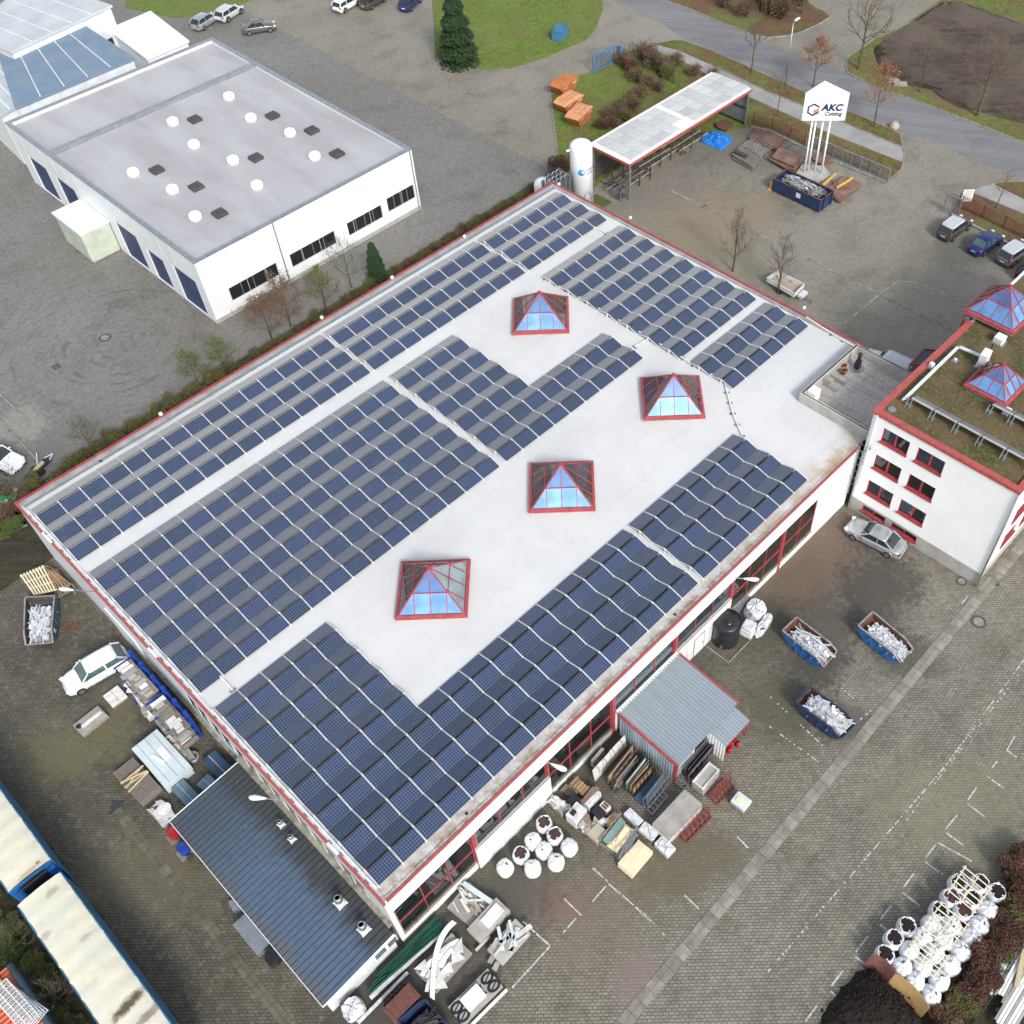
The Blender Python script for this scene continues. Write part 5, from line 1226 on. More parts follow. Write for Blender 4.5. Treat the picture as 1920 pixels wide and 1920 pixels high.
def skip(label, C4, zt, outer, fill=.75, inner=None, seed=1, name='skip', fillmats=None, fl='scrap', cat='skip', group=None, cut=True, filllabel=None):
    """C4: top rim corners (world, clockwise): long side 0-1. ends slope inwards towards the floor"""
    r = random.Random(seed); T = [Vector((p.x, p.y, zt)) for p in C4]; c = sum(T, Vector())/4
    u = ((T[1]-T[0])+(T[2]-T[3])).normalized(); t = thing(name, label, cat, (c.x, c.y, 0), group=group)
    L = ((T[1]-T[0]).length+(T[2]-T[3]).length)/2
    loc_ = lambda p: ((p-c).dot(u))
    T4 = T; lowz = Vector((0, 0, .38))
    def six(P, drop): return [P[0], P[0].lerp(P[1], .80), P[1]-drop, P[2]-drop, P[3].lerp(P[2], .80), P[3]]
    B = []
    for p in T: k = loc_(p); q_ = Vector((p.x, p.y, .12))-u*(k*.34)+(c-p)*.06; q_.z = .12; B.append(q_)
    mid = [T[i].lerp(B[i], .42)+u*(loc_(T[i])*.12) for i in range(4)]
    R6 = [six(B, Vector()), six(mid, Vector((0, 0, .12))), six(T, lowz)]
    vs = [p for r_ in R6 for p in r_]
    fs = [(k*6+i, k*6+(i+1) % 6, (k+1)*6+(i+1) % 6, (k+1)*6+i) for k in range(2) for i in range(6)]+[(5, 4, 3, 2, 1, 0)]
    a = (T[1]-T[0]).cross(T[2]-T[1]).z
    part('shell', MB().add(vs, fs if a > 0 else [f[::-1] for f in fs]), outer, t)
    vs = [p+(Vector((c.x, c.y, p.z))-p).normalized()*k for r_, k in zip(R6, (.12, .08, .06)) for p in r_]
    for i in range(6): vs[i] = vs[i]+Vector((0, 0, .04))
    fi = [f[::-1] for f in fs]
    part('inside', MB().add(vs, fi if a > 0 else fs), inner or m_rust, t)
    mb = MB()
    for i in range(6): mb.bar(R6[2][i], R6[2][(i+1) % 6], .10, .06)
    part('rim', mb, m_rim2 if outer is not m_skipnavy else m_skipnavy, t)
    # side ribs and trunnion pins
    mb = MB(); s_ = u.cross(Vector((0, 0, 1)))
    for e in ((0, 1), (3, 2)):
        for k in (.3, .5, .7):
            a_ = T[e[0]].lerp(T[e[1]], k); b_ = B[e[0]].lerp(B[e[1]], k); o = (a_-c); o -= u*o.dot(u); o.z = 0; o = o.normalized()*.03
            mb.bar(a_+o-Vector((0, 0, .05)), b_+o, .07, .05)
    part('ribs', mb, outer, t)
    for e in ((0, 1), (3, 2)):
        for k in (.28, .72):
            a_ = mid[e[0]].lerp(mid[e[1]], k); o = (a_-c); o -= u*o.dot(u); o.z = 0; o = o.normalized(); part('lifting_pin', MB().tube(a_, a_+o*.16, .05, n=8), m_steel, t)
    side = 0 if (T[0]+T[1]).y < (T[2]+T[3]).y else 2
    e = (0, 1) if side == 0 else (3, 2)
    a_ = T[e[0]].lerp(T[e[1]], .78).lerp(B[e[0]].lerp(B[e[1]], .72), .4); o = (a_-c); o -= u*o.dot(u); o.z = 0; o = o.normalized()
    part('label_plate', MB().box(a_+o*.03, (.3, .02, .26), math.atan2(u.y, u.x)), m_plate, t)
    if fill: scrap_in(filllabel or ('heap of bright metal offcuts filling the '+label.split(',')[0]), T, mid, fill, fillmats or (m_scrapw, m_scrapw, m_scrapg), r, u, zt)
    return t
def scrap_in(label, T, mid, fill, mats, r, u, zt, n=230, h=.35, size=1.0):
    c = sum(T, Vector())/4; mb = MB(); zb = zt-.62+.35*fill
    base = [p.lerp(Vector((c.x, c.y, p.z)), .17) for p in T]; dn_ = Vector((-.12, -.20, 0)) if n < 400 else Vector(); base = [p+dn_ for p in base]
    # lumpy bed
    N = 9; vs = []
    for i in range(N+1):
        for j in range(N+1):
            p = base[0].lerp(base[1], i/N).lerp(base[3].lerp(base[2], i/N), j/N); e = min(i, j, N-i, N-j)
            vs.append((p.x, p.y, zb+(.0 if e == 0 else r.uniform(0, .18)+.1*min(e, 3)*fill)))
    mb.add(vs, [(i*(N+1)+j, (i+1)*(N+1)+j, (i+1)*(N+1)+j+1, i*(N+1)+j+1) for i in range(N) for j in range(N)], 2)
    for k in range(n):
        a, b = r.uniform(.08, .92), r.uniform(.1, .9); p = base[0].lerp(base[1], a).lerp(base[3].lerp(base[2], a), b)
        z = zb+.12+.35*fill*(1-abs(2*a-1)**2)*(1-abs(2*b-1)**2)+r.uniform(0, h*.6); q = Vector((p.x, p.y, z)); kind = r.random(); an = math.atan2(u.y, u.x)+r.gauss(0, .4)
        if kind < .45: mb.box(q, (r.uniform(.3, 1.3)*size, r.uniform(.03, .12), r.uniform(.015, .05)), an, r.choice((0, 0, 1, 2)), r.uniform(-.25, .25), r.uniform(-.12, .12))
        elif kind < .85: mb.box(q, (r.uniform(.12, .5)*size, r.uniform(.1, .3)*size, .012), an+r.uniform(-1, 1), r.choice((0, 0, 1)), r.uniform(-.6, .6), r.uniform(-.5, .5))
        else:
            R_ = r.uniform(.08, .18); pts = [q+Vector((R_*math.cos(x), R_*math.sin(x), r.uniform(-.04, .04))) for x in [i*.9 for i in range(r.randint(4, 8))]]; mb.path(pts, .012, 4, 0)
    return solo('scrap_heap', mb, list(mats), label, 'scrap metal', kind='stuff')
def skip_px(label, px, zt, outer, **k):
    P = Q(px, zt); skip(label, [P[0], P[3], P[2], P[1]], zt, outer, **k)
skip_px('blue skip with rusty inside and bright scrap, nearest the black tank', [(1467, 1182), (1494, 1157), (1571, 1216), (1546, 1245)], 1.4, m_skipblue, seed=1, fill=.5)
skip_px('bright blue skip with rusty inside, nearest the drain strip and the office', [(1609, 1173), (1637, 1147), (1714, 1211), (1690, 1236)], 1.4, m_skipblue, seed=2, fill=.35)
skip_px('dark navy skip heaped full of white metal offcuts, lowest of the three', [(1492, 1316), (1520, 1288), (1607, 1352), (1578, 1380)], 1.4, m_skipnavy, seed=3, fill=1.3)
P = Q([(47, 1120), (102, 1117), (95, 1199), (44, 1204)], 1.35)
skip('slate blue skip with dark inside by the west wall, holding grey offcuts', [P[1], P[2], P[3], P[0]], 1.35, m_skipteal, fill=.3, inner=m_scrapd, seed=5)
# open roll-off container below the sign tower
def rolloff():
    x0, x1, y0, y1, z1 = 77.6, 80.0, 24.7, 30.9, 1.55
    t = thing('roll_off_container', 'long dark blue open roll-off container full of scrap in front of the sign tower', 'container', (x0, y0, 0))
    for n_, a in (('side_wall', (x0, x0+.06, y0, y1, .15, z1)), ('side_wall', (x1-.06, x1, y0, y1, .15, z1)), ('end_wall', (x0+.06, x1-.06, y0, y0+.06, .15, z1)), ('end_wall', (x0+.06, x1-.06, y1-.06, y1, .15, z1)), ('floor', (x0+.06, x1-.06, y0+.06, y1-.06, .15, .22))): part(n_, MB().bx(*a), m_skipnavy, t)
    mb = MB()
    for i in range(9): mb.bx(x0-.07, x0-.0, y0+.3+i*.7-.04, y0+.3+i*.7+.04, .2, z1-.05); mb.bx(x1, x1+.07, y0+.3+i*.7-.04, y0+.3+i*.7+.04, .2, z1-.05)
    part('ribs', mb, m_skipnavy, t)
    mb = MB(); mb.bx(x0-.05, x0+.09, y0, y1, z1, z1+.05); mb.bx(x1-.09, x1+.05, y0, y1, z1, z1+.05); mb.bx(x0, x1, y1-.1, y1+.04, z1, z1+.06); mb.bx(x0, x1, y0-.04, y0+.1, z1, z1+.06); part('rim', mb, m_rust, t)
    part('label_plate', MB().bx(x0-.09, x0-.072, 27.2, 27.75, .7, 1.25), m_plate, t)
    mb = MB(); mb.bar((x0+.5, y0-.1, .2), (x0+.5, y0-.1, 1.9), .12, .12); mb.bar((x1-.5, y0-.1, .2), (x1-.5, y0-.1, 1.9), .12, .12); part('end_posts', mb, m_skipnavy, t)
    T = [Vector((x0+.1, y0+.1, z1)), Vector((x0+.1, y1-.1, z1)), Vector((x1-.1, y1-.1, z1)), Vector((x1-.1, y0+.1, z1))]
    scrap_in('tangle of dark and bright steel scrap filling the long blue roll-off container', T, None, .7, (m_scrapg, m_scrapw, m_scrapd), random.Random(9), Vector((0, 1, 0)), z1, n=420, size=1.2)
rolloff()
# three orange lidded skips on the lawn
m_or1 = M('orange_skip_paint', (.50, .17, .05), (.38, .12, .045), 1.3, .55, c3=(.32, .14, .06), s3=5); m_or2 = M('faded_orange_lid', (.62, .30, .15), (.5, .22, .10), 1.2, .6, c3=(.7, .4, .22), s3=5)
def lidded(label, px, py, ang, lid):
    p = G(px, py, 0); t = local('lidded_skip', label, 'lidded skip', (p.x, p.y, 0), ang, 'orange lidded skips on the lawn')
    L, W_ = 3.6, 1.8; z0, z1 = .12, 1.3
    def sec(w): return [(-w, z1), (-w*.95, z0), (w*.95, z0), (w, z1)]
    vs = [(-L/2, -W_/2, z1), (L/2, -W_/2, z1), (L/2, W_/2, z1), (-L/2, W_/2, z1), (-L*.3, -W_/2*.94, z0), (L*.3, -W_/2*.94, z0), (L*.3, W_/2*.94, z0), (-L*.3, W_/2*.94, z0)]
    part('shell', MB().add(vs, [(0, 4, 5, 1), (1, 5, 6, 2), (2, 6, 7, 3), (3, 7, 4, 0), (7, 6, 5, 4)]), m_or1, t)
    # lids: hipped, in two leaves with a flat middle strip
    zt = 1.72
    for a, b, i in ((-L/2-.03, -.02, 0), (.02, L/2+.03, 1)):
        m1 = a+(.75 if i == 0 else 0); m2 = b-(.75 if i == 1 else 0)
        vs = [(a, -W_/2-.03, z1+.03), (b, -W_/2-.03, z1+.03), (b, W_/2+.03, z1+.03), (a, W_/2+.03, z1+.03), (m1, -W_/2+.1, zt), (m2, -W_/2+.1, zt), (m2, W_/2-.1, zt), (m1, W_/2-.1, zt)]
        l_ = part('lid', MB().add(vs, [(0, 1, 5, 4), (1, 2, 6, 5), (2, 3, 7, 6), (3, 0, 4, 7), (4, 5, 6, 7)]), lid, t)
        mb = MB()
        for k in range(3): y = -W_/2+.3+k*.6; mb.bx(m1, m2, y-.02, y+.02, zt, zt+.03)
        part('rib', mb, m_or1, l_)
    mb = MB()
    for s in (-1, 1):
        for k in range(5): x = L/2*.5*s+(k-2)*.13; mb.add([(x-.04, -W_/2-.045, 1.0), (x+.04, -W_/2-.045, 1.0), (x+.1, -W_/2-.05, 1.22), (x+.02, -W_/2-.05, 1.22)], [(0, 1, 2, 3)])
    part('warning_stripes', mb, m_plate, t)
    mb = MB()
    for k in (-.25, .25): mb.bar((k*L, -W_/2-.03, z1), (k*L*.9, -W_/2*.95-.03, z0+.1), .08, .06); mb.bar((k*L, W_/2+.03, z1), (k*L*.9, W_/2*.95+.03, z0+.1), .08, .06)
    part('ribs', mb, m_or1, t)
lidded('orange skip with rusty brown lid, farthest up the lawn', 1058, 172, math.radians(8), m_or1)
lidded('pale orange lidded skip, middle of the three on the lawn', 1067, 205, math.radians(4), m_or2)
lidded('pale orange lidded skip nearest the carport and the white tank', 1086, 229, math.radians(14), m_or2)
# ---------------------------------------------------------------- carport, tank, sign tower, fences
m_pcroof = M('white_carport_roof', (.80, .81, .80), (.68, .69, .68), .8, .5)
def thinpv():
    t = NT('grey_solar_glass'); c = t.node('TexCoord'); v = c.outputs['Object']; ri = t.node('ObjectInfo')
    col = t.mix(t.ramp(t.noise(v, 1.2, 4), .3, .7), (.46, .47, .46), (.54, .545, .53))
    h = t.node('HueSaturation'); t.link(col, h.inputs['Color']); t.link(t.ramp(ri.outputs['Random'], 0, 1, .85, 1.12), h.inputs['Value'])
    return t.out(h.outputs[0], .3)
m_pv2 = thinpv()
def carport():
    Z = 4.5; P = Q([(1108, 273), (1323, 138), (1411, 165), (1182, 310)], Z)
    x0, x1 = 65.75, 86.6; y0, y1 = 41.0, 46.9
    t = thing('carport', 'long open-fronted steel shelter with white roof, red edge and solar panels', 'shelter', (x0, y0, 0))
    part('roof_sheet', MB().bx(x0, x1, y0, y1, Z-.12, Z), m_pcroof, t)
    for a in ((x0-.06, x0, y0, y1), (x1, x1+.06, y0, y1), (x0-.06, x1+.06, y0-.06, y0), (x0-.06, x1+.06, y1, y1+.06)): part('edge_trim', MB().bx(*a, Z-.25, Z+.02), m_redfade, t)
    me = MB().box((0, 0, 0), (1.58, 1.0, .04)).mesh('solar_panel', m_pv2); mf = None
    for blk, (xa, n) in enumerate(((x0+.7, 6), (x0+11.2, 6))):
        for i in range(n):
            for j in range(4):
                if blk == 0 and i == n-1 and j < 1: continue
                o = bpy.data.objects.new('solar_panel', me); COL.objects.link(o); o.parent = t
                o.location = (xa+i*1.62+.8-x0, (y0+1.05+j*1.26)-y0, Z+.09)
                o.rotation_euler = (0, 0, 0); o.scale = (1, 1.2, 1)
        mb = MB()
        for i in range(n+1): mb.bx(xa+i*1.62-.03, xa+i*1.62+.02, y0+.5, y0+5.4, Z+.005, Z+.06)
        part('mounting_rail', mb, m_alu, t)
    for i in range(5):
        x = x0+.3+i*(x1-x0-.6)/4
        part('post', MB().bx(x-.09, x+.09, y1-.5, y1-.32, 0, Z-.12), m_galv, t)
        if i in (0, 4): part('post', MB().bx(x-.09, x+.09, y0+.15, y0+.33, 0, Z-.12), m_galv, t)
        part('roof_beam', MB().bx(x-.08, x+.08, y0+.1, y1-.2, Z-.36, Z-.13), m_steel, t)
    mb = MB(); corrugated(mb, (x1-.15, y0+.3, .1), (x1-.15, y1-.3, .1), (x1-.15, y1-.3, Z-.4), (x1-.15, y0+.3, Z-.4), 26, .05); part('side_sheet', mb, m_galv, t)
    mb = MB(); mb.bx(x1-.28, x1-.2, y0+.3, y1-.3, 2.0, 2.12); mb.bx(x1-.28, x1-.2, y0+.3, y1-.3, .2, .32); part('side_rails', mb, m_dark, t)
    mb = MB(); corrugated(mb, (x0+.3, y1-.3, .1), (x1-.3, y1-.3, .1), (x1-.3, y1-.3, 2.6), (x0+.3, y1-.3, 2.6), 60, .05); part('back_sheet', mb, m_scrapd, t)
    # steel stock under the shelter: racks of long bars
    r = random.Random(5)
    for k, (xc, yc, n) in enumerate(((68.8, 43.4, 9), (73.2, 44.2, 8), (78.4, 44.0, 8))):
        tt = thing('bar_rack', 'rack of long dark steel bars under the shelter, '+['nearest the white tank', 'in the middle bay', 'beside the round plate'][k], 'steel rack', (xc, yc, 0), group='steel stock under the shelter')
        mb = MB()
        for dx in (-1.8, 0, 1.8):
            for dy in (-1.2, 1.2): mb.bx(xc+dx-.05, xc+dx+.05, yc+dy-.05, yc+dy+.05, 0, 1.5)
            mb.bx(xc+dx-.05, xc+dx+.05, yc-1.2, yc+1.2, .4, .5)
        part('frame', mb, m_scrapd, tt)
        for i in range(n): y = yc-1.1+i*2.2/(n-1)+r.uniform(-.05, .05); part('bar', MB().box((xc-(.6 if k == 0 else 0)+r.uniform(-.5, .5), y, .56+r.uniform(0, .3)), (5.2, .07, .09), r.uniform(-.03, .03)), (m_ply if i % 3 == 0 else m_scrapd), tt)
    p = G(1358, 232, .5); t2 = local('round_plate', 'large rusty round steel plate lying under the right end of the shelter', 'steel plate', (p.x, p.y, 0))
    part('plate', MB().lathe((0, 0, .3), [(1.0, 0), (1.0, .12), (.01, .12)], 30), m_rust, t2); part('stand', MB().bx(-.7, .7, -.7, .7, 0, .3), m_dark, t2)
    for i, (px, py, L, a) in enumerate(((1180, 300, 3.4, .05), (1205, 293, 3.0, .1), (1230, 278, 2.4, .0))):
        p = G(px, py, 1.2); mb = MB().box((p.x, p.y, 1.1), (L, .09, .12), a); mb.box((p.x-L*.3, p.y, .52), (.1, .1, 1.04)); mb.box((p.x+L*.3, p.y, .52), (.1, .1, 1.04))
        solo('steel_beam', mb, m_scrapd, 'long rusty beam on trestles in front of the shelter, '+['nearest the tank', 'second from the tank', 'third, below the roof edge'][i], 'steel beam', 'beams on trestles')
    p = G(1273, 282, .1); solo('timber_beam', MB().box((p.x, p.y, .1), (.16, 1.9, .14), .2), m_rust, 'single brown beam lying on the yard in front of the shelter', 'beam')
    p = G(1140, 345, .1); solo('steel_rail', MB().box((p.x, p.y, .07), (.14, 3.2, .1), .15), m_rust, 'rusty rail lying on the yard beside the white tank', 'steel rail')
carport()
def blue_tarp():
    P = Q([(1312, 252), (1330, 243), (1350, 242), (1370, 254), (1368, 264), (1350, 276), (1335, 268), (1318, 262)], .35); r = random.Random(2); c = sum(P, Vector())/8; vs = [(c.x, c.y, .55)]; K = 8; N = 32
    for k in range(1, K+1):
        for i in range(N):
            a = i/N*8; p = P[int(a)].lerp(P[(int(a)+1) % 8], a % 1); q = c.lerp(p, k/K*(1.1 if k == K else 1)); z = .5*(1-(k/K)**3)+r.uniform(-.1, .12) if k < K else .04
            vs.append((q.x+r.uniform(-.08, .08), q.y+r.uniform(-.08, .08), max(.03, z)))
    fs = [(0, 1+i, 1+(i+1) % N) for i in range(N)]+[(1+(k-1)*N+i, 1+k*N+i, 1+k*N+(i+1) % N, 1+(k-1)*N+(i+1) % N) for k in range(1, K) for i in range(N)]
    solo('tarpaulin', MB().add(vs, fs), M('blue_tarpaulin', (.015, .13, .50), (.02, .22, .62), 2, .35, lo=.35, hi=.6), 'crumpled bright blue tarpaulin lying in front of the shelter', 'tarpaulin')
blue_tarp()
def tank():
    x, y, R_ = 61.1, 43.45, 1.16; t = thing('gas_tank', 'tall white upright cryogenic gas tank with a blue globe logo behind the hall corner', 'gas tank', (x, y, 0))
    part('vessel', MB().lathe((x, y, 0), [(R_, .5), (R_, 7.55), (R_*.97, 7.8), (R_*.85, 8.02), (R_*.6, 8.2), (R_*.3, 8.28), (.01, 8.3)], 48), m_tankw, t, smooth=True)
    mb = MB()
    for k in range(3): a = k*2.09+.3; mb.bx(x+R_*.8*math.cos(a)-.1, x+R_*.8*math.cos(a)+.1, y+R_*.8*math.sin(a)-.1, y+R_*.8*math.sin(a)+.1, 0, .6)
    part('feet', mb, m_galv, t)
    part('manway', MB().tube((x-1.05, y+.6, 7.45), (x-1.35, y+.75, 7.45), .12, n=10), m_tankw, t)
    va = math.atan2(CAM.y-y, CAM.x-x)     # side that faces the yard's corner
    zc = 5.4
    def wrap_at(a0, R2, zz): return lambda X_, Y_, Z_: Vector((x+(R2+.004+Z_)*math.cos(a0+X_/R_), y+(R2+.004+Z_)*math.sin(a0+X_/R_), zz+Y_))
    # globe logo: disc with lighter patches, wrapped on the shell
    gl = wrap_at(va-.02+.0, R_, zc); vs = [tuple(gl(0, 0, .004))]; N = 28
    for k in (1, 2): vs += [tuple(gl(.36*k/2*math.cos(i*2*PI/N), .36*k/2*math.sin(i*2*PI/N), .004)) for i in range(N)]
    g_ = part('globe_logo', MB().add(vs, [(0, 1+i, 1+(i+1) % N) for i in range(N)]+[(1+i, 1+N+i, 1+N+(i+1) % N, 1+(i+1) % N) for i in range(N)]), M('logo_blue', (.01, .13, .42), (.02, .35, .62), 2.2, .4, lo=.35, hi=.6), t)
    vs = [tuple(gl(a_, b_, .012)) for a_, b_ in ((-.03, .12), (.10, .25), (.26, .16), (.30, -.02), (.20, -.2), (.08, -.12), (.10, .02))]
    part('continent', MB().add(vs, [tuple(range(7))]), m_plate, g_)
    navy = M('logo_text', (.03, .06, .18), rough=.5)
    for txt, dz in (('NIPPON', .05), ('GASES', -.30)):
        rects_to_text(txt, .34, t, navy, (0, 0, 0), (1, 0, 0), (0, 0, 1), wrap=wrap_at(va+.42, R_, zc+dz), depth=.01, sx=1.0)
    mb = MB(); r = random.Random(4)
    for k in range(9): a = va+r.uniform(-.4, 1.2); z = r.uniform(.8, 2.6); mb.tube((x+(R_+.05)*math.cos(a), y+(R_+.05)*math.sin(a), z), (x+(R_+.3)*math.cos(a+.2), y+(R_+.3)*math.sin(a+.2), z+r.uniform(-.2, .5)), .03, n=5)
    mb.path([(x+(R_+.12)*math.cos(va+a), y+(R_+.12)*math.sin(va+a), z) for a, z in ((.2, .8), (.2, 2.9), (.6, 3.2), (.9, 2.4), (.9, .7))], .035, 6)
    part('valve_pipes', mb, m_scrapg, t)
    # fin vaporiser
    t = thing('vaporiser', 'cluster of tall grey finned vaporiser tubes beside the white tank', 'vaporiser', (58.4, 45.4, 0))
    for i in range(5):
        for j in range(3):
            xx, yy = 57.0+i*.62, 43.7+j*.62; mb = MB(); h_ = 4.6
            for k in range(8): a = k*PI/4; mb.box((xx+.09*math.cos(a), yy+.09*math.sin(a), .5+h_/2), (.18, .012, h_), a)
            f_ = part('fin_tube', mb, m_galv, t)
            if i < 4: part('bend', MB().path([(xx+.31*(1-math.cos(a)), yy, .5+h_+.28*math.sin(a)) for a in [PI*q/6 for q in range(7)]], .04, 6), m_galv, f_)
    p = G(1163, 356, .9); t = local('cylinder_cage', 'grey steel pallet cage at the foot of the white tank', 'cage', (p.x, p.y, 0), .1)
    mb = MB()
    for sx in (-.6, .6):
        for sy in (-.45, .45): mb.bx(sx-.03, sx+.03, sy-.03, sy+.03, 0, 1.1)
    part('posts', mb, m_galv, t); mb = MB()
    for z in (.15, .4, .65, .9, 1.08):
        for a in ((-.6, .6, -.47, -.43), (-.6, .6, .43, .47), (-.62, -.58, -.45, .45), (.58, .62, -.45, .45)): mb.bx(*a, z-.03, z+.03)
    part('slats', mb, m_galv, t); part('floor', MB().bx(-.58, .58, -.43, .43, .08, .12), m_dark, t)
    p = G(1022, 348, 3.0); t = local('horizontal_tank', 'white domed tank end just showing behind the northern roof corner', 'tank', (p.x+.6, p.y+1.0, 0))
    part('vessel', MB().lathe((0, 0, 0), [(.95, .2), (.95, 2.4), (.85, 2.75), (.55, 3.0), (.01, 3.1)], 30), m_tankw, t, smooth=True)
m_tankw = M('tank_white', (.82, .83, .83), (.74, .75, .75), .6, .35, c3=(.7, .71, .72), s3=6, f3=.25)
tank()
m_navyt = M('sign_navy', (.012, .02, .11), rough=.4); m_orng = M('sign_orange', (.60, .16, .08), rough=.4); m_signw = M('sign_white', (.86, .87, .87), (.80, .81, .81), .5, .35)
def sign_tower():
    zb, zt = 6.7, 9.75
    BL, BR = G(1503, 226, zb), G(1584, 226, zb); xd = (BR-BL); xd.z = 0; W_ = xd.length; xd.normalize(); nrm = Vector((xd.y, -xd.x, 0))   # towards the yard
    pk = (BL+BR)/2-nrm*2.5; pk.z = zb
    t = thing('sign_tower', 'tall sign on four white posts, a white triangular box reading AKC Cutting', 'sign', (83.1, 29.5, 0))
    tri = [(BL.x, BL.y), (BR.x, BR.y), (pk.x, pk.y)]
    part('sign_box', MB().prism(tri, zb, zt), m_signw, t)
    for fx, fy in ((82.49, 30.14), (83.02, 30.02), (83.53, 29.45), (83.57, 28.62)):
        part('post', MB().tube((fx, fy, 0), (fx, fy, zb), .105, n=12), m_signw, t, smooth=True)
    part('plinth', MB().prism([(81.3, 30.6), (83.6, 31.2), (85.0, 29.2), (83.9, 27.6), (82.0, 28.2)], 0, .35), m_plinth, t)
    O = BL+nrm*.03; up = Vector((0, 0, 1)); P_ = lambda u, v, d=0: O+xd*(u*W_)+up*((v)*(zt-zb))+nrm*d
    rects_to_text('AKC', 1.0, t, m_navyt, P_(.42, .37), xd, up, bold=.035, shear=.18, depth=.04, sx=1.02)
    rects_to_text('Cutting', .58, t, m_navyt, P_(.50, .19), xd, up, bold=.008, shear=.18, depth=.04)
    cx_, cy_, R_ = .235, .40, .62
    ctr = P_(cx_, cy_); hexp = [ctr+xd*(R_*math.sin(a))+up*(R_*math.cos(a)) for a in [k*PI/3 for k in range(6)]]
    mb = MB()
    def stroke(a, b, w=.14):
        d = (b-a).normalized(); s_ = d.cross(nrm)*w/2; mb.add([a-s_, b-s_, b+s_, a+s_, a-s_+nrm*.03, b-s_+nrm*.03, b+s_+nrm*.03, a+s_+nrm*.03], [(4, 5, 6, 7), (0, 1, 5, 4), (1, 2, 6, 5), (2, 3, 7, 6), (3, 0, 4, 7)])
    for k in (0, 2, 3, 4, 5):
        a, b = hexp[k], hexp[(k+1) % 6]; d = (b-a).normalized()*.05; stroke(a-d, b+d)
    lg = part('logo_hexagon', mb, m_navyt, t)
    mb = MB()
    for k, v0 in enumerate((-.02, -.2, -.38)):
        a = ctr+xd*(.02)+up*(v0*.8-.12); b = ctr+xd*(.60)+up*(v0*.8+.16); stroke(a, b, .085)
    part('logo_stripes', mb, m_orng, t)
sign_tower()
# piles of rusty plates, one thing per pile with every plate a part
def plates(label, px4, n, mat, th=.09, seed=0, rot=.04, jit=.15, shrink=.02, extra=None, cat='steel plates', nm='plate_stack'):
    P = Q(px4, .1+n*th*.6); r = random.Random(seed); c = sum(P, Vector())/len(P); t = thing(nm, label, cat, (c.x, c.y, 0), group=None)
    z = .1
    mb = MB()
    for k in (.2, .8): a, b = P[0].lerp(P[1], k), P[3].lerp(P[2], k); a.z = b.z = .05; mb.bar(a, b, .12, .1)
    part('bearer', mb, m_ply, t)
    for i in range(n):
        a = r.uniform(-rot, rot); s = 1-shrink*i-r.uniform(0, jit*.3); off = Vector((r.uniform(-jit, jit), r.uniform(-jit, jit), 0)); ca, sa = math.cos(a), math.sin(a)
        poly = []
        for p in P: d = (p-c)*s; poly.append((c.x+off.x+d.x*ca-d.y*sa, c.y+off.y+d.x*sa+d.y*ca))
        part('plate', MB().prism(poly, z, z+th*.8), mat if not isinstance(mat, (list, tuple)) else mat[i % len(mat)], t); z += th
    if extra: extra(t, c, z)
    return t
m_rustp = M('rusty_plate', (.17, .09, .065), (.26, .17, .13), .9, .8, c3=(.10, .055, .04), s3=5, rand=.15); m_rustg = M('grey_mill_plate', (.13, .12, .115), (.2, .16, .13), .8, .7, rand=.1)
plates('reddish steel plates stacked behind the shelter end, against the mesh fence', [(1402, 258), (1420, 240), (1472, 262), (1455, 281)], 5, m_rustp, seed=1)
plates('dark plate stack with battens, left front of the steel yard', [(1371, 292), (1387, 276), (1427, 298), (1411, 316)], 4, m_rustg, seed=2, extra=lambda t, c, z: part('block', MB().box((c.x-.2, c.y+.6, z+.12), (.5, 1.6, .3)), m_scrapd, t))
plates('plate stack with a row of pale battens on top, behind the dark stack', [(1388, 272), (1405, 262), (1441, 282), (1425, 296)], 4, m_rustg, seed=3, extra=lambda t, c, z: [part('batten', MB().box((c.x, c.y-1.6+i*.32, z+.03), (2.6, .08, .06), .05), m_kerb, t) for i in range(10)])
plates('rusty plate stack with fanned upper plates left of the sign posts', [(1444, 298), (1462, 278), (1507, 297), (1487, 319)], 7, m_rustp, seed=4, rot=.14, jit=.35)
plates('wide grey-brown plate lying behind the sign posts', [(1470, 283), (1484, 270), (1520, 286), (1508, 299)], 3, m_rustg, seed=5)
plates('low plate stack to the right behind the sign posts', [(1522, 298), (1540, 285), (1565, 300), (1548, 314)], 3, m_rustp, seed=6)
plates('large reddish plates right of the blue container', [(1548, 352), (1582, 326), (1616, 342), (1573, 378)], 4, m_rustp, seed=7, jit=.25, extra=lambda t, c, z: [part('plate', MB().box((c.x+.2, c.y+.1, z+.05+i*.07), (1.3-.2*i, 1.9-.3*i, .06), .5), m_rustp, t) for i in range(3)])
m_yellow = M('yellow_paint', (.72, .42, .06), (.55, .33, .08), 3, .5)
for lab, a, b, w_ in (('yellow channel beam lying on top of the reddish plates', (1569, 352), (1598, 334), .22), ('dull yellow beam leaning behind the blue container', (1543, 347), (1567, 326), .2)):
    A, B = G(*a, .75), G(*b, .75); solo('yellow_beam', MB().bar(A, B, w_, .16), m_yellow, lab, 'steel beam')
p = G(1445, 355, 0); t = local('bollard', 'small yellow pump-like bollard at the corner of the blue container', 'bollard', (p.x, p.y, 0)); part('post', MB().tube((0, 0, 0), (0, 0, .95), .13), m_yellow, t); part('foot', MB().lathe((0, 0, 0), [(.28, 0), (.28, .06), (.13, .1)], 14), m_yellow, t)
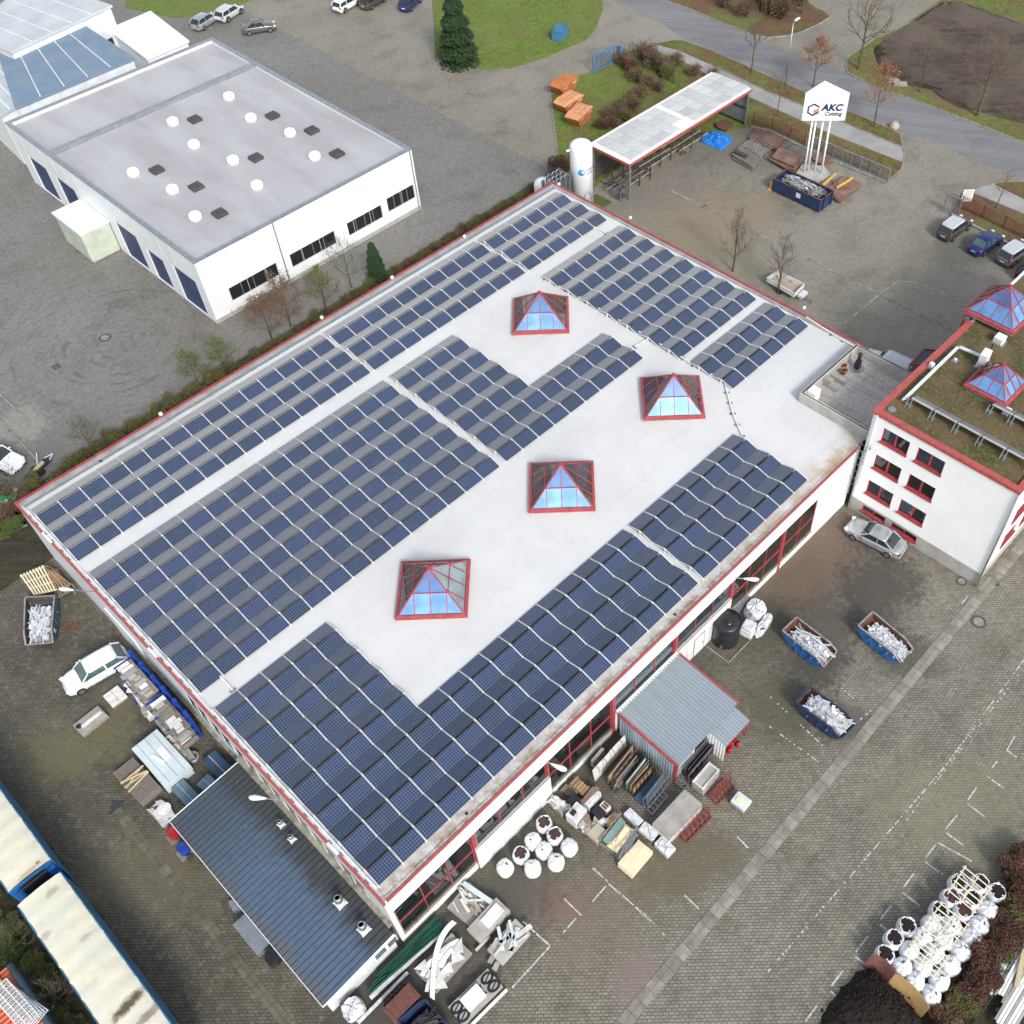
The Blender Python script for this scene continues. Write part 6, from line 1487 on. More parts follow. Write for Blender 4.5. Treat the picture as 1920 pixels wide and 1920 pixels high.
# mesh fences
m_fence = M('rust_red_fence', (.20, .055, .04), (.13, .04, .03), 2, .7); m_fgreen = M('green_fence', (.02, .06, .04), rough=.6)
def mesh_fence(label, pts, h, mat, post=2.5, step=.2, zs=(.1, .45, .8, 1.15), r=.022, bases=.07):
    P = Q(pts); t = thing('mesh_fence', label, 'fence', (P[0].x, P[0].y, 0)); 
    for a, b in zip(P[:-1], P[1:]):
        a = Vector((a.x, a.y, bases)); b = Vector((b.x, b.y, bases)); L = (b-a).length; n = max(1, round(L/post))
        for i in range(n):
            p, q = a.lerp(b, i/n), a.lerp(b, (i+1)/n)
            part('post', MB().bx(p.x-.04, p.x+.04, p.y-.04, p.y+.04, 0, h+.15), mat, t)
            mb = MB(); m_ = max(2, int((q-p).length/step))
            for k in range(m_): s = p.lerp(q, (k+.5)/m_); mb.bx(s.x-r/2, s.x+r/2, s.y-r/2, s.y+r/2, .1, h)
            for z in zs: 
                if z <= h: mb.bar(p+Vector((0, 0, z)), q+Vector((0, 0, z)), r*1.2, r*1.2)
            part('mesh_panel', mb, mat, t)
    return t
mesh_fence('rusty red mesh fence along the back of the steel yard', [(1412, 232), (1447, 243), (1481, 258), (1508, 270)], 1.3, m_fence)
mesh_fence('rusty red mesh fence behind the sliding gate', [(1508, 270), (1560, 292), (1600, 310), (1655, 334)], 1.3, m_fence)
mesh_fence('rusty red mesh fence above the row of parked cars', [(1800, 392), (1840, 410), (1880, 430), (1960, 468)], 1.5, m_fence, zs=(.1, .3, .5, .7, .9, 1.1, 1.3, 1.48), step=.14, r=.03)
mesh_fence('dark green mesh fence beside the compost heap in the bottom right corner', [(1926, 1760), (1880, 1830), (1815, 1935)], 1.2, m_fgreen, step=.25)
mesh_fence('dark wire fence posts on the lawn above the shelter', [(1198, 128), (1238, 145), (1262, 158), (1277, 166)], 1.9, m_fgreen, post=3, step=1.0, r=.012)
def sliding_gate(label, a, b, h, mat, n, cat='gate', name='sliding_gate', z0=.25):
    A, B = G(*a, z0), G(*b, z0); t = thing(name, label, cat, (A.x, A.y, 0)); up = Vector((0, 0, h))
    for nm, p, q, w_ in (('bottom_rail', A, B, .16), ('top_rail', A+up, B+up, .12)): part(nm, MB().bar(p, q, w_, w_), mat, t)
    for i in range(n+1): p = A.lerp(B, i/n); part('upright', MB().bx(p.x-(.09 if i in (0, n, n*2//3) else .04), p.x+(.09 if i in (0, n, n*2//3) else .04), p.y-.05, p.y+.05, z0, z0+h), mat, t)
    mb = MB(); L = (B-A).length; m_ = int(L/.16)
    for k in range(m_): p = A.lerp(B, (k+.5)/m_); mb.bx(p.x-.012, p.x+.012, p.y-.012, p.y+.012, z0+.05, z0+h)
    for j in range(1, 5): mb.bar(A+up*j/5, B+up*j/5, .02, .02)
    part('bars', mb, m_galv, t)
    return t
sliding_gate('long grey steel sliding gate standing open beside the mesh fence', (1510, 275), (1665, 341), 1.5, m_galv, 9)
sliding_gate('short grey gate leaf at the car park end of the entrance', (1768, 395), (1796, 404), 1.9, m_galv, 2, z0=.1)
def blue_gate():
    t = sliding_gate('blue barred steel gate on the lawn edge with a blue end post', (1112, 135), (1158, 114), 2.0, m_bblue2, 6, name='blue_gate', z0=.1)
    p = G(1163, 102, 1.2); part('end_post', MB().bx(p.x-.15, p.x+.15, p.y-.15, p.y+.15, 0, 2.3), m_bblue2, t)
m_bblue2 = M('gate_blue', (.06, .20, .38), (.05, .15, .28), 3, .5)
blue_gate()
p = G(1809, 385, 0); t = local('notice_board', 'small pale grey notice board beside the short gate leaf', 'board', (p.x, p.y, 0), math.radians(-46)); part('board', MB().bx(-.55, .55, -.03, .03, .5, 1.9), m_wpanel, t); part('post', MB().bx(-.5, -.42, -.02, .05, 0, .5), m_galv, t); part('post', MB().bx(.42, .5, -.02, .05, 0, .5), m_galv, t)
mb = MB()
for i in range(9): mb.bx(-.42, .42-(.2 if i % 3 == 2 else 0), -.036, -.031, 1.75-i*.13, 1.79-i*.13)
part('print', mb, m_scrapg, t)
# lamps
def street_lamp(label, base, top, arm=(-.1, .9)):
    p = G(*base); t = thing('street_lamp', label, 'street lamp', (p.x, p.y, 0)); h = 7.6
    part('pole', MB().tube((p.x, p.y, 0), (p.x, p.y, h), .09, .05, 10), m_galv, t, smooth=True)
    d = Vector((math.cos(.1), math.sin(.1), 0)); part('arm', MB().tube((p.x, p.y, h), (p.x+d.x*.5, p.y+d.y*.5, h+.1), .035), m_galv, t)
    part('lamp_head', MB().box((p.x+d.x*.9, p.y+d.y*.9, h+.12), (.95, .3, .14), .1), m_wpanel, t, bevel=.04)
street_lamp('tall grey street lamp on the verge left of the sign tower', (1472, 160), (1497, 32))
p = G(1898, 610, 0); t = thing('yard_lamp', 'thin pole lamp in the yard behind the large glass pyramid', 'lamp', (p.x, p.y, 0)); part('pole', MB().tube((p.x, p.y, 0), (p.x, p.y, 4.2), .035), m_galv, t); part('lamp_head', MB().lathe((p.x, p.y, 4.2), [(.14, 0), (.16, .12), (.02, .2)], 12), m_wpanel, t)
def wall_lamp(label, root, tip, z=5.9, L=1.0):
    """arm from the wall (root, world) to the head (tip pixel at height z)"""
    R_ = Vector(root); T_ = G(*tip, z); d = (T_-R_); d.z = 0; d.normalize()
    t = thing('wall_lamp', label, 'wall lamp', tuple(R_), group='white arm lamps on the hall walls')
    part('arm', MB().tube(R_, T_-d*.3, .035, n=8), m_galv, t)
    c = T_; s_ = Vector((-d.y, d.x, 0)); vs = []
    prof = [(-.5, .05), (-.3, .1), (0, .17), (.3, .2), (.5, .13), (.56, .04)]
    for u_, w_ in prof: vs += [c+d*u_+s_*w_, c+d*u_+s_*w_*.5+Vector((0, 0, .09)), c+d*u_-s_*w_*.5+Vector((0, 0, .09)), c+d*u_-s_*w_, c+d*u_-Vector((0, 0, .05))]
    fs = [(i*5+j, i*5+(j+1) % 5, (i+1)*5+(j+1) % 5, (i+1)*5+j) for i in range(5) for j in range(5)]+[(4, 3, 2, 1, 0), (25, 26, 27, 28, 29)]
    part('lamp_head', MB().add(vs, fs), m_wpanel, t, smooth=True)
wall_lamp('white arm lamp over the lean-to roof on the west wall', (0, 9.4, 5.6), (484, 1496), 5.7)
wall_lamp('long white arm lamp over the skip on the west wall', (0, 31.6, 5.7), (125, 1105), 5.6)
wall_lamp('white arm lamp on the front wall above the marble boards', (12.3, 0, 5.3), (1047, 1438), 5.2)
wall_lamp('white arm lamp on the front wall near the black tank', (30.9, 0, 5.3), (1408, 1086), 5.2)
# ---------------------------------------------------------------- neighbour's hall and yard
def neighbour():
    x0, x1, y0, y1, h = 24.5, 50.0, 56.8, 93.0, 7.0
    t = thing('neighbour_hall', "neighbour's long white flat-roofed hall with dark window strips and roof domes", 'hall', (x0, y0, 0))
    m_blue = M('deep_blue_cladding', (.045, .075, .18), (.03, .05, .12), 1, .5); m_nroof = M('grey_bitumen_roof', (.42, .42, .43), (.34, .33, .34), .35, .8, c3=(.38, .37, .38), s3=4, stretch=(1, .3, 1))
    wall_with_holes('y', y0, y0+.3, x0, x1, 0, h, [(x0+2.2, x0+7.6, 1.4, 2.9), (x0+9.2, x0+14.6, 1.4, 2.9), (x0+16.2, x0+20.6, 1.4, 2.9), (x0+21.4, x0+25.0, 1.6, 3.2)], m_wpanel, t)
    wall_with_holes('x', x0, x0+.3, y0+.3, y1, 0, h, [(y0+1.5, y0+5.5, .05, 4.2), (y0+7.5, y0+10.5, .05, 3.6), (y0+12, y0+16, .05, 4.2), (y0+24, y0+28, .05, 4.2), (y0+30, y0+34, .05, 4.2)], m_wpanel, t)
    mb = MB(); mb.bx(x0+.3, x1, y1-.3, y1, 0, h); part('wall', mb, m_wpanel, t); part('wall', MB().bx(x1-.3, x1, y0+.3, y1-.3, 0, h), m_wpanel, t)
    part('roof', MB().bx(x0+.3, x1-.3, y0+.3, y1-.3, h-.6, h-.35), m_nroof, t)
    mb = MB()
    for k in range(1, 12): xx = x0+k*2.12; mb.bx(xx-.02, xx+.02, y0-.012, y0, .5, h)
    for k in range(1, 16): yy = y0+k*2.25; mb.bx(x0-.012, x0, yy-.02, yy+.02, 4.6, h)
    part('panel_joints', mb, m_wgrey, t); part('plinth', MB().bx(x0-.03, x1, y0-.03, y0-.001, 0, .45), m_plinth, t)
    mb = MB(); mb.tube((x0+8.4, y0-.08, 0), (x0+8.4, y0-.08, h), .06); part('downpipe', mb, m_galv, t); part('downpipe', MB().tube((x1-.3, y0-.08, 0), (x1-.3, y0-.08, h), .06), m_galv, t)
    mb = MB(); mb.bx(x0-.08, x0+.38, y0-.08, y1+.08, h, h+.1); mb.bx(x1-.38, x1+.08, y0-.08, y1+.08, h, h+.1); mb.bx(x0+.38, x1-.38, y0-.08, y0+.38, h, h+.1); mb.bx(x0+.38, x1-.38, y1-.38, y1+.08, h, h+.1)
    mb.bx(x0+.38, x1-.38, y1-9.2, y1-8.7, h-.35, h+.1); part('coping', mb, m_galv, t)
    for a, b, c_, d in ((x0+2.2, x0+7.6, 1.4, 2.9), (x0+9.2, x0+14.6, 1.4, 2.9), (x0+16.2, x0+20.6, 1.4, 2.9), (x0+21.4, x0+25.0, 1.6, 3.2)):
        w_ = part('window', MB().bx(a, b, y0+.2, y0+.24, c_, d), m_dark, t); mb = MB(); n = 4
        for i in range(n+1): xx = a+(b-a)*i/n; mb.bx(max(a, xx-.04), min(b, xx+.04), y0+.08, y0+.16, c_, d)
        part('frame', mb, m_galv, w_)
        for i in range(n): part('pane', MB().bx(a+(b-a)*i/n+.05, a+(b-a)*(i+1)/n-.05, y0+.11, y0+.13, c_+.03, d-.03), m_dglass, w_)
    for i, (a, b) in enumerate(((1.5, 5.5), (7.5, 10.5), (12, 16), (24, 28), (30, 34))):
        dr_ = part('roller_door', MB().bx(x0+.12, x0+.18, y0+a, y0+b, .05, 3.6 if i == 1 else 4.2), m_blue, t)
        mb = MB()
        for k in range(8): mb.bx(x0+.1, x0+.12, y0+a, y0+b, .4+k*.45, .43+k*.45)
        part('ribs', mb, m_dark, dr_)
    k = 0
    for i in range(3):
        for j in range(4):
            xx, yy = x0+4.2+i*7.0+(1.0 if j % 2 else 0), y0+6.5+j*5.6
            if i == 0 and j > 2: continue
            part('roof_dome', MB().lathe((xx, yy, h-.35), [(.62, 0), (.62, .35), (.55, .55), (.3, .7), (.01, .74)], 16), m_white, t, smooth=True)
            if (i+j) % 2 == 0 or j == 1: part('roof_hatch', MB().box((xx+1.9, yy-1.2, h-.2), (1.2, 1.2, .35)), m_scrapd, t, bevel=.05)
    tt = thing('silo_annex', 'pale green annex with rounded top against the side of the neighbouring hall', 'annex', (x0-3, y0+17, 0))
    m_pg = M('pale_green_cladding', (.50, .56, .46), (.42, .47, .38), 1, .5)
    part('body', MB().bx(x0-3.2, x0-.05, y0+17.5, y0+23, 0, 3.4), m_pg, tt, bevel=.2); part('roof', MB().bx(x0-3.3, x0-.05, y0+17.4, y0+23.1, 3.4, 3.6), m_wpanel, tt)
neighbour()
def far_buildings():
    m_bl = M('blue_roof_sheet', (.14, .22, .31), (.20, .25, .30), .4, .55); m_lg = M('pale_grey_roof', (.50, .53, .54), (.42, .45, .47), .4, .6)
    def block(label, px, z, mat, wall, name='warehouse'):
        P = Q(px, z); c = sum(P, Vector())/len(P); t = thing(name, label, 'building', (c.x, c.y, 0)); part('wall', MB().prism(P, 0, z-.25, top=False), wall, t)
        big = [(p+(p-c).normalized()*.3) for p in P]; part('roof', MB().prism(big, z-.25, z), mat, t)
        n = 5; mb = MB()
        for i in range(1, n): a, b = P[0].lerp(P[1], i/n), P[3].lerp(P[2], i/n); a.z = b.z = z+.04; mb.bar(a, b, .12, .08)
        part('roof_ribs', mb, wall, t)
        for i in range(3):
            a = P[3].lerp(P[2], .15+.28*i); b = P[3].lerp(P[2], .35+.28*i); o = Vector(((P[3].y-P[2].y), -(P[3].x-P[2].x), 0)).normalized()
            if (a+o-c).length < (a-c).length: o = -o
            w_ = MB(); a2, b2 = a+o*.06, b+o*.06; a2.z = b2.z = z*.5; w_.bar(a2, b2, .06, 1.2); part('window', w_, m_dglass, t)
    block('long building with grey-blue roof beyond the neighbouring hall, far left', [(0, 100), (150, 45), (248, 108), (30, 200)], 7, m_bl, m_wgrey)
    block('pale grey-blue roofed building at the top left corner', [(-60, 60), (60, -40), (205, 10), (20, 95)], 8, m_lg, m_wgrey)
    block('low pale building at the left edge beside the blue-grey roof', [(-90, 130), (0, 80), (85, 160), (0, 215)], 6, m_lg, m_wpanel)
    block('white box-shaped building behind the neighbouring hall', [(205, 55), (282, 22), (350, 75), (275, 108)], 5, m_white, m_white, 'white_annex')
far_buildings()
for i, (px, py, bm_, kd, an, lab) in enumerate(((385, 40, ps, 'hatch', .3, 'silver car parked far away behind the neighbouring hall, leftmost'), (430, 25, psh, 'suv', .3, 'pale car parked far away behind the neighbouring hall'), (485, 52, pg, 'saloon', -.5, 'dark car in the lane beyond the neighbouring hall'), (650, 8, pw, 'suv', .2, 'white van at the top edge of the picture'), (770, 5, pb, 'hatch', .4, 'blue car at the top edge left of the conifer'), (700, 2, pbr, 'hatch', .2, 'brown car at the top edge right of the white van'))):
    p = G(px, py, .5); car(lab, (p.x, p.y), an, 4.4, 1.8, 1.5, bm_, kd, group='cars far beyond the neighbouring hall')
p = G(1050, 62, .6); t = local('blue_container', 'small blue container on the far lawn right of the conifer', 'container', (p.x, p.y, 0), .4); part('box', MB().bx(-1.2, 1.2, -.7, .7, .05, 1.2), m_bblue2, t, bevel=.03); part('lid', MB().bx(-1.25, 1.25, -.75, .75, 1.2, 1.32), m_curtain, t)
# ---------------------------------------------------------------- yard goods
m_bag = M('woven_bag', (.78, .79, .80), (.66, .68, .71), 3.2, .75, c3=(.40, .44, .52), s3=7, f3=.5, lo=.45, hi=.7, bump=1.0)  # blue-grey blotches paint the shade of creases into the fabric
m_marble = M('white_marble', (.72, .71, .68), (.55, .54, .51), 1.6, .5, c3=(.45, .44, .42), s3=6, rand=.12)
m_stone = M('grey_stone', (.40, .38, .35), (.30, .285, .26), 1.3, .7, c3=(.24, .23, .21), s3=8, rand=.15)
m_wrap = M('shrink_wrap', (.66, .68, .70), (.45, .46, .47), 3.5, .25, c3=(.85, .87, .9), s3=11, f3=.7)
m_oldwood = M('grey_pallet_wood', (.24, .215, .18), (.15, .135, .11), 2, .9, stretch=(1, 5, 1), rand=.2)
m_newwood = M('cream_board', (.74, .67, .47), (.66, .56, .36), 1.5, .7, rand=.06, c3=(.6, .48, .3), s3=5, f3=.3)
m_wood2 = M('brown_timber', (.42, .27, .15), (.32, .2, .11), 2, .8, rand=.2, stretch=(1, 5, 1))
m_green = M('green_beam', (.012, .10, .065), (.01, .055, .04), 1.2, .45, c3=(.02, .16, .1), s3=6)
m_gboard = M('grey_green_board', (.20, .30, .27), (.15, .23, .21), 1.5, .6)
m_bsheet = M('blue_grey_sheet', (.17, .26, .34), (.11, .17, .23), 1.1, .35, .2, rand=.15)
m_nsheet = M('night_blue_sheet', (.04, .09, .16), (.03, .06, .10), 1.3, .4)
m_rack = M('blue_rack_paint', (.012, .06, .38), (.01, .04, .22), 2, .4)
m_pale = M('pale_blue_table', (.60, .68, .70), (.52, .60, .62), .7, .55, c3=(.8, .85, .85), s3=4, f3=.2)
m_black2 = M('black_poly', (.012, .013, .016), (.03, .03, .035), 3, .4)
m_brownfill = M('brown_aggregate', (.07, .035, .028), (.035, .018, .015), 6, .95, c3=(.12, .06, .05), s3=22)
def R1(pts, z): return [G(1030+a/4.8, 1330+b/4.8, z) for a, b in pts]
def R2(pts, z): return [G(640+a/2.73, 1640+b/2.73, z) for a, b in pts]
def R3(pts, z): return [G(200+a/3.033, 1200+b/3.033, z) for a, b in pts]
def R4(pts, z): return [G(20+a/3.4125, 920+b/3.4125, z) for a, b in pts]
def frame4(P):
    """centre, axis, length, width of the rectangle nearest to 4 corners"""
    c = sum(P, Vector())/4; u = ((P[1]-P[0])+(P[2]-P[3])); u.z = 0; L = u.length/2; v = ((P[3]-P[0])+(P[2]-P[1])); v.z = 0; W_ = v.length/2
    return Vector((c.x, c.y, 0)), math.atan2(u.y, u.x), L, W_
def pallet_parts(t, L, W_, z=0, mat=None):
    mat = mat or m_oldwood; n = max(3, int(L/.2))
    for i in range(n): part('board', MB().bx(-L/2+i*L/n+.01, -L/2+(i+.72)*L/n, -W_/2, W_/2, z+.11, z+.135), mat, t)
    for y in (-W_/2+.06, 0, W_/2-.06): part('bearer', MB().bx(-L/2, L/2, y-.05, y+.05, z, z+.108), mat, t)
def stack(label, P, h, cat='stone stack', layers=3, mat=None, pallet=True, jit=.03, seed=0, nm='stone_stack', plate='slab', group=None, extra=None, shr=.0, bev=.012):
    c, a, L, W_ = frame4(P); t = local(nm, label, cat, tuple(c), a, group); r = random.Random(seed); z = 0
    if pallet: pallet_parts(t, L, W_); z = .14
    mats = mat if isinstance(mat, (list, tuple)) else [mat or m_marble]; th = (h-z)/layers
    for i in range(layers):
        l, w_ = L*(1-r.uniform(0, jit)-shr*i), W_*(1-r.uniform(0, jit)-shr*i)
        part(plate, MB().box((r.uniform(-jit, jit)*.7, r.uniform(-jit, jit)*.7, z+th*(i+.5)), (l, w_, th*.94), r.uniform(-jit, jit)*.6), mats[i % len(mats)], t, bevel=bev)
    z = h
    if extra: extra(t, L, W_, h)
    return t
def bits(t, L, W_, z, n, mats, seed=0, sz=(.2, .6), nm='offcut', hgt=(.04, .12), spread=.9):
    r = random.Random(seed)
    for i in range(n):
        part(nm, MB().box((r.uniform(-.5, .5)*L*spread, r.uniform(-.5, .5)*W_*spread, z+r.uniform(.02, .1)+.02*(i % 3)), (r.uniform(*sz), r.uniform(sz[0]*.4, sz[1]*.6), r.uniform(*hgt)), r.uniform(0, 3.1), None, r.uniform(-.1, .1), r.uniform(-.1, .1)), mats[i % len(mats)], t)
# --- by the front wall (between the windows and the shed)
def board_rack():
    t = thing('board_rack', 'rack of four white marble boards standing on edge by the front wall', 'rack', tuple(R1([(550, 480)], 0)[0]))
    A, B = R1([(412, 650), (698, 330)], 0); u = (B-A); L = u.length; u.normalize(); s_ = Vector((u.y, -u.x, 0))
    for i, (a, b, h) in enumerate(((0, .27, 1.35), (.28, .52, 1.3), (.53, .76, 1.35), (.77, 1.0, 1.3))):
        p, q = A+u*L*a, A+u*L*b; mb = MB(); o = s_*-.18
        mb.add([p, q, q+o+Vector((0, 0, h)), p+o+Vector((0, 0, h)), p-s_*.05, q-s_*.05, q-s_*.05+o+Vector((0, 0, h)), p-s_*.05+o+Vector((0, 0, h))], [(0, 1, 2, 3), (7, 6, 5, 4), (0, 4, 5, 1), (1, 5, 6, 2), (2, 6, 7, 3), (3, 7, 4, 0)])
        part('board', mb, m_marble, t)
    for k in (.08, .3, .55, .8): p = A+u*L*k-s_*.25; part('hoop', MB().path([p, p+Vector((0, 0, 1.7)), p+s_*.35+Vector((0, 0, 1.75)), p+s_*.45+Vector((0, 0, 1.2))], .02, 5), m_scrapd, t)
board_rack()
def edge_rack(label, a, b, mat, h=1.15, n=2, zig=False, col=None, seed=0, w_=.3):
    A, B = R1([a, b], 0); u = (B-A); L = u.length; u.normalize(); s_ = Vector((u.y, -u.x, 0)); r = random.Random(seed)
    t = thing('a_frame_rack', label, 'rack', tuple(A), group='stone racks between the front wall and the shed'); fm = col or m_scrapd
    for s in (-1, 1):
        p, q = A+s_*w_*.6*s, B+s_*w_*.6*s; part('runner', MB().bar(p+Vector((0, 0, .06)), q+Vector((0, 0, .06)), .08, .1), fm, t)
        part('top_rail', MB().bar(p+Vector((0, 0, h)), q+Vector((0, 0, h)), .05, .05), fm, t)
    m_ = 6
    for i in range(m_+1):
        p = A.lerp(B, i/m_)
        for s in (-1, 1): part('upright', MB().bar(p+s_*w_*.6*s+Vector((0, 0, .1)), p+s_*w_*.6*s+Vector((0, 0, h)), .05, .05), fm, t)
        if zig and i < m_: part('brace', MB().bar(p+s_*w_*.6+Vector((0, 0, .1)), A.lerp(B, (i+1)/m_)+s_*w_*.6+Vector((0, 0, h)), .04, .04), fm, t)
    for i in range(n):
        o = s_*(-w_*.4+i*w_*.8/max(1, n-1)); k0 = r.uniform(0, .15); k1 = r.uniform(.8, 1)
        part('slab', MB().bar(A.lerp(B, k0)+o+Vector((0, 0, h*.5+.05)), A.lerp(B, k1)+o+Vector((0, 0, h*.5+.05)), .05, h*.85), mat, t)
edge_rack('rust-orange zigzag rack, next to the white marble boards', (545, 690), (770, 400), m_ply, zig=True, col=m_rust, seed=1)
edge_rack('rack holding long pale grey stone slabs on edge, third from the wall', (580, 740), (800, 470), m_stone, h=.8, n=3, seed=2, w_=.25)
edge_rack('dark green rack with white slabs, fourth from the wall', (700, 745), (895, 495), m_marble, zig=True, col=m_fgreen, seed=3)
edge_rack('dark rack with brown boards beside the blue sheet', (730, 770), (930, 545), m_wood2, seed=4, col=m_scrapd)
stack('blue steel sheet lying flat between two racks by the shed', R1([(755, 800), (935, 605), (1010, 640), (835, 840)], .4), .4, 'steel sheet', 2, m_nsheet, pallet=False, nm='blue_sheet', plate='sheet')
edge_rack('grey frame rack with blue-white uprights right of the blue sheet', (865, 890), (1050, 650), m_bsheet, seed=5, n=1, col=m_steel)
def ladder_frame():
    t = thing('steel_grating', 'low grey ladder-like steel frame lying on dark ground before the racks', 'steel frame', tuple(R1([(960, 850)], 0)[0]))
    A, B, C_, D = R1([(880, 900), (1020, 740), (1065, 775), (925, 945)], .15)
    for a, b in ((A, B), (D, C_)): part('rail', MB().bar(a, b, .07, .08), m_galv, t)
    for i in range(6): part('rung', MB().bar(A.lerp(B, i/5), D.lerp(C_, i/5), .05, .05), m_galv, t)
ladder_frame()
stack('small grey stone slab leaning pile by the front wall above the white boards', R1([(372, 455), (475, 330), (495, 355), (392, 475)], .9), .9, 'stone slab', 1, m_stone, pallet=False, nm='stone_slab')
stack('big pale stone slab stack, the largest in front of the shed', R1([(920, 1035), (1215, 720), (1385, 850), (1085, 1168)], 1.1), 1.1, layers=5, mat=(m_stone, m_stone, m_marble), seed=4, jit=.02)
stack('long white wrapped slab nearest the grey stack, upper end of the white row', R1([(660, 945), (725, 885), (860, 990), (795, 1055)], .5), .5, layers=2, mat=m_wrap, seed=5, nm='wrapped_stack', bev=.05)
stack('second long white wrapped slab of the white row, with a cord across it', R1([(800, 1065), (865, 1000), (990, 1100), (928, 1198)], .55), .55, layers=2, mat=m_wrap, seed=6, nm='wrapped_stack', bev=.05, extra=lambda t, L, W_, h: part('cord', MB().bar((-L/2, -W_/3, h+.01), (L/2, W_/3, h+.01), .02, .02), m_scrapd, t))
stack('film-wrapped pallet at the lower end of the white row', R1([(935, 1200), (1020, 1125), (1135, 1245), (1065, 1325)], .7), .7, layers=2, mat=(m_stone, m_wrap), seed=7, nm='wrapped_pallet', bev=.06, extra=lambda t, L, W_, h: [part('film_fold', MB().box((math.cos(k)*L*.3, math.sin(k)*W_*.3, h+.02), (.5, .06, .05), k*1.7), m_wrap, t) for k in range(6)])
stack('pallet of white blocks by the bag group, one block black on top', R1([(155, 930), (255, 820), (335, 900), (232, 1035)], 1.2), 1.2, layers=3, mat=m_wrap, seed=8, nm='block_pallet', bev=.03, extra=lambda t, L, W_, h: part('black_block', MB().box((-.2, .1, h+.08), (.35, .3, .15)), m_black2, t))
stack('pallet of black stone blocks behind the white block pallet', R1([(160, 810), (215, 750), (292, 805), (235, 872)], 1.0), 1.0, layers=3, mat=m_black2, seed=9, nm='block_pallet')
def timber_pallet(label, P, h, mat, seed=0, n=7, lay=2, base=m_oldwood, nm='timber_pallet', along=True):
    c, a, L, W_ = frame4(P); t = local(nm, label, 'timber pallet', tuple(c), a); pallet_parts(t, L, W_, 0, base); r = random.Random(seed)
    for k in range(lay):
        for i in range(n):
            y = -W_/2+(i+.5)*W_/n; part('plank', MB().box((r.uniform(-.05, .05), y+r.uniform(-.02, .02), .16+k*h/lay+h/lay/2), (L*r.uniform(.8, 1), W_/n*.8, h/lay*.85), r.uniform(-.03, .03)), mat, t)
    return t
timber_pallet('crate of brown and tan timber beams against the front wall', R1([(175, 680), (240, 600), (380, 700), (310, 770)], .7), .6, m_wood2, 1, 5)
timber_pallet('open slatted pallet beside the tan timber by the front wall', R1([(95, 720), (150, 660), (270, 745), (205, 820)], .4), .25, m_oldwood, 2, 6, 1)
timber_pallet('pallet of pale planks beside the red-framed tray', R1([(480, 1010), (590, 915), (655, 975), (545, 1060)], .5), .4, m_wood2, 3, 5)
stack('wrapped pallet with a long brown board on top next to the tan timber', R1([(285, 815), (400, 680), (465, 750), (350, 890)], .9), .9, layers=2, mat=m_wrap, seed=10, nm='wrapped_pallet', bev=.05, extra=lambda t, L, W_, h: part('board', MB().box((0, .1, h+.06), (L*1.15, .3, .06), -.1), m_rustp, t))
stack('black tray pallet behind the planks, in the middle of the pallet group', R1([(370, 910), (440, 855), (520, 940), (445, 1000)], .7), .7, layers=2, mat=m_black2, seed=11, nm='tray_pallet')
def red_tray():
    c, a, L, W_ = frame4(R1([(455, 860), (495, 815), (550, 880), (510, 920)], .7)); t = local('red_tray', 'small white box with two red squares among the pallets', 'box', tuple(c), a)
    part('box', MB().bx(-L/2, L/2, -W_/2, W_/2, 0, .7), m_marble, t)
    for s in (-1, 1): part('red_panel', MB().box((s*L*.23, 0, .71), (L*.36, W_*.7, .03)), m_rust, t)
red_tray()
def rubble(label, P, h, mats, seed, n=26, nm='offcut_pallet', bag=True):
    c, a, L, W_ = frame4(P); t = local(nm, label, 'offcut pallet', tuple(c), a); pallet_parts(t, L, W_)
    if bag: part('crate', MB().bx(-L/2+.03, L/2-.03, -W_/2+.03, W_/2-.03, .14, h*.75), m_stone, t)
    bits(t, L, W_, h*.75 if bag else .16, n, mats, seed)
rubble('pallet of pale broken offcuts at the wall end of the pallet group', R1([(10, 800), (60, 745), (155, 890), (85, 945)], .8), .8, (m_marble, m_wrap, m_stone), 1, 30)
rubble('pallet of mixed brown offcuts left of the beige slab', R1([(255, 1020), (330, 950), (430, 1030), (340, 1110)], .8), .8, (m_wood2, m_stone, m_oldwood, m_marble), 2, 30)
rubble('pallet of small stone pieces between the planks and the white block pallet', R1([(400, 985), (450, 930), (520, 1000), (475, 1050)], .6), .6, (m_stone, m_marble), 3, 14)
stack('pallet carrying a square beige slab in front of the green board crate', R1([(340, 1110), (430, 1025), (520, 1090), (425, 1205)], .8), .8, layers=2, mat=(m_oldwood, M('beige_slab', (.45, .40, .31), (.38, .34, .26), 1, .8)), seed=12, nm='slab_pallet')
def board_crate():
    c, a, L, W_ = frame4(R1([(465, 1165), (650, 955), (785, 1060), (600, 1335)], .6)); t = local('board_crate', 'open steel crate holding a grey-green board and cream boards', 'crate', tuple(c), a)
    pallet_parts(t, L, W_)
    for s in (-1, 1):
        for k in range(5): x = -L/2+k*L/4; part('upright', MB().bx(x-.03, x+.03, s*W_/2-.03, s*W_/2+.03, 0, .95), m_scrapg, t)
        part('side_rail', MB().bx(-L/2, L/2, s*W_/2-.03, s*W_/2+.03, .88, .94), m_scrapg, t); part('side_rail', MB().bx(-L/2, L/2, s*W_/2-.03, s*W_/2+.03, .45, .5), m_scrapg, t)
    part('green_board', MB().box((0, W_*.27, .62), (L*.85, W_*.34, .06), 0, None, .2), m_gboard, t)
    for i in range(5): part('cream_board', MB().box((-L*.04+i*.06, -W_*.13-(i % 2)*.1, .5+.06*i), (L*(.85-.1*i), W_*(.55-.09*i), .05), .01*i), m_newwood, t)
board_crate()
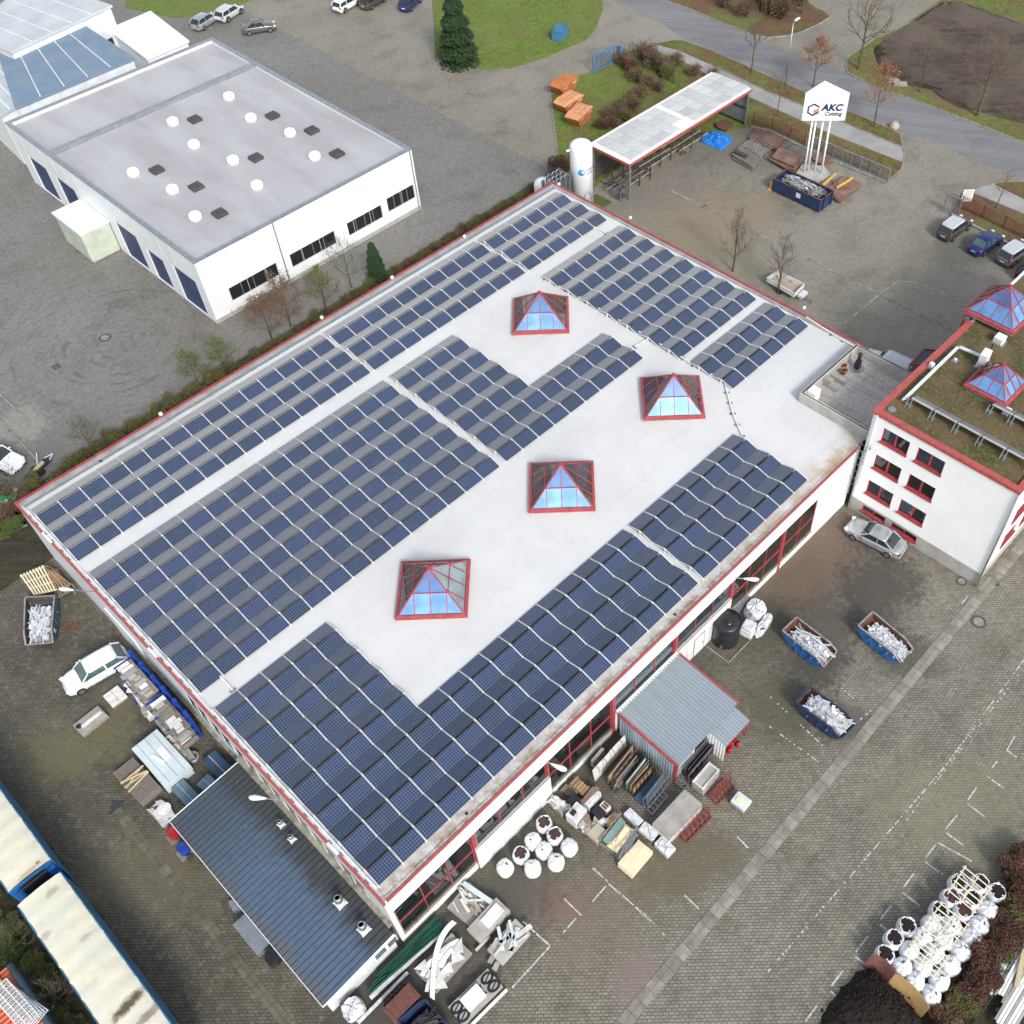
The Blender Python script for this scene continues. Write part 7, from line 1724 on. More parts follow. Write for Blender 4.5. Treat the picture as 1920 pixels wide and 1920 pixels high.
def pipe_bundle():
    c, a, L, W_ = frame4(R1([(615, 1330), (750, 1090), (790, 1130), (660, 1380)], .6)); t = local('pipe_bundle', 'narrow rack of grey steel bars between the crate and the cream boards', 'bar bundle', tuple(c), a)
    for i in range(5):
        for k in range(3): part('bar', MB().bx(-L/2, L/2, -W_/2+i*W_/5, -W_/2+i*W_/5+.06, .2+k*.2, .26+k*.2), m_scrapg, t)
    for x in (-L*.4, 0, L*.4): part('stand', MB().bx(x-.04, x+.04, -W_/2, W_/2, 0, .2), m_scrapd, t)
pipe_bundle()
stack('large stack of bright cream boards at the lower end of the crate group', R1([(615, 1385), (800, 1165), (935, 1275), (745, 1498)], .75), .75, 'board stack', 7, m_newwood, seed=13, nm='board_stack', plate='board', jit=.025, extra=lambda t, L, W_, h: part('top_board', MB().box((L*.2, W_*.2, h+.03), (L*.5, W_*.45, .04), .02), m_newwood, t))
def red_stillage(label, px, h=1.3, tilt=0, nm='red_stillage', n=7):
    c, a, L, W_ = frame4(R1(px, 0)); t = local(nm, label, 'stillage', tuple(c), a, 'red A-frame stillages')
    for y in (-W_/2, W_/2): part('base_rail', MB().bx(-L/2, L/2, y-.04, y+.04, .05, .13), m_redst, t)
    for i in range(n):
        x = -L/2+i*L/(n-1); part('cross_member', MB().bar((x, -W_/2, .09), (x, W_/2, .09), .06, .06), m_redst, t)
        part('leg', MB().bar((x, -W_*.12, .1), (x, W_*.05, h), .05, .05), m_redst, t)
        part('brace', MB().bar((x, -W_/2, .1), (x, W_*.05, h*.75), .035, .035), m_redst, t)
        if i < n-1: part('brace', MB().bar((x, -W_*.1, .2), (x+L/(n-1), W_*.02, h*.9), .03, .03), m_redst, t)
    part('top_rail', MB().bar((-L/2, W_*.05, h), (L/2, W_*.05, h), .06, .06), m_redst, t)
m_redst = M('stillage_red', (.25, .045, .035), (.16, .035, .03), 3, .65)
red_stillage('red A-frame stillage right of the big pale slab stack', [(1165, 1140), (1400, 905), (1450, 985), (1225, 1215)])
red_stillage('red A-frame stillage between the bench pallet and the blue wrapped pallet', [(1410, 800), (1560, 640), (1670, 700), (1520, 850)], 1.6, n=6)
stack('small pale-blue film wrapped pallet standing alone right of the red stillage', R1([(1625, 815), (1700, 725), (1830, 820), (1755, 915)], .7), .7, 'wrapped pallet', 2, (m_stone, m_pale), seed=14, nm='wrapped_pallet', bev=.08, extra=lambda t, L, W_, h: part('slab', MB().box((-.05, .02, h+.02), (L*.42, W_*.5, .05)), m_newwood, t))
stack('grey bench-like slab pallet with raised rim beside the shed door', R1([(1290, 650), (1430, 475), (1545, 550), (1375, 735)], .95), .95, 'slab pallet', 3, (m_stone, m_stone), seed=15, nm='slab_pallet', extra=lambda t, L, W_, h: [part('frame', MB().box(p, d), m_marble, t) for p, d in (((0, W_/2-.08, h+.05), (L, .12, .1)), ((0, -W_/2+.08, h+.05), (L, .12, .1)), ((L/2-.08, 0, h+.05), (.12, W_-.3, .1)), ((-L/2+.08, 0, h+.05), (.12, W_-.3, .1)))])
edge_rack('rack of dark slabs on edge leaning beside the shed front', (1215, 640), (1480, 330), m_scrapd, h=1.2, n=3, seed=7, col=m_steel, w_=.5)
mb = MB(); A, B, C_, D = R1([(1130, 655), (1165, 625), (1250, 690), (1205, 715)], .12)
for a, b in ((A, B), (B, C_), (C_, D), (D, A)): mb.bar(a, b, .08, .1)
solo('steel_stand', mb, m_steel, 'small empty rectangular steel frame on the ground by the red shed corner', 'steel frame')
# --- lower left corner of the yard, by the hall corner
c, a, L, W_ = frame4(R2([(545, 155), (640, 35), (780, 120), (655, 268)], .7)); t = local('offcut_pallet', 'pallet of grey stone strips with a pale blue plank across, by the first window', 'offcut pallet', tuple(c), a); pallet_parts(t, L, W_)
part('crate', MB().bx(-L/2, L/2, -W_/2, W_/2, .14, .45), m_stone, t)
r = random.Random(3)
for i in range(22): part('strip', MB().box((r.uniform(-.35, .25)*L, r.uniform(-.4, .4)*W_, .5+.03*(i % 5)), (r.uniform(.5, 1.3), r.uniform(.06, .18), .06), r.gauss(1.3, .4)), (m_stone, m_marble, m_wood2)[i % 3 if i % 7 == 0 else i % 2], t)
part('plank', MB().box((L*.38, 0, .72), (.3, W_*1.1, .08), .08), m_pale, t)
stack('stack of pale grey stone slabs between the two offcut pallets near the hall corner', R2([(650, 272), (795, 115), (865, 180), (702, 352)], .8), .8, layers=4, mat=m_stone, seed=21, extra=lambda t, L, W_, h: part('slab', MB().box((L*.12, -W_*.02, h+.05), (L*.55, W_*.62, .1), .03), m_marble, t))
c, a, L, W_ = frame4(R2([(742, 385), (885, 225), (970, 290), (822, 450)], .7)); t = local('offcut_pallet', 'pallet with white and pale blue offcuts beside the marked bay corner', 'offcut pallet', tuple(c), a); pallet_parts(t, L, W_); part('crate', MB().bx(-L/2, L/2, -W_/2, W_/2, .14, .6), m_stone, t)
r = random.Random(6)
for i in range(16): part('strip', MB().box((r.uniform(-.35, .35)*L, r.uniform(-.4, .4)*W_, .66+.03*(i % 5)), (r.uniform(.5, 1.5), r.uniform(.1, .3), .05), r.gauss(.3, .5)), (m_marble, m_pale, m_stone)[i % 3], t)
for q_, d in (((-L/2-.25, -W_*.3, .25), (.5, .3, .08)), ((-L/2-.2, .1, .25), (.4, .3, .08))): part('strip', MB().box(q_, d, .3), m_stone, t)
def beam(label, a, b, z, w_, h, mat, fn=R2, nm='beam', cat='beam', group=None):
    A, B = fn([a, b], z); return solo(nm, MB().bar(A, B, w_, h), mat, label, cat, group)
for k, (a, b, w_) in enumerate((((195, 530), (500, 225), .34), ((165, 575), (520, 255), .3), ((140, 605), (530, 268), .22))):
    A, B = R2([a, b], .45); t = thing('green_beam', 'long dark green steel channel under the first window, '+['nearest the wall', 'middle one', 'outermost'][k], 'steel beam', tuple(Vector((A.x, A.y, 0))), group='green steel channels under the first window')
    part('web', MB().bar(A, B, w_, .06), m_green, t)
    s_ = (B-A).normalized().cross(Vector((0, 0, 1)))*w_/2
    for s in (-1, 1): part('flange', MB().bar(A+s_*s+Vector((0, 0, .05)), B+s_*s+Vector((0, 0, .05)), .04, .2), m_green, t)
    for e in (.2, .8): p = A.lerp(B, e); part('bearer', MB().bx(p.x-.2, p.x+.2, p.y-.1, p.y+.1, 0, .4), m_oldwood, t)
beam('long white square beam beside the green channels', (148, 632), (552, 262), .35, .2, .2, m_marble)
beam('thin white pole lying below the white beam towards the rusty lid', (85, 760), (340, 500), .2, .18, .12, m_wrap)
beam('short white kerb-like beam pointing at the carved slab', (688, 388), (760, 318), .2, .14, .14, m_marble)
beam('long pale stone strip at the right edge of the carved slab', (668, 768), (848, 588), .2, .16, .16, m_marble)
def curved_pile():
    P = R2([(380, 482), (552, 312), (678, 378), (478, 612)], .5); c, a, L, W_ = frame4(P); t = local('marble_pile', 'messy pile of thin white cut-outs with sweeping curves on a pallet', 'marble offcuts', tuple(c), a); r = random.Random(8)
    pallet_parts(t, L, W_); part('base_slab', MB().bx(-L/2, L/2, -W_/2, W_/2, .14, .36), m_stone, t)
    for i in range(12):
        n = 9; R_ = r.uniform(1.2, 2.6); a0 = r.uniform(-.7, .2)+(i % 2)*2.9; sp = r.uniform(.5, 1.0); w_ = r.uniform(.10, .3); ox, oy = r.uniform(-.7, .7), r.uniform(-R_-.2, -R_+.5)
        z = .40+i*.03; vs = []
        for k in range(n+1): th = PI/2+(k/n-.5)*sp+.2*(i % 3-1); vs += [(ox+R_*math.cos(th), oy+R_*math.sin(th), z), (ox+(R_+w_)*math.cos(th), oy+(R_+w_)*math.sin(th), z)]
        m_ = len(vs); vs += [(x, y, zz-.025) for x, y, zz in vs]
        fs = [(2*k, 2*k+1, 2*k+3, 2*k+2) for k in range(n)]+[(m_+2*k, m_+2*k+2, m_+2*k+3, m_+2*k+1) for k in range(n)]+[(2*k, 2*k+2, m_+2*k+2, m_+2*k) for k in range(n)]+[(2*k+1, m_+2*k+1, m_+2*k+3, 2*k+3) for k in range(n)]
        part('cut_out', MB().add(vs, fs), m_white, t)
    for i in range(9):
        p = Vector((r.uniform(-.4, .4)*L, r.uniform(-.4, .4)*W_, .42+.04*i)); an = r.uniform(0, 6.3); tri = [p+Vector((r.uniform(.2, .9)*math.cos(an+k*2.1), r.uniform(.2, .7)*math.sin(an+k*2.1), 0)) for k in range(3)]
        part('cut_out', MB().prism(tri, p.z, p.z+.025), m_marble, t)
    n = 14; vs = []
    for k in range(n+1):
        u = k/n; x = -L*.62+u*L*1.3; y = -W_*.62+math.sin(u*1.75)*W_*1.25; vs += [(x, y-.16, .82), (x-.06, y+.16, .82), (x-.06, y+.16, .78), (x, y-.16, .78)]
    fs = [(4*k+j, 4*k+(j+1) % 4, 4*k+4+(j+1) % 4, 4*k+4+j) for k in range(n) for j in range(4)]+[(0, 3, 2, 1), (4*n, 4*n+1, 4*n+2, 4*n+3)]
    part('curved_strip', MB().add(vs, fs), m_white, t)
curved_pile()
def carved_slab():
    P = R2([(545, 688), (740, 478), (835, 572), (622, 762)], .45); c, a, L, W_ = frame4(P); t = local('carved_slab', 'stone slab with dark round-ended cut-outs and a white box on it', 'cut stone slab', tuple(c), a)
    pallet_parts(t, L, W_); part('slab', MB().bx(-L/2, L/2, -W_/2, W_/2, .16, .44), m_stone, t)
    k = 0
    for ex in (-1, 1):
        for sy in (-1, 1):
            cx_, cy_ = ex*L*.38, sy*W_*.22; r0, r1 = .32, .22
            pts = [(cx_+r0*1.5*math.cos(q)*.9, cy_+r0*math.sin(q), .447) for q in [i*PI/8 for i in range(16)]]; pin = [(cx_+r1*1.3*math.cos(q)*.9, cy_+r1*.8*math.sin(q), .447) for q in [i*PI/8 for i in range(16)]]
            part('cut_out', MB().add(pts+pin, [(i, (i+1) % 16, 16+(i+1) % 16, 16+i) for i in range(16)]), m_black2, t)
            part('cut_out', MB().box((cx_, cy_, .448), (.5, .07, .01), .4), m_black2, t); part('cut_out', MB().box((cx_-ex*.62, sy*.16, .449), (.34, .1, .01), 1.0*sy), m_black2, t)
    part('white_box', MB().box((-.15, 0, .62), (1.25, .85, .34), 0), m_white, t, bevel=.03)
carved_slab()
c, a, L, W_ = frame4(R2([(210, 690), (342, 560), (402, 612), (275, 752)], 1.3)); t = local('rusty_skip_lid', 'rust-brown closed steel chest at the bottom edge of the picture', 'steel chest', tuple(c), a)
part('chest', MB().bx(-L/2, L/2, -W_/2, W_/2, .1, 1.15), m_rust, t, bevel=.03); part('lid', MB().bx(-L/2-.04, L/2+.04, -W_/2-.04, W_/2+.04, 1.16, 1.25), m_rustred, t, bevel=.02)
for i in range(5): x = -L/2+.1+i*(L-.2)/4; part('rib', MB().bx(x-.03, x+.03, -W_/2-.05, W_/2+.05, 1.25, 1.29), m_rust, t)
for i in range(6): part('gas_fitting', MB().tube((-L/2+.2+i*.3, W_/2+.35, 0), (-L/2+.2+i*.3, W_/2+.35, .9), .07), m_scrapd, t)
P = R2([(290, 752), (425, 632), (560, 790), (430, 930)], 1.3); skip('navy open skip cut off by the bottom edge, with dark contents', [P[0], P[1], P[2], P[3]], 1.3, m_skipnavy, fill=.3, inner=m_skipnavy, fillmats=(m_scrapd, m_black2, m_scrapd), seed=12)
# --- big bags
def bag_meshes():
    out = {}
    for kind in range(6):
        r = random.Random(40+kind); N = 26; vs = []; ph = r.uniform(0, 6); openb = kind < 3
        prof = [(.38, 0), (.47, .08), (.54, .35), (.55, .62), (.51, .84), (.46, .96)]+([(.45, 1.03), (.42, 1.04), (.40, .98), (.36, .94)] if openb else [(.36, 1.03), (.22, 1.08), (.08, 1.10)])
        for j, (R_, z) in enumerate(prof):
            for i in range(N):
                a = 2*PI*i/N; sq = 1+.03*math.cos(4*a+ph*.2); fold = 1+(.035*math.sin(a*9+ph+j*.6)+.03*math.sin(a*13+j*1.3)+r.uniform(-.012, .012)) * (1.2 if j > 3 else .5)
                zz = z+(.035*math.sin(a*7+ph) if 4 < j < 8 else 0)+(.03*math.sin(3*a+ph) if j > 2 else 0)
                vs.append((R_*sq*fold*math.cos(a), R_*sq*fold*math.sin(a), max(0, zz)))
        fs = [(j*N+i, j*N+(i+1) % N, (j+1)*N+(i+1) % N, (j+1)*N+i) for j in range(len(prof)-1) for i in range(N)]
        if not openb: fs.append(tuple((len(prof)-1)*N+i for i in range(N)))
        me = MB().add(vs, fs).mesh('fabric', m_bag, smooth=True)
        parts_ = [('fabric', me)]
        if openb:
            fv = [(0, 0, 1.03)]; rr = random.Random(kind)
            for k in (1, 2): fv += [(.43*k/2*math.cos(2*PI*i/14), .43*k/2*math.sin(2*PI*i/14), (1.02 if k == 1 else .965)+rr.uniform(-.03, .03)) for i in range(14)]
            ff = [(0, 1+i, 1+(i+1) % 14) for i in range(14)]+[(1+i, 15+i, 15+(i+1) % 14, 1+(i+1) % 14) for i in range(14)]
            parts_.append(('filling', MB().add(fv, ff).mesh('filling', m_brownfill if kind != 2 else m_compost, smooth=True)))
            mb = MB()
            for q in (.8, 2.4, 3.9, 5.5): mb.path([(.42*math.cos(q-.2), .42*math.sin(q-.2), 1.02), (.30*math.cos(q), .30*math.sin(q), 1.1), (.42*math.cos(q+.2), .42*math.sin(q+.2), 1.02)], .018, 4)
            parts_.append(('loops', mb.mesh('loops', m_bag)))
        else:
            mb = MB(); mb.lathe((0, 0, 1.07), [(.08, 0), (.05, .05), (.09, .12), (.03, .13)], 10)
            for q in range(8): a = q*PI/4+ph; mb.bar((.10*math.cos(a), .10*math.sin(a), 1.10), (.38*math.cos(a+.2), .38*math.sin(a+.2), 1.045), .022, .02)
            if kind == 4: mb.add([(.1, .02, 1.1), (.34, -.06, 1.075), (.3, .12, 1.08)], [(0, 1, 2)])
            parts_.append(('ties', mb.mesh('ties', m_bag)))
            if kind in (3, 5): parts_.append(('opening', MB().add([(.05+.12*math.cos(a)*(1+.3*math.sin(3*a)), -.12+.09*math.sin(a), 1.10) for a in [i*.7 for i in range(9)]], [tuple(range(9))]).mesh('opening', m_brownfill)))
        out[kind] = parts_
    return out
m_palewood = M('pale_batten', (.78, .73, .58), (.70, .63, .46), 2, .8, rand=.05)
BAGS = bag_meshes()
def big_bag(label, px, py, kind, group, s=1.0, zt=1.0):
    p = G(px, py, zt*s); t = local('bulk_bag', label, 'bulk bag', (p.x, p.y, 0), rnd.uniform(0, 6.28), group); t.scale = (s, s, s)
    for n_, me in BAGS[kind]:
        o = bpy.data.objects.new(n_, me); COL.objects.link(o); o.parent = t
g1 = 'bulk bags standing in front of the white cladding'
for px, py, k, lab in ((1020, 1541, 0, 'open bulk bag of red-brown grit nearest the white cladding'), (1040, 1563, 1, 'open bulk bag of red-brown grit right of the one nearest the wall'), (999, 1573, 3, 'half-tied white bulk bag left of the two open brown ones'), (1067, 1584, 4, 'closed white bulk bag at the right end of the group'),
                   (1019, 1590, 3, 'slit white bulk bag in the centre of the group'), (976, 1599, 0, 'sagging open bulk bag at the left with dark filling and blue seams'), (1042, 1612, 5, 'white bulk bag with a small torn hole at the lower right of the group'), (998, 1624, 4, 'smooth closed bulk bag at the lower middle of the group'), (946, 1623, 5, 'white bulk bag with two small holes, leftmost of the group')):
    big_bag(lab, px, py, k, g1, .98)
g2 = 'bulk bags under the wooden lattices beside the compost heap'
sc = 899/280
rowsb = [[(510, 235), (640, 235), (740, 290)], [(465, 320), (590, 330), (690, 395)], [(395, 400), (540, 400), (640, 485)], [(350, 480), (470, 490), (590, 560)], [(295, 560), (420, 570), (530, 640)], [(220, 640), (370, 655), (465, 730)], [(175, 740), (300, 735), (400, 820)], [(250, 825), (348, 905)]]
ords = ['uppermost', 'second', 'third', 'fourth', 'fifth', 'sixth', 'seventh', 'lowest']
for i, row in enumerate(rowsb):
    for j, (a, b) in enumerate(row):
        k = (2 if (i+j) % 2 == 0 or i == 0 else 1) if i < 3 and not (j == 2 and i > 0) else (3+(i+j) % 2*1 if (i*3+j) % 4 else 5)
        big_bag(('open' if k < 3 else 'tied')+' white bulk bag, '+('left, middle, right'.split(', ')[j] if len(row) == 3 else ('left', 'right')[j])+' in the '+ords[i]+' row of the lattice-covered pile', 1640+a/sc, 1580+b/sc, k, g2, 1.08)
for (a, b), lab in zip(((200, 495), (122, 570), (68, 665)), ('open bulk bag of black compost, uppermost of the three in front of the pile', 'open bulk bag of black compost, middle of the three in front of the pile', 'open bulk bag of black compost against the rusty board, lowest of three')):
    big_bag(lab, 1640+a/sc, 1580+b/sc, 2, 'open compost bags in front of the pile', 1.08)
def lattice(label, pts, n, z, seed=0):
    P = [G(1640+a/sc, 1580+b/sc, z) for a, b in pts]; t = thing('wooden_lattice', label, 'lattice', tuple(P[0]), group='pale wooden lattices lying on the bulk bags'); r = random.Random(seed)
    for k in (.06, .5, .94): part('runner', MB().bar(P[0].lerp(P[1], k), P[3].lerp(P[2], k), .07, .05), m_newwood, t)
    for i in range(n):
        u = (i+.5)/n; a, b = P[0].lerp(P[3], u), P[1].lerp(P[2], u); part('batten', MB().bar(a+Vector((0, 0, .05+r.uniform(0, .01))), b+Vector((0, 0, .05)), .07, .035), m_palewood, t)
lattice('upper pale wooden lattice lying over the open bags of the pile', [(540, 130), (715, 270), (600, 440), (430, 300)], 6, 1.4, 1)
lattice('middle pale wooden lattice lying over the tied bags of the pile', [(400, 350), (580, 490), (455, 660), (270, 520)], 6, 1.36, 2)
lattice('lower pale wooden lattice lying over the lowest bags of the pile', [(265, 535), (460, 690), (360, 835), (170, 670)], 6, 1.32, 3)
def compost():
    P = Q([(1640, 1808), (1612, 1822), (1565, 1870), (1530, 1925), (1540, 1990), (1760, 1990), (1735, 1915), (1705, 1880), (1672, 1842)], 0); c = sum(P, Vector())/len(P); r = random.Random(1); K, N = 9, 44; vs = [(c.x, c.y, 1.0)]; L_ = len(P)
    for k in range(1, K+1):
        for i in range(N):
            a = i/N*L_; p = P[int(a) % L_].lerp(P[(int(a)+1) % L_], a % 1); u = k/K; q = c.lerp(p, u*(1+r.uniform(-.03, .03)*(k == K)))
            vs.append((q.x+r.uniform(-.08, .08), q.y+r.uniform(-.08, .08), 0.0 if k == K else 1.0*(1-u**2.2)+r.uniform(-.05, .07)))
    fs = [(0, 1+i, 1+(i+1) % N) for i in range(N)]+[(1+(k-1)*N+i, 1+k*N+i, 1+k*N+(i+1) % N, 1+(k-1)*N+(i+1) % N) for k in range(1, K) for i in range(N)]
    r2 = random.Random(4); mb = MB().add(vs, fs)
    for k in range(500):
        i = r2.randrange(1, len(vs)); x, y, z = vs[i]; mb.box((x+r2.uniform(-.3, .3), y+r2.uniform(-.3, .3), z+.0), (r2.uniform(.04, .12),)*3, r2.uniform(0, 3), None, r2.uniform(0, 3))
    solo('compost_heap', mb, m_compost, 'large heap of black-brown compost at the bottom right, below the bags', 'compost heap', kind=None, smooth=False)
    for a, b, m_, lab in (((1633, 1791), (1677, 1828), m_rustred, 'red-brown board holding the compost back, left half of the partition'), ((1677, 1828), (1741, 1893), m_ply2, 'curved plywood board holding the compost back, right half of the partition')):
        A, B = G(*a, 1.0), G(*b, 1.0); A.z = B.z = 0; n = 8; mb = MB(); s_ = -(B-A).normalized().cross(Vector((0, 0, 1)))
        pts = [A.lerp(B, i/n)+s_*.22*math.sin(PI*i/n) for i in range(n+1)]; vs = []
        for i, p in enumerate(pts): vs += [(p.x-s_.x*.55, p.y-s_.y*.55, 0), (p.x, p.y, 1.25), (p.x+s_.x*.05, p.y+s_.y*.05, 1.25), (p.x-s_.x*.5, p.y-s_.y*.5, 0)]
        mb.add(vs, [(4*i+j, 4*i+(j+1) % 4, 4*i+4+(j+1) % 4, 4*i+4+j) for i in range(n) for j in range(4)]+[(0, 3, 2, 1), (4*n, 4*n+1, 4*n+2, 4*n+3)])
        solo('partition_board', mb, m_, lab, 'board')
m_ply2 = M('yellow_plywood', (.42, .27, .11), (.34, .2, .08), 1.5, .7)
compost()
def white_planks():
    for k, (pts, lab, n) in enumerate((([(1872, 1858), (1925, 1760)], 'bundle of long white boards right of the green fence, upper one', 7), ([(1885, 1925), (1935, 1840)], 'bundle of long white boards cut off by the bottom right corner', 7))):
        A, B = Q(pts, .5); t = thing('board_bundle', lab, 'board bundle', (A.x, A.y, 0)); u = (B-A).normalized(); s_ = u.cross(Vector((0, 0, 1))); r = random.Random(k)
        for i in range(n): o = s_*(i-n/2)*.17; part('board', MB().bar(A+o-u*r.uniform(0, .6)+Vector((0, 0, r.uniform(0, .12))), B+o+u*r.uniform(.3, 1.5), .14, .1), m_white if i % 3 else m_stone, t)
        for e in (.2, .8): p = A.lerp(B, e); part('bearer', MB().bar(p-s_*.8-Vector((0, 0, .3)), p+s_*.8-Vector((0, 0, .3)), .15, .35), m_oldwood, t)
    A, B = Q([(1906, 1850), (1924, 1770)], .75); solo('plank', MB().bar(A, B, .28, .05), m_pine, 'warped brown plank lying on the upper bundle of white boards', 'plank')
white_planks()
# --- west side: rack, tables, sheets
def blue_rack():
    t = thing('cantilever_rack', 'blue cantilever rack with arms along the west wall beside the white car', 'rack', (-1.2, 20, 0))
    A, B = G(205+0, 1215, 3.0), G(395, 1398, 3.0)
    tops = [(160, 45), (220, 110), (285, 185), (340, 250), (402, 325), (462, 392)]
    for i, (a, b) in enumerate(tops):
        p = R3([(a, b)], 3.4)[0]; x, y = -.72, p.y
        part('upright', MB().bx(x-.14, x+.14, y-.12, y+.12, 0, 3.4), m_rack, t)
        part('foot', MB().bx(x-1.7, x-.14, y-.1, y+.1, 0, .2), m_rack, t)
        for z in (1.0, 1.9, 2.8): part('arm', MB().bar((x-.14, y, z), (x-1.45, y, z+.06), .1, .14), m_rack, t)
    ys = [R3([q], 3.4)[0].y for q in tops]
    for z in (.6, 3.2):
        for i in range(5): part('brace', MB().bar((-.72, ys[i]-.12, z), (-.72, ys[i+1]+.12, z), .06, .12), m_rack, t)
    r = random.Random(3)
    for lv, z in enumerate((1.1, 2.0, 2.9)):
        for k, (ya, yb, lab) in enumerate(((ys[0]-.2, ys[3]+.3, 'upper half'), (ys[3]-.3, ys[5]-.9, 'lower half'))):
            tt = thing('slab_load', 'load of white and grey slabs on the %s rack arms, %s of the rack' % (['bottom', 'middle', 'top'][lv], lab), 'slab load', (-1.6, (ya+yb)/2, z), group='slab loads on the blue rack')
            part('tray', MB().bx(-2.15-lv*-.05, -.95, min(ya, yb), max(ya, yb), z, z+.05), m_oldwood, tt)
            for i in range(9): yy = min(ya, yb)+(i+.5)*abs(ya-yb)/9; part('slab', MB().box((-1.55+r.uniform(-.12, .12), yy, z+.09+r.uniform(0, .06)), (r.uniform(.5, 1.15), abs(ya-yb)/9*r.uniform(.6, 1.1), r.uniform(.04, .1)), r.uniform(-.06, .06)), (m_marble, m_stone, m_marble, m_oldwood)[r.randrange(4) if k else r.randrange(3)], tt)
    # front stock on the ground
    for k, (pts, lab) in enumerate((([(68, 185), (120, 150), (262, 395), (232, 440)], 'row of pale slabs leaning in front of the blue rack, upper part'), ([(262, 450), (315, 400), (480, 640), (440, 690)], 'row of beige offcuts in front of the blue rack, lower part'))):
        c, a, L, W_ = frame4([*R3([pts[0], pts[3], pts[2], pts[1]], .9)]); tt = local('slab_row', lab, 'slab row', tuple(c), a); part('base', MB().bx(-L/2, L/2, -W_/2, W_/2, .08, .5), m_stone if k else m_marble, tt)
        bits(tt, L, W_, .5, 22, (m_marble, m_stone, m_newwood) if k else (m_marble, m_white, m_stone), k, (.3, .9))
    p = R3([(485, 660)], .4)[0]; part('hose_reel', MB().lathe((p.x, p.y, .1), [(.42, 0), (.46, .15), (.42, .28), (.28, .28), (.25, .1)], 20, close=False), m_scrapg, t, smooth=True)
blue_rack()
stack('large pale blue-white table top with low ridge beside the blue rack', R3([(143, 615), (285, 500), (478, 720), (325, 838)], 1.0), 1.0, 'work table', 2, m_pale, pallet=False, seed=31, nm='work_table', plate='top_sheet', extra=lambda t, L, W_, h: [part('seam', MB().box((k*L*.2, 0, h+.005), (.03, W_*.98, .012)), m_stone, t) for k in (-1.5, 0, 1.5)]+[part('patch', MB().box((.3, .1, h+.008), (L*.25, W_*.3, .012)), m_wpanel, t), part('board', MB().box((-.2, .05, h+.03), (.18, 1.0, .05), .25), m_white, t)])
c, a, L, W_ = frame4(R3([(37, 748), (152, 662), (298, 828), (182, 932)], .7)); t = local('lattice_pallet', 'stack of grey slatted pallets with crossed brown planks on top, west lane', 'pallet stack', tuple(c), a)
for k in range(4):
    mb = MB(); z = k*.16
    for i in range(16): mb.bx(-L/2+i*L/16, -L/2+i*L/16+.07, -W_/2, W_/2, z+.1, z+.13)
    part('slat_deck', mb, m_oldwood, t); mb = MB()
    for y in (-W_/2+.05, 0, W_/2-.05): mb.bx(-L/2, L/2, y-.05, y+.05, z, z+.098)
    part('bearers', mb, m_oldwood, t)
for i, (an, o) in enumerate(((.15, -.3), (-.1, -.05), (.35, .15), (.0, .35), (-.35, .1))): part('plank', MB().box((0, o, .72+.05*i), (L*1.1, .1, .06), an), m_pine, t)
stack('two pale stone blocks on a pallet just below the white car', [G(a/4, 960+b/4, .45) for a, b in ((770, 1378), (885, 1296), (948, 1375), (838, 1458))], .45, layers=1, mat=m_marble, seed=32, nm='block_pallet', bev=.02, extra=lambda t, L, W_, h: part('joint', MB().box((0, 0, h+.002), (.02, W_*.96, .006)), m_scrapd, t))
stack('long narrow stone slab with a strip on top, alone in the west lane', [G(a/4, 960+b/4, .5) for a, b in ((545, 1600), (742, 1440), (800, 1525), (605, 1672))], .5, layers=2, mat=m_stone, seed=33, nm='slab_pallet', extra=lambda t, L, W_, h: [part('strip', MB().box((.1, -.1, h+.06), (L*.75, .2, .12), .02), m_marble, t), part('bowl', MB().lathe((-L*.38, .1, h), [(.16, 0), (.18, .08), (.1, .08)], 14), m_black2, t)])
c, a, L, W_ = frame4(R3([(225, 955), (300, 895), (392, 985), (312, 1062)], .5)); t = local('machined_plate', 'white irregular machined plate with round corners near the lean-to corner', 'machined plate', tuple(c), a)
part('block', MB().bx(-L/2, L/2, -W_/2, W_/2, 0, .3), m_stone, t, bevel=.03); part('plate', MB().prism([(-L*.55, -W_*.5), (-.1, -W_*.55), (.1, -W_*.35), (L*.4, -W_*.5), (L*.58, -.1), (L*.5, W_*.35), (.2, W_*.5), (-.1, W_*.3), (-L*.5, W_*.5), (-L*.4, .1)], .3, .42), m_marble, t)
for x, y in ((-L*.38, W_*.3), (-L*.38, -W_*.3)): part('hole', MB().lathe((x, y, .42), [(.14, 0), (.14, .015), (.08, .015), (.08, .0)], 14, close=False), m_ply, t)
part('disc', MB().lathe((L*.25, 0, .42), [(.42, 0), (.42, .05), (.01, .05)], 20), m_marble, t); part('inlay', MB().box((-.05, W_*.28, .43), (.3, .12, .02), .2), m_black2, t)
for lab, pts, z, m_ in (('pale blue-grey steel sheet pallet nearest the pale table, partly under the lean-to roof', [(367, 842), (435, 783), (526, 886), (452, 950)], .6, m_bsheet), ('small blue-grey sheet pallet between two larger ones', [(512, 815), (580, 757), (622, 803), (562, 868)], .5, m_bsheet), ('blue sheet pallet next to the west wall beside the lean-to', [(542, 685), (612, 625), (712, 720), (632, 788)], .7, m_nsheet)):
    stack(lab, R3(pts, z), z, 'steel sheets', 3, (m_bsheet, m_bsheet, m_) if m_ is m_bsheet else (m_nsheet, m_bsheet), pallet=True, seed=int(z*50), nm='sheet_pallet', plate='sheet', extra=lambda t, L, W_, h: part('strap', MB().box((0, 0, h+.004), (.03, W_*.98, .01)), m_marble, t))
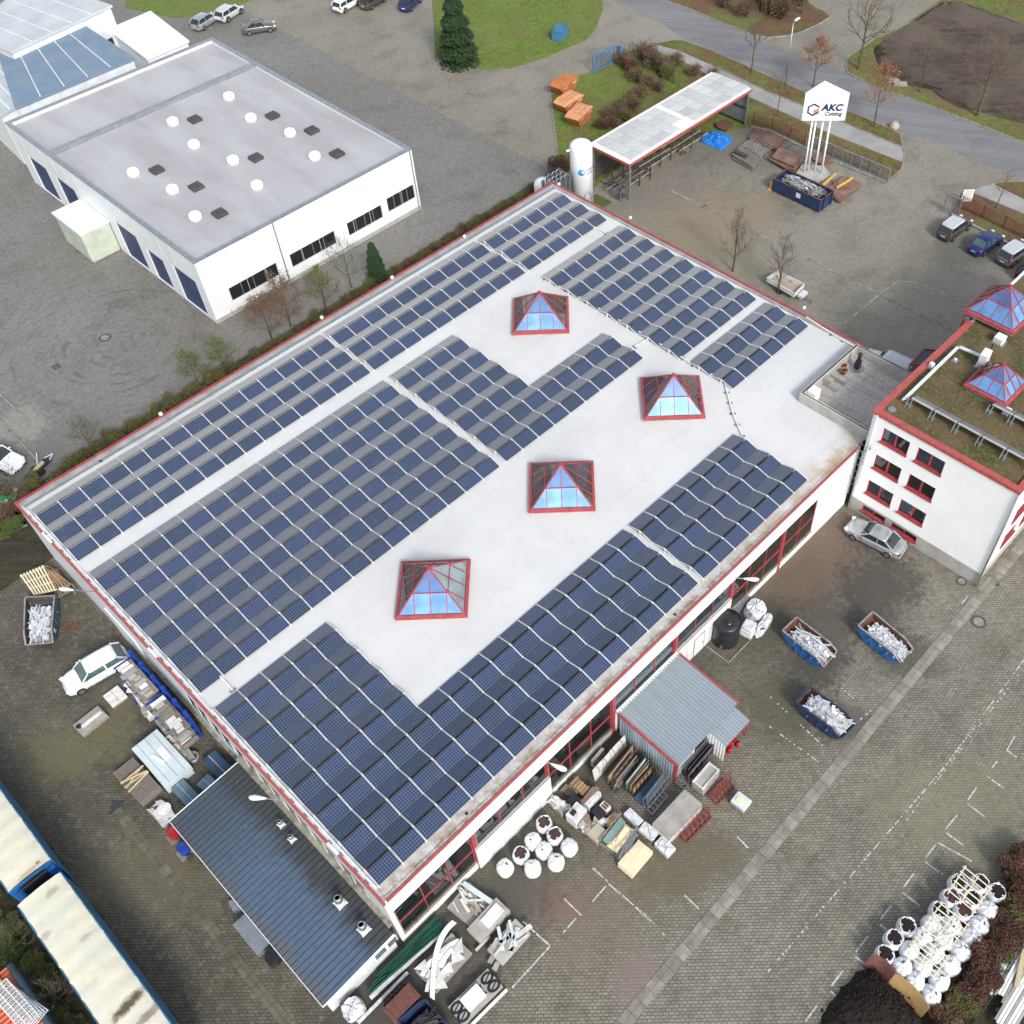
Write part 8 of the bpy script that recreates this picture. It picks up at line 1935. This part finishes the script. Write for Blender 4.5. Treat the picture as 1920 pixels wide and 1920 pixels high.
# barrels beside the lean-to
for lab, px, py, m_, z in (('red oil drum beside the lean-to edge', 321, 1558, m_gasred, .9), ('blue oil drum next to the red one beside the lean-to', 340, 1588, m_rack, .9), ('black rubbish bin farther down under the lean-to edge', 508, 1792, m_black2, 1.0), ('small dark bucket at the end of the drums', 355, 1607, m_scrapd, .35)):
    p = G(px, py, z); t = local('oil_drum' if z == .9 else 'bin', lab, 'drum' if z == .9 else 'bin', (p.x, p.y, 0)); R_ = .3 if z == .9 else (.38 if z > .9 else .17)
    part('body', MB().lathe((0, 0, 0), [(R_, 0), (R_, z*.32), (R_*1.04, z*.34), (R_, z*.36), (R_, z*.64), (R_*1.04, z*.66), (R_, z*.68), (R_, z), (R_*.93, z), (R_*.93, z-.03), (.01, z-.03)], 22), m_, t)
    if z == .9: part('pallet', MB().box((-.05, 0, .05), (.9, .8, .09)), m_oldwood, t); part('bung', MB().lathe((.12, .1, z-.03), [(.04, 0), (.04, .03), (.01, .03)], 8), m_steel, t)
p = G(470, 1740, .5); stack('pale grey steel box panel lying under the outer edge of the lean-to', Q([(436, 1735), (470, 1702), (520, 1758), (482, 1790)], .6), .6, 'steel box', 1, m_galv, pallet=False, nm='steel_box', seed=41)
P = Q([(428, 1690), (446, 1683), (452, 1704), (436, 1708)], .5); solo('duct_piece', MB().prism(P, 0, .5), m_galv, 'short grey duct piece sticking out beside the lean-to edge', 'duct')
# crumpled white big bag at the lean-to corner
def crumple(label, px4, h, mat, seed, nm='crumpled_bag', cat='bag'):
    c, a, L, W_ = frame4(Q(px4, h*.6)); r = random.Random(seed); N, K = 22, 6; vs = []
    for k in range(K+1):
        u = k/K
        for i in range(N):
            an = 2*PI*i/N; R_ = (1-.25*u**2) if k < K else .15; w_ = 1+r.uniform(-.08, .08); z = h*math.sin(u*PI/2)+(r.uniform(-.1, .1) if k > 1 else 0); vs.append((L/2*R_*w_*math.copysign(abs(math.cos(an))**.7, math.cos(an)), W_/2*R_*w_*math.copysign(abs(math.sin(an))**.7, math.sin(an)), max(0, z)))
    fs = [(k*N+i, k*N+(i+1) % N, (k+1)*N+(i+1) % N, (k+1)*N+i) for k in range(K) for i in range(N)]+[tuple(K*N+i for i in range(N))]
    t = local(nm, label, cat, tuple(c), a); part('fabric', MB().add(vs, fs), mat, t)
    for i in range(9): part('fold', MB().box((r.uniform(-.35, .35)*L, r.uniform(-.35, .35)*W_, h*.86+r.uniform(0, .08)), (r.uniform(.3, .8), r.uniform(.03, .1), .03), r.uniform(0, 3.1), None, r.uniform(-.3, .3), r.uniform(-.3, .3)), m_white if i % 3 else m_scrapd, t)
crumple('crumpled white bag full of folded film at the lower end of the lean-to', [(632, 1893), (668, 1862), (690, 1888), (655, 1918)], 1.0, m_wrap, 3)
# pallets and lattice by the skip
for lab, pts, m_, n, z in (('pale new wooden lattice frame leaning behind the slate blue skip', [(60, 545), (215, 478), (300, 640), (150, 672)], m_newwood, 8, .8), ('brown timber pallet between the pale lattice and the wall', [(215, 480), (262, 500), (395, 600), (300, 650)], m_wood2, 5, .6), ('dark old pallet lying lowest beside the west wall', [(262, 500), (300, 510), (400, 640), (290, 700)], m_oldwood, 6, .35)):
    P = R4(pts, z); c = sum(P, Vector())/4; t = thing('timber_stand', lab, 'timber stand', (c.x, c.y, 0))
    for k in (.05, .35, .65, .95): part('runner', MB().bar(P[0].lerp(P[3], k), P[1].lerp(P[2], k), .1, .09), m_, t)
    for i in range(n): u = (i+.4)/n; part('batten', MB().bar(P[0].lerp(P[1], u)+Vector((0, 0, .09)), P[3].lerp(P[2], u)+Vector((0, 0, .09)), .12, .06), m_, t)
    for k in (0, 1, 2, 3): q_ = P[k]; part('leg', MB().bx(q_.x-.05, q_.x+.05, q_.y-.05, q_.y+.05, 0, z), m_oldwood, t)
mb = MB(); r = random.Random(1)
for i in range(90):
    p = G(20+375/3.4125+r.gauss(0, 8), 920+865/3.4125+r.gauss(0, 4), .02); mb.box((p.x, p.y, .02), (r.uniform(.08, .25), r.uniform(.05, .15), .02), r.uniform(0, 3), None, r.uniform(-.2, .2))
solo('leaf_litter', mb, m_rust, 'scatter of rust-red leaves on the dark paving below the west wall', 'leaves', kind='stuff')
# --- black tank and wrapped goods by the front wall
p = G(1364, 1168, 2.0); t = local('water_tank', 'tall black plastic tank against the white cladding of the front wall', 'tank', (p.x, p.y, 0))
part('tank', MB().lathe((0, 0, 0), [(.98, 0), (1.0, .1), (1.0, 2.15), (.97, 2.25), (.6, 2.32), (.01, 2.36)], 36), m_black2, t, smooth=True)
part('rim', MB().lathe((0, 0, 2.2), [(1.0, 0), (1.05, .03), (1.05, .08), (.98, .09)], 36, close=False), m_black2, t)
part('lid', MB().lathe((0, -.1, 2.34), [(.28, 0), (.28, .08), (.01, .1)], 18), m_black2, t); part('label', MB().box((-.1, -.25, 2.375), (.3, .14, .03), .6), m_wrap, t)
mb = MB(); mb.bx(-1.45, 1.3, -1.5, -1.42, 0, .06); mb.bx(-1.5, -1.42, -1.5, .6, 0, .06); part('bund_edge', mb, m_kerb, t)
part('pipe', MB().path([(-.95, -.3, .4), (-1.25, -.45, .5), (-1.2, -.6, 1.0)], .04), m_steel, t)
crumple('heap of white film-wrapped scrap behind the black tank', [(1397, 1140), (1425, 1115), (1435, 1150), (1410, 1165)], 1.1, m_wrap, 5, 'film_heap', 'film heap')
crumple('long white wrapped body-shaped bundle right of the film heap', [(1412, 1185), (1440, 1145), (1452, 1158), (1425, 1193)], .7, m_wrap, 6, 'wrapped_bundle', 'bundle')
stack('two-step white plastic tank cover leaning beside the black tank', Q([(1388, 1172), (1402, 1152), (1420, 1170), (1408, 1190)], 1.1), 1.1, 'plastic cover', 3, m_wrap, pallet=True, seed=51, nm='plastic_cover', bev=.06, shr=.08)
solo('metal_duct', MB().bar(G(1372, 1158, .6), G(1402, 1120, .6), .35, .4), m_galv, 'long grey sheet duct lying along the wall behind the black tank', 'duct')

# ---------------------------------------------------------------- trees, shrubs, hedges
m_bark = M('bark', (.085, .07, .05), (.05, .042, .03), 3, .9); m_barkg = M('green_bark', (.11, .11, .05), (.07, .07, .035), 3, .9)
m_twig = M('twig_brown', (.13, .10, .07), (.08, .06, .045), 3, .9, rand=.15); m_twigred = M('orange_leaf_twig', (.30, .14, .08), (.2, .1, .06), 3, .9, rand=.1)
def leaf_mat(name, a, b):
    t = NT(name); g = t.node('NewGeometry'); col = t.mix(g.outputs['Random Per Island'], a, b)
    col = t.mix(t.ramp(t.noise(t.world(), .9, 4), .4, .65, 0, .6), col, tuple(x*.55 for x in a)); return t.out(col, .9)
m_leafbrown = leaf_mat('brown_hedge_leaf', (.16, .12, .035), (.10, .13, .03)); m_leafred = leaf_mat('red_brown_leaf', (.085, .035, .025), (.16, .07, .04)); m_leafolive = leaf_mat('olive_leaf', (.10, .12, .03), (.16, .17, .04)); m_leafgreen = leaf_mat('moss_green_leaf', (.10, .17, .02), (.06, .11, .02)); m_conifer = leaf_mat('conifer_needles', (.018, .045, .014), (.035, .07, .02))
m_leafdry = leaf_mat('dry_leaf', (.20, .11, .06), (.12, .08, .05))
def tree_mesh(h, seed, spread=.5, n1=12, depth=3, col=None, r0=.13, crown0=.3, twig=.012, leaves=None, lean=0.0, up=.55):
    r = random.Random(seed); tr = MB(); br = MB(); lf = MB(); pts = [Vector((0, 0, 0))]; n = 8
    for i in range(1, n+1): pts.append(Vector((pts[-1].x+r.uniform(-.05, .05)*h*.15+lean*h/n, pts[-1].y+r.uniform(-.05, .05)*h*.15, h*i/n)))
    rad = lambda u: max(.012, r0*(1-u*.92))
    for i in range(n): tr.tube(pts[i], pts[i+1], rad(i/n), rad((i+1)/n), 7, cap=False)
    def branch(p, d, L, R_, dep):
        k = 3; q = p.copy(); dd = d.copy()
        for i in range(k):
            dd = (dd+Vector((r.uniform(-.16, .16), r.uniform(-.16, .16), r.uniform(-.02, .16)))).normalized(); q2 = q+dd*(L/k)
            br.tube(q, q2, max(twig*.6, R_*(1-i/k*.6)), max(twig*.5, R_*(1-(i+1)/k*.6)), 4 if R_ > .02 else 3, cap=False)
            if dep > 0:
                for _ in range(2 if dep > 1 else 2):
                    a = r.uniform(0, 6.28); o = dd.orthogonal().normalized(); o = (Matrix.Rotation(a, 3, dd) @ o); nd = (dd*.75+o*r.uniform(.45, .8)+Vector((0, 0, .15))).normalized()
                    branch(q2, nd, L*r.uniform(.4, .62), R_*.5, dep-1)
            q = q2
        if leaves:
            for _ in range(leaves):
                c = q+Vector((r.gauss(0, .14), r.gauss(0, .14), r.gauss(0, .12))); s = r.uniform(.03, .07); a = Vector((r.uniform(-1, 1), r.uniform(-1, 1), r.uniform(-1, 1))).normalized()*s; b = a.orthogonal().normalized()*s
                lf.add([c-a, c+b, c+a, c-b], [(0, 1, 2, 3)])
    for i in range(n1):
        u = crown0+(1-crown0)*(i+.5)/n1; z = u*n; k = min(n-1, int(z)); p = pts[k].lerp(pts[k+1], z-k); a = i*2.4+r.uniform(-.4, .4); L = h*spread*(1-.65*(u-crown0)/(1-crown0))*r.uniform(.7, 1.1)
        branch(p, Vector((math.cos(a), math.sin(a), up+u*.5)).normalized(), L, rad(u)*.55, depth-1)
    return tr, br, lf
def tree(label, base, h, seed, mat=None, tmat=None, cat='tree', name='bare_tree', world=None, lmat=None, group='bare trees', **k):
    p = world if world else G(*base, 0); tr, br, lf = tree_mesh(h, seed, leaves=k.pop('leaves', None), **k); t = local(name, label, cat, (p[0], p[1], 0), 0, group)
    part('trunk', tr, tmat or m_bark, t, smooth=True); part('crown', br, mat or m_twig, t)
    if lf.v: part('leaves', lf, lmat or m_twigred, t, kind='stuff')
for lab, base, h, sd, kk in (
    ('tall bare tree with greenish bark at the junction by the ploughed field', (1610, 130), 9.5, 1, dict(spread=.42, n1=16, tmat=m_barkg, r0=.2)),
    ('bare tree on the path side verge near the shelter end, far left of the sign', (1409, 136), 8, 2, dict(spread=.3, n1=13, tmat=m_barkg, r0=.12)),
    ('small bare tree behind the shelter end, just left of the sign', (1457, 219), 5, 3, dict(spread=.45, n1=9, tmat=m_barkg, r0=.08)),
    ('young tree with orange-brown twigs behind the sign', (1524, 163), 5.5, 4, dict(spread=.4, n1=13, r0=.09, leaves=5, lmat=m_twigred)),
    ('young tree with orange-brown crown on the verge right of the sign', (1638, 238), 6.8, 5, dict(spread=.38, n1=13, r0=.1, leaves=5, lmat=m_twigred)),
    ('slender bare tree at the lower edge of the ploughed field', (1724, 173), 7, 6, dict(spread=.33, n1=12, r0=.11)),
    ('large bare tree at the right edge of the ploughed field', (1832, 218), 9, 7, dict(spread=.42, n1=16, r0=.2, tmat=m_barkg)),
    ('thin leaning young tree on the verge above the parked cars', (1868, 392), 4.4, 8, dict(spread=.35, n1=8, r0=.07, tmat=m_barkg, lean=.08)),
    ('small bare tree on the grass island at the top', (1504, 27), 5, 9, dict(spread=.5, n1=10, r0=.1, tmat=m_barkg)),
    ('bare upright tree rising behind the north-east roof edge', None, 6.6, 10, dict(spread=.38, n1=16, crown0=.15, r0=.1, up=1.3)),
    ('bare tree beside the white trailer behind the roof edge', None, 6.2, 11, dict(spread=.38, n1=16, crown0=.12, r0=.09, up=1.2)),
    ('bare tree at the left corner of the hall by the pick-up', (44, 925), 3.2, 12, dict(spread=.5, n1=10, crown0=.1, r0=.06, tmat=m_barkg, mat=m_barkg)),
    ('yellow-green leafless tree at the hedge left of the conifer', (660, 540), 5.2, 13, dict(spread=.5, n1=13, crown0=.15, r0=.08, tmat=m_barkg, mat=m_barkg)),
    ('pale tan bare tree in the hedge row', (612, 578), 4.2, 14, dict(spread=.45, n1=14, crown0=.15, r0=.07, leaves=3, lmat=m_leafbrown)),
    ('reddish bare tree in the hedge row, left of the tan one', (545, 612), 4.8, 15, dict(spread=.5, n1=14, crown0=.12, r0=.08, leaves=4, lmat=m_leafdry)),
    ('second reddish bare tree, farther left in the hedge row', (510, 635), 4.4, 16, dict(spread=.5, n1=14, crown0=.12, r0=.08, leaves=4, lmat=m_leafdry)),
    ('spindly yellow-green tree growing from the hedge near its left end', (170, 838), 2.8, 17, dict(spread=.6, n1=14, crown0=.1, r0=.05, tmat=m_barkg, mat=m_barkg)),
    ('thin yellow-green tree growing from the middle of the hedge', (372, 718), 3.2, 18, dict(spread=.5, n1=12, crown0=.1, r0=.05, tmat=m_barkg, mat=m_barkg, leaves=2, lmat=m_leafolive)),
    ('thin yellow-green tree growing from the hedge, right of the middle one', (420, 690), 3.0, 19, dict(spread=.5, n1=12, crown0=.1, r0=.05, tmat=m_barkg, mat=m_barkg, leaves=2, lmat=m_leafolive)),
    ('bare shrub-like tree with pale twigs between the cream trailers and the orange container', (40, 1790), 2.6, 20, dict(spread=.9, n1=14, crown0=.1, r0=.05, mat=m_barkg)),
    ('bare pale-twigged shrub at the bottom edge beside the stained trailer', (125, 1880), 2.4, 21, dict(spread=.9, n1=14, crown0=.1, r0=.05, mat=m_twig))):
    w_ = None
    if base is None: w_ = (63.7, 25.3) if 'upright' in lab else (63.9, 19.9)
    tree(lab, base, h, sd, world=w_, **kk)
def shrub_meshes():
    out = {}
    for kn, (lm, n, up) in dict(brown=(m_leafbrown, 2600, .8), red=(m_leafred, 3000, .6), olive=(m_leafolive, 2400, .8), green=(m_leafgreen, 2200, .6), dry=(m_leafdry, 1300, 1.0)).items():
        for v in range(3):
            r = random.Random(hash(kn) % 97+v if False else len(kn)*7+v); lf = MB(); tw = MB(); lob = [(Vector((r.uniform(-.45, .45), r.uniform(-.45, .45), r.uniform(.25, .75))), r.uniform(.3, .5)) for _ in range(7)]
            for i in range(n):
                c0, R_ = lob[i % 7]; d = Vector((r.gauss(0, 1), r.gauss(0, 1), r.gauss(0, 1))).normalized(); c = c0+d*R_*(r.random()**.35); 
                if c.z < .02: c.z = r.uniform(.02, .2)
                s = r.uniform(.025, .055); a = Vector((r.uniform(-1, 1), r.uniform(-1, 1), r.uniform(-.5, .5))).normalized()*s; b = a.cross(Vector((r.uniform(-1, 1), r.uniform(-1, 1), 1)).normalized()).normalized()*s*.8
                lf.add([c-a, c+b, c+a, c-b], [(0, 1, 2, 3)])
            for i in range(60):
                a = r.uniform(0, 6.28); p = Vector((r.uniform(-.1, .1), r.uniform(-.1, .1), 0)); q = Vector((math.cos(a)*r.uniform(.2, .8), math.sin(a)*r.uniform(.2, .8), r.uniform(.5, 1.25))); m_ = (p+q)/2+Vector((0, 0, .1)); tw.tube(p, m_, .012, .009, 3, cap=False); tw.tube(m_, q, .009, .005, 3, cap=False)
                for _ in range(2): e = m_+Vector((r.uniform(-.3, .3), r.uniform(-.3, .3), r.uniform(.2, .5))); tw.tube(m_, e, .006, .004, 3, cap=False)
            out[kn, v] = (lf.mesh('foliage', lm), tw.mesh('twigs', m_twig))
    return out
SHR = shrub_meshes()
def shrub(label, p, s, kn, v, group, name='hedge_shrub'):
    t = local(name, label, 'shrub', (p[0], p[1], .05), rnd.uniform(0, 6.28), group); t.scale = s if isinstance(s, tuple) else (s, s, s)
    for n_, me in zip(('foliage', 'twigs'), SHR[kn, v]): o = bpy.data.objects.new(n_, me); COL.objects.link(o); o.parent = t
r = random.Random(77); x = 4.6; i = 0
while x < 62:
    kn = 'brown' if x < 26 else ('dry' if r.random() < .5 else 'brown' if r.random() < .6 else 'olive'); s = r.uniform(1.3, 1.75) if x < 22 else r.uniform(.6, 1.1)
    shrub(('brown-green' if kn == 'brown' else 'olive' if kn == 'olive' else 'bare brown')+' hedge shrub, '+ordw(i+1)+' from the west corner in the row beyond the roof edge', (x, (49.2 if x < 24 else 49.9)+r.uniform(-.25, .35)), (s, s*.85, s*r.uniform(.8, 1.05)), kn, i % 3, 'hedge shrubs along the north-west wall'); x += s*(.62 if x < 24 else 1.1); i += 1
for q7, (px, py, s, kn) in enumerate(((20, 930, 1.3, 'dry'), (45, 948, 1.2, 'red'), (20, 962, 1.2, 'dry'), (60, 905, 1.1, 'brown'))): p = G(px, py, .4); shrub('clump of '+kn+' undergrowth at the west hall corner, '+ordw(q7+1)+' of the four', (p.x, p.y), s, kn, i % 3, 'undergrowth at the west corner'); i += 1
for q7, (px, py, s) in enumerate(((8, 985, 1.0), (22, 977, .9), (30, 992, .8), (12, 1000, .8), (40, 975, .8))): p = G(px, py, .2); shrub('low bright green cushion shrub by the west kerb, '+ordw(q7+1)+' of the five', (p.x, p.y), (s, s, s*.55), 'green', i % 3, 'green cushion shrubs'); i += 1
for q7, (px, py, s, kn) in enumerate(((1900, 1640, 1.5, 'red'), (1918, 1680, 1.4, 'red'), (1925, 1620, 1.4, 'red'), (1885, 1705, 1.1, 'dry'), (1905, 1720, 1.4, 'brown'), (1900, 1760, 1.3, 'red'), (1880, 1745, 1.3, 'red'), (1866, 1775, 1.4, 'red'), (1848, 1800, 1.4, 'red'), (1838, 1830, 1.3, 'red'), (1855, 1825, 1.3, 'red'), (1818, 1852, 1.3, 'red'), (1800, 1880, 1.2, 'brown'), (1780, 1905, 1.2, 'dry'), (1822, 1890, 1.1, 'brown'), (1765, 1925, 1.2, 'red'), (1868, 1735, 1.0, 'red'), (1890, 1790, 1.0, 'green'))):
    p = G(px, py, .5); shrub('hedge shrub between the bag pile and the green fence, '+ordw(q7+1)+' counted from the top', (p.x, p.y), s, kn, i % 3, 'red-brown hedge shrubs by the bag pile'); i += 1
for q7, (px, py, s, kn) in enumerate(((1205, 105, 2.2, 'dry'), (1222, 118, 2.0, 'dry'), (1165, 112, 1.5, 'dry'), (1180, 125, 1.6, 'red'), (1240, 130, 1.7, 'dry'), (1255, 140, 1.6, 'brown'), (1265, 120, 1.7, 'dry'), (1300, 135, 1.4, 'dry'), (1195, 145, 1.5, 'dry'), (1215, 155, 1.5, 'dry'), (1235, 165, 1.3, 'dry'), (1200, 175, 1.4, 'dry'), (1180, 190, 1.4, 'brown'), (1160, 205, 1.5, 'dry'), (1145, 215, 1.4, 'dry'), (1130, 235, 1.2, 'red'), (1190, 200, 1.3, 'dry'), (1170, 218, 1.3, 'brown'), (1150, 232, 1.2, 'dry'), (1335, 140, 1.2, 'dry'), (1050, 318, 1.7, 'red'), (1042, 335, 1.4, 'dry'), (1028, 345, 1.2, 'brown'))):
    p = G(px, py, .5); shrub(('loose grey-brown' if kn == 'dry' else 'dense '+kn)+' bush behind the shelter, '+ordw(q7+1)+' from the path end', (p.x, p.y), s, kn, i % 3, 'bushes behind the shelter'); i += 1
for q7, (px, py, s) in enumerate(((1465, 30, 2.0), (1480, 18, 2.2), (1445, 20, 1.9), (1400, 25, 1.8), (1425, 8, 2.0), (1360, 8, 1.8), (1500, 5, 1.6))): p = G(px, py, .5); shrub('leafless bush on the grass island at the top, '+ordw(q7+1)+' from its tip', (p.x, p.y), (s, s, s*1.2), 'dry', i % 3, 'bushes on the grass island'); i += 1
for y in range(16):
    shrub('dark undergrowth left of the cream trailers, '+ordw(16-y)+' counted from the top', (-16.0+r.uniform(-.7, .7), 1.0+y*1.3), (1.0, 1.0, .6), 'olive' if y % 3 else 'green', i % 3, 'undergrowth behind the trailers'); i += 1
p = G(1677, 235, .3); solo('boulder', MB().lathe((p.x, p.y, 0), [(.55, 0), (.6, .3), (.45, .6), (.15, .8), (.01, .82)], 9), m_ply, 'large pale boulder at the tip of the verge by the road', 'boulder')
for lab, px, py, w_ in (('flat weathered stone slab at the edge of the ploughed field', 1688, 157, 1.6), ('second weathered stone slab beside the first at the field edge', 1676, 151, 1.3)):
    p = G(px, py, .2); solo('stone_slab', MB().box((p.x, p.y, .2), (w_, .7, .25), -.9), m_stone, lab, 'stone')
def conifer(label, p, h, w_, seed, n=5200, name='conifer'):
    r = random.Random(seed); t = local(name, label, 'tree', (p[0], p[1], 0), 0); part('trunk', MB().tube((0, 0, 0), (0, 0, h*.95), .12, .03, 8), m_bark, t); lf = MB()
    for i in range(n):
        u = r.random()**.8; z = h*(.04+.96*u); R0 = w_*(1-u)**.65*(.8+.2*math.sin(u*34+r.uniform(-.6, .6))); a = r.uniform(0, 6.28); rr = R0*(r.random()**.45); c = Vector((rr*math.cos(a), rr*math.sin(a), z-rr*.35)); s = r.uniform(.1, .24)*(1+w_*.25)
        d = Vector((math.cos(a), math.sin(a), -.3))*s; b = Vector((-math.sin(a), math.cos(a), r.uniform(-.4, .4)))*s*.5; lf.add([c-b, c+b, c+d], [(0, 1, 2)])
    part('crown', lf, m_conifer, t)
q_ = G(714, 530, 0); conifer('narrow dark green conifer standing in the hedge row near the neighbouring hall', (q_.x, q_.y+.3), 4.6, 1.15, 1)
q_ = G(862, 118, 0); conifer('large dark conifer on the far lawn at the top of the picture', (q_.x, q_.y), 9.5, 3.0, 2, 15000)
# grass tufts and fallen leaves: short blades on the lawns and verges near enough to show
def scatter(name, polys, n, mat, label, cat, leaf=False, seed=0, z=.07, clump=None):
    from mathutils import noise
    r = random.Random(seed); mb = MB(); tot = []
    for P in polys: xs = [p[0] for p in P]; ys = [p[1] for p in P]; tot.append(((max(xs)-min(xs))*(max(ys)-min(ys)), P, min(xs), max(xs), min(ys), max(ys)))
    S_ = sum(q[0] for q in tot)
    for A, P, x0, x1, y0, y1 in tot:
        for _ in range(int(n*A/S_)):
            x, y = r.uniform(x0, x1), r.uniform(y0, y1)
            if not inpoly(x, y, P): continue
            if noise.noise((x*.25, y*.25, seed)) < (clump if clump is not None else -.2)+r.uniform(-.15, .15): continue
            if leaf:
                s = r.uniform(.06, .13); a = r.uniform(0, 3.1); c_, s_ = math.cos(a)*s, math.sin(a)*s; mb.add([(x-c_, y-s_, z), (x+s_*.6, y-c_*.6, z+.03), (x+c_, y+s_, z+.01), (x-s_*.6, y+c_*.6, z+.04)], [(0, 1, 2, 3)])
            else:
                for k in range(2): a = r.uniform(0, 6.28); hh = r.uniform(.06, .16); w2 = .05; mb.add([(x-w2*math.cos(a), y-w2*math.sin(a), z), (x+w2*math.cos(a), y+w2*math.sin(a), z), (x+r.uniform(-.05, .05), y+r.uniform(-.05, .05), z+hh)], [(0, 1, 2)])
    o = part(name, mb, mat, None, label=label, kind='stuff'); o['category'] = cat
m_blade = leaf_mat('grass_blade', (.12, .20, .03), (.20, .24, .06)); m_fallen = leaf_mat('fallen_leaf', (.18, .09, .05), (.24, .13, .07))
scatter('grass', [lawn, v1, v2, nb_lawn, v5], 90000, m_blade, 'short rough grass on the lawn and road verges', 'grass', seed=1)
scatter('fallen_leaves', [isl, v1, v2, v3, v4], 60000, m_fallen, 'brown fallen leaves scattered over the road verges', 'leaves', True, seed=2, clump=-.1)
scatter('fallen_leaves', [lawn], 26000, m_fallen, 'brown fallen leaves under the bushes behind the shelter', 'leaves', True, seed=3, clump=.12)
for _o in bpy.data.objects:
    if '_o' in _o: del _o['_o']
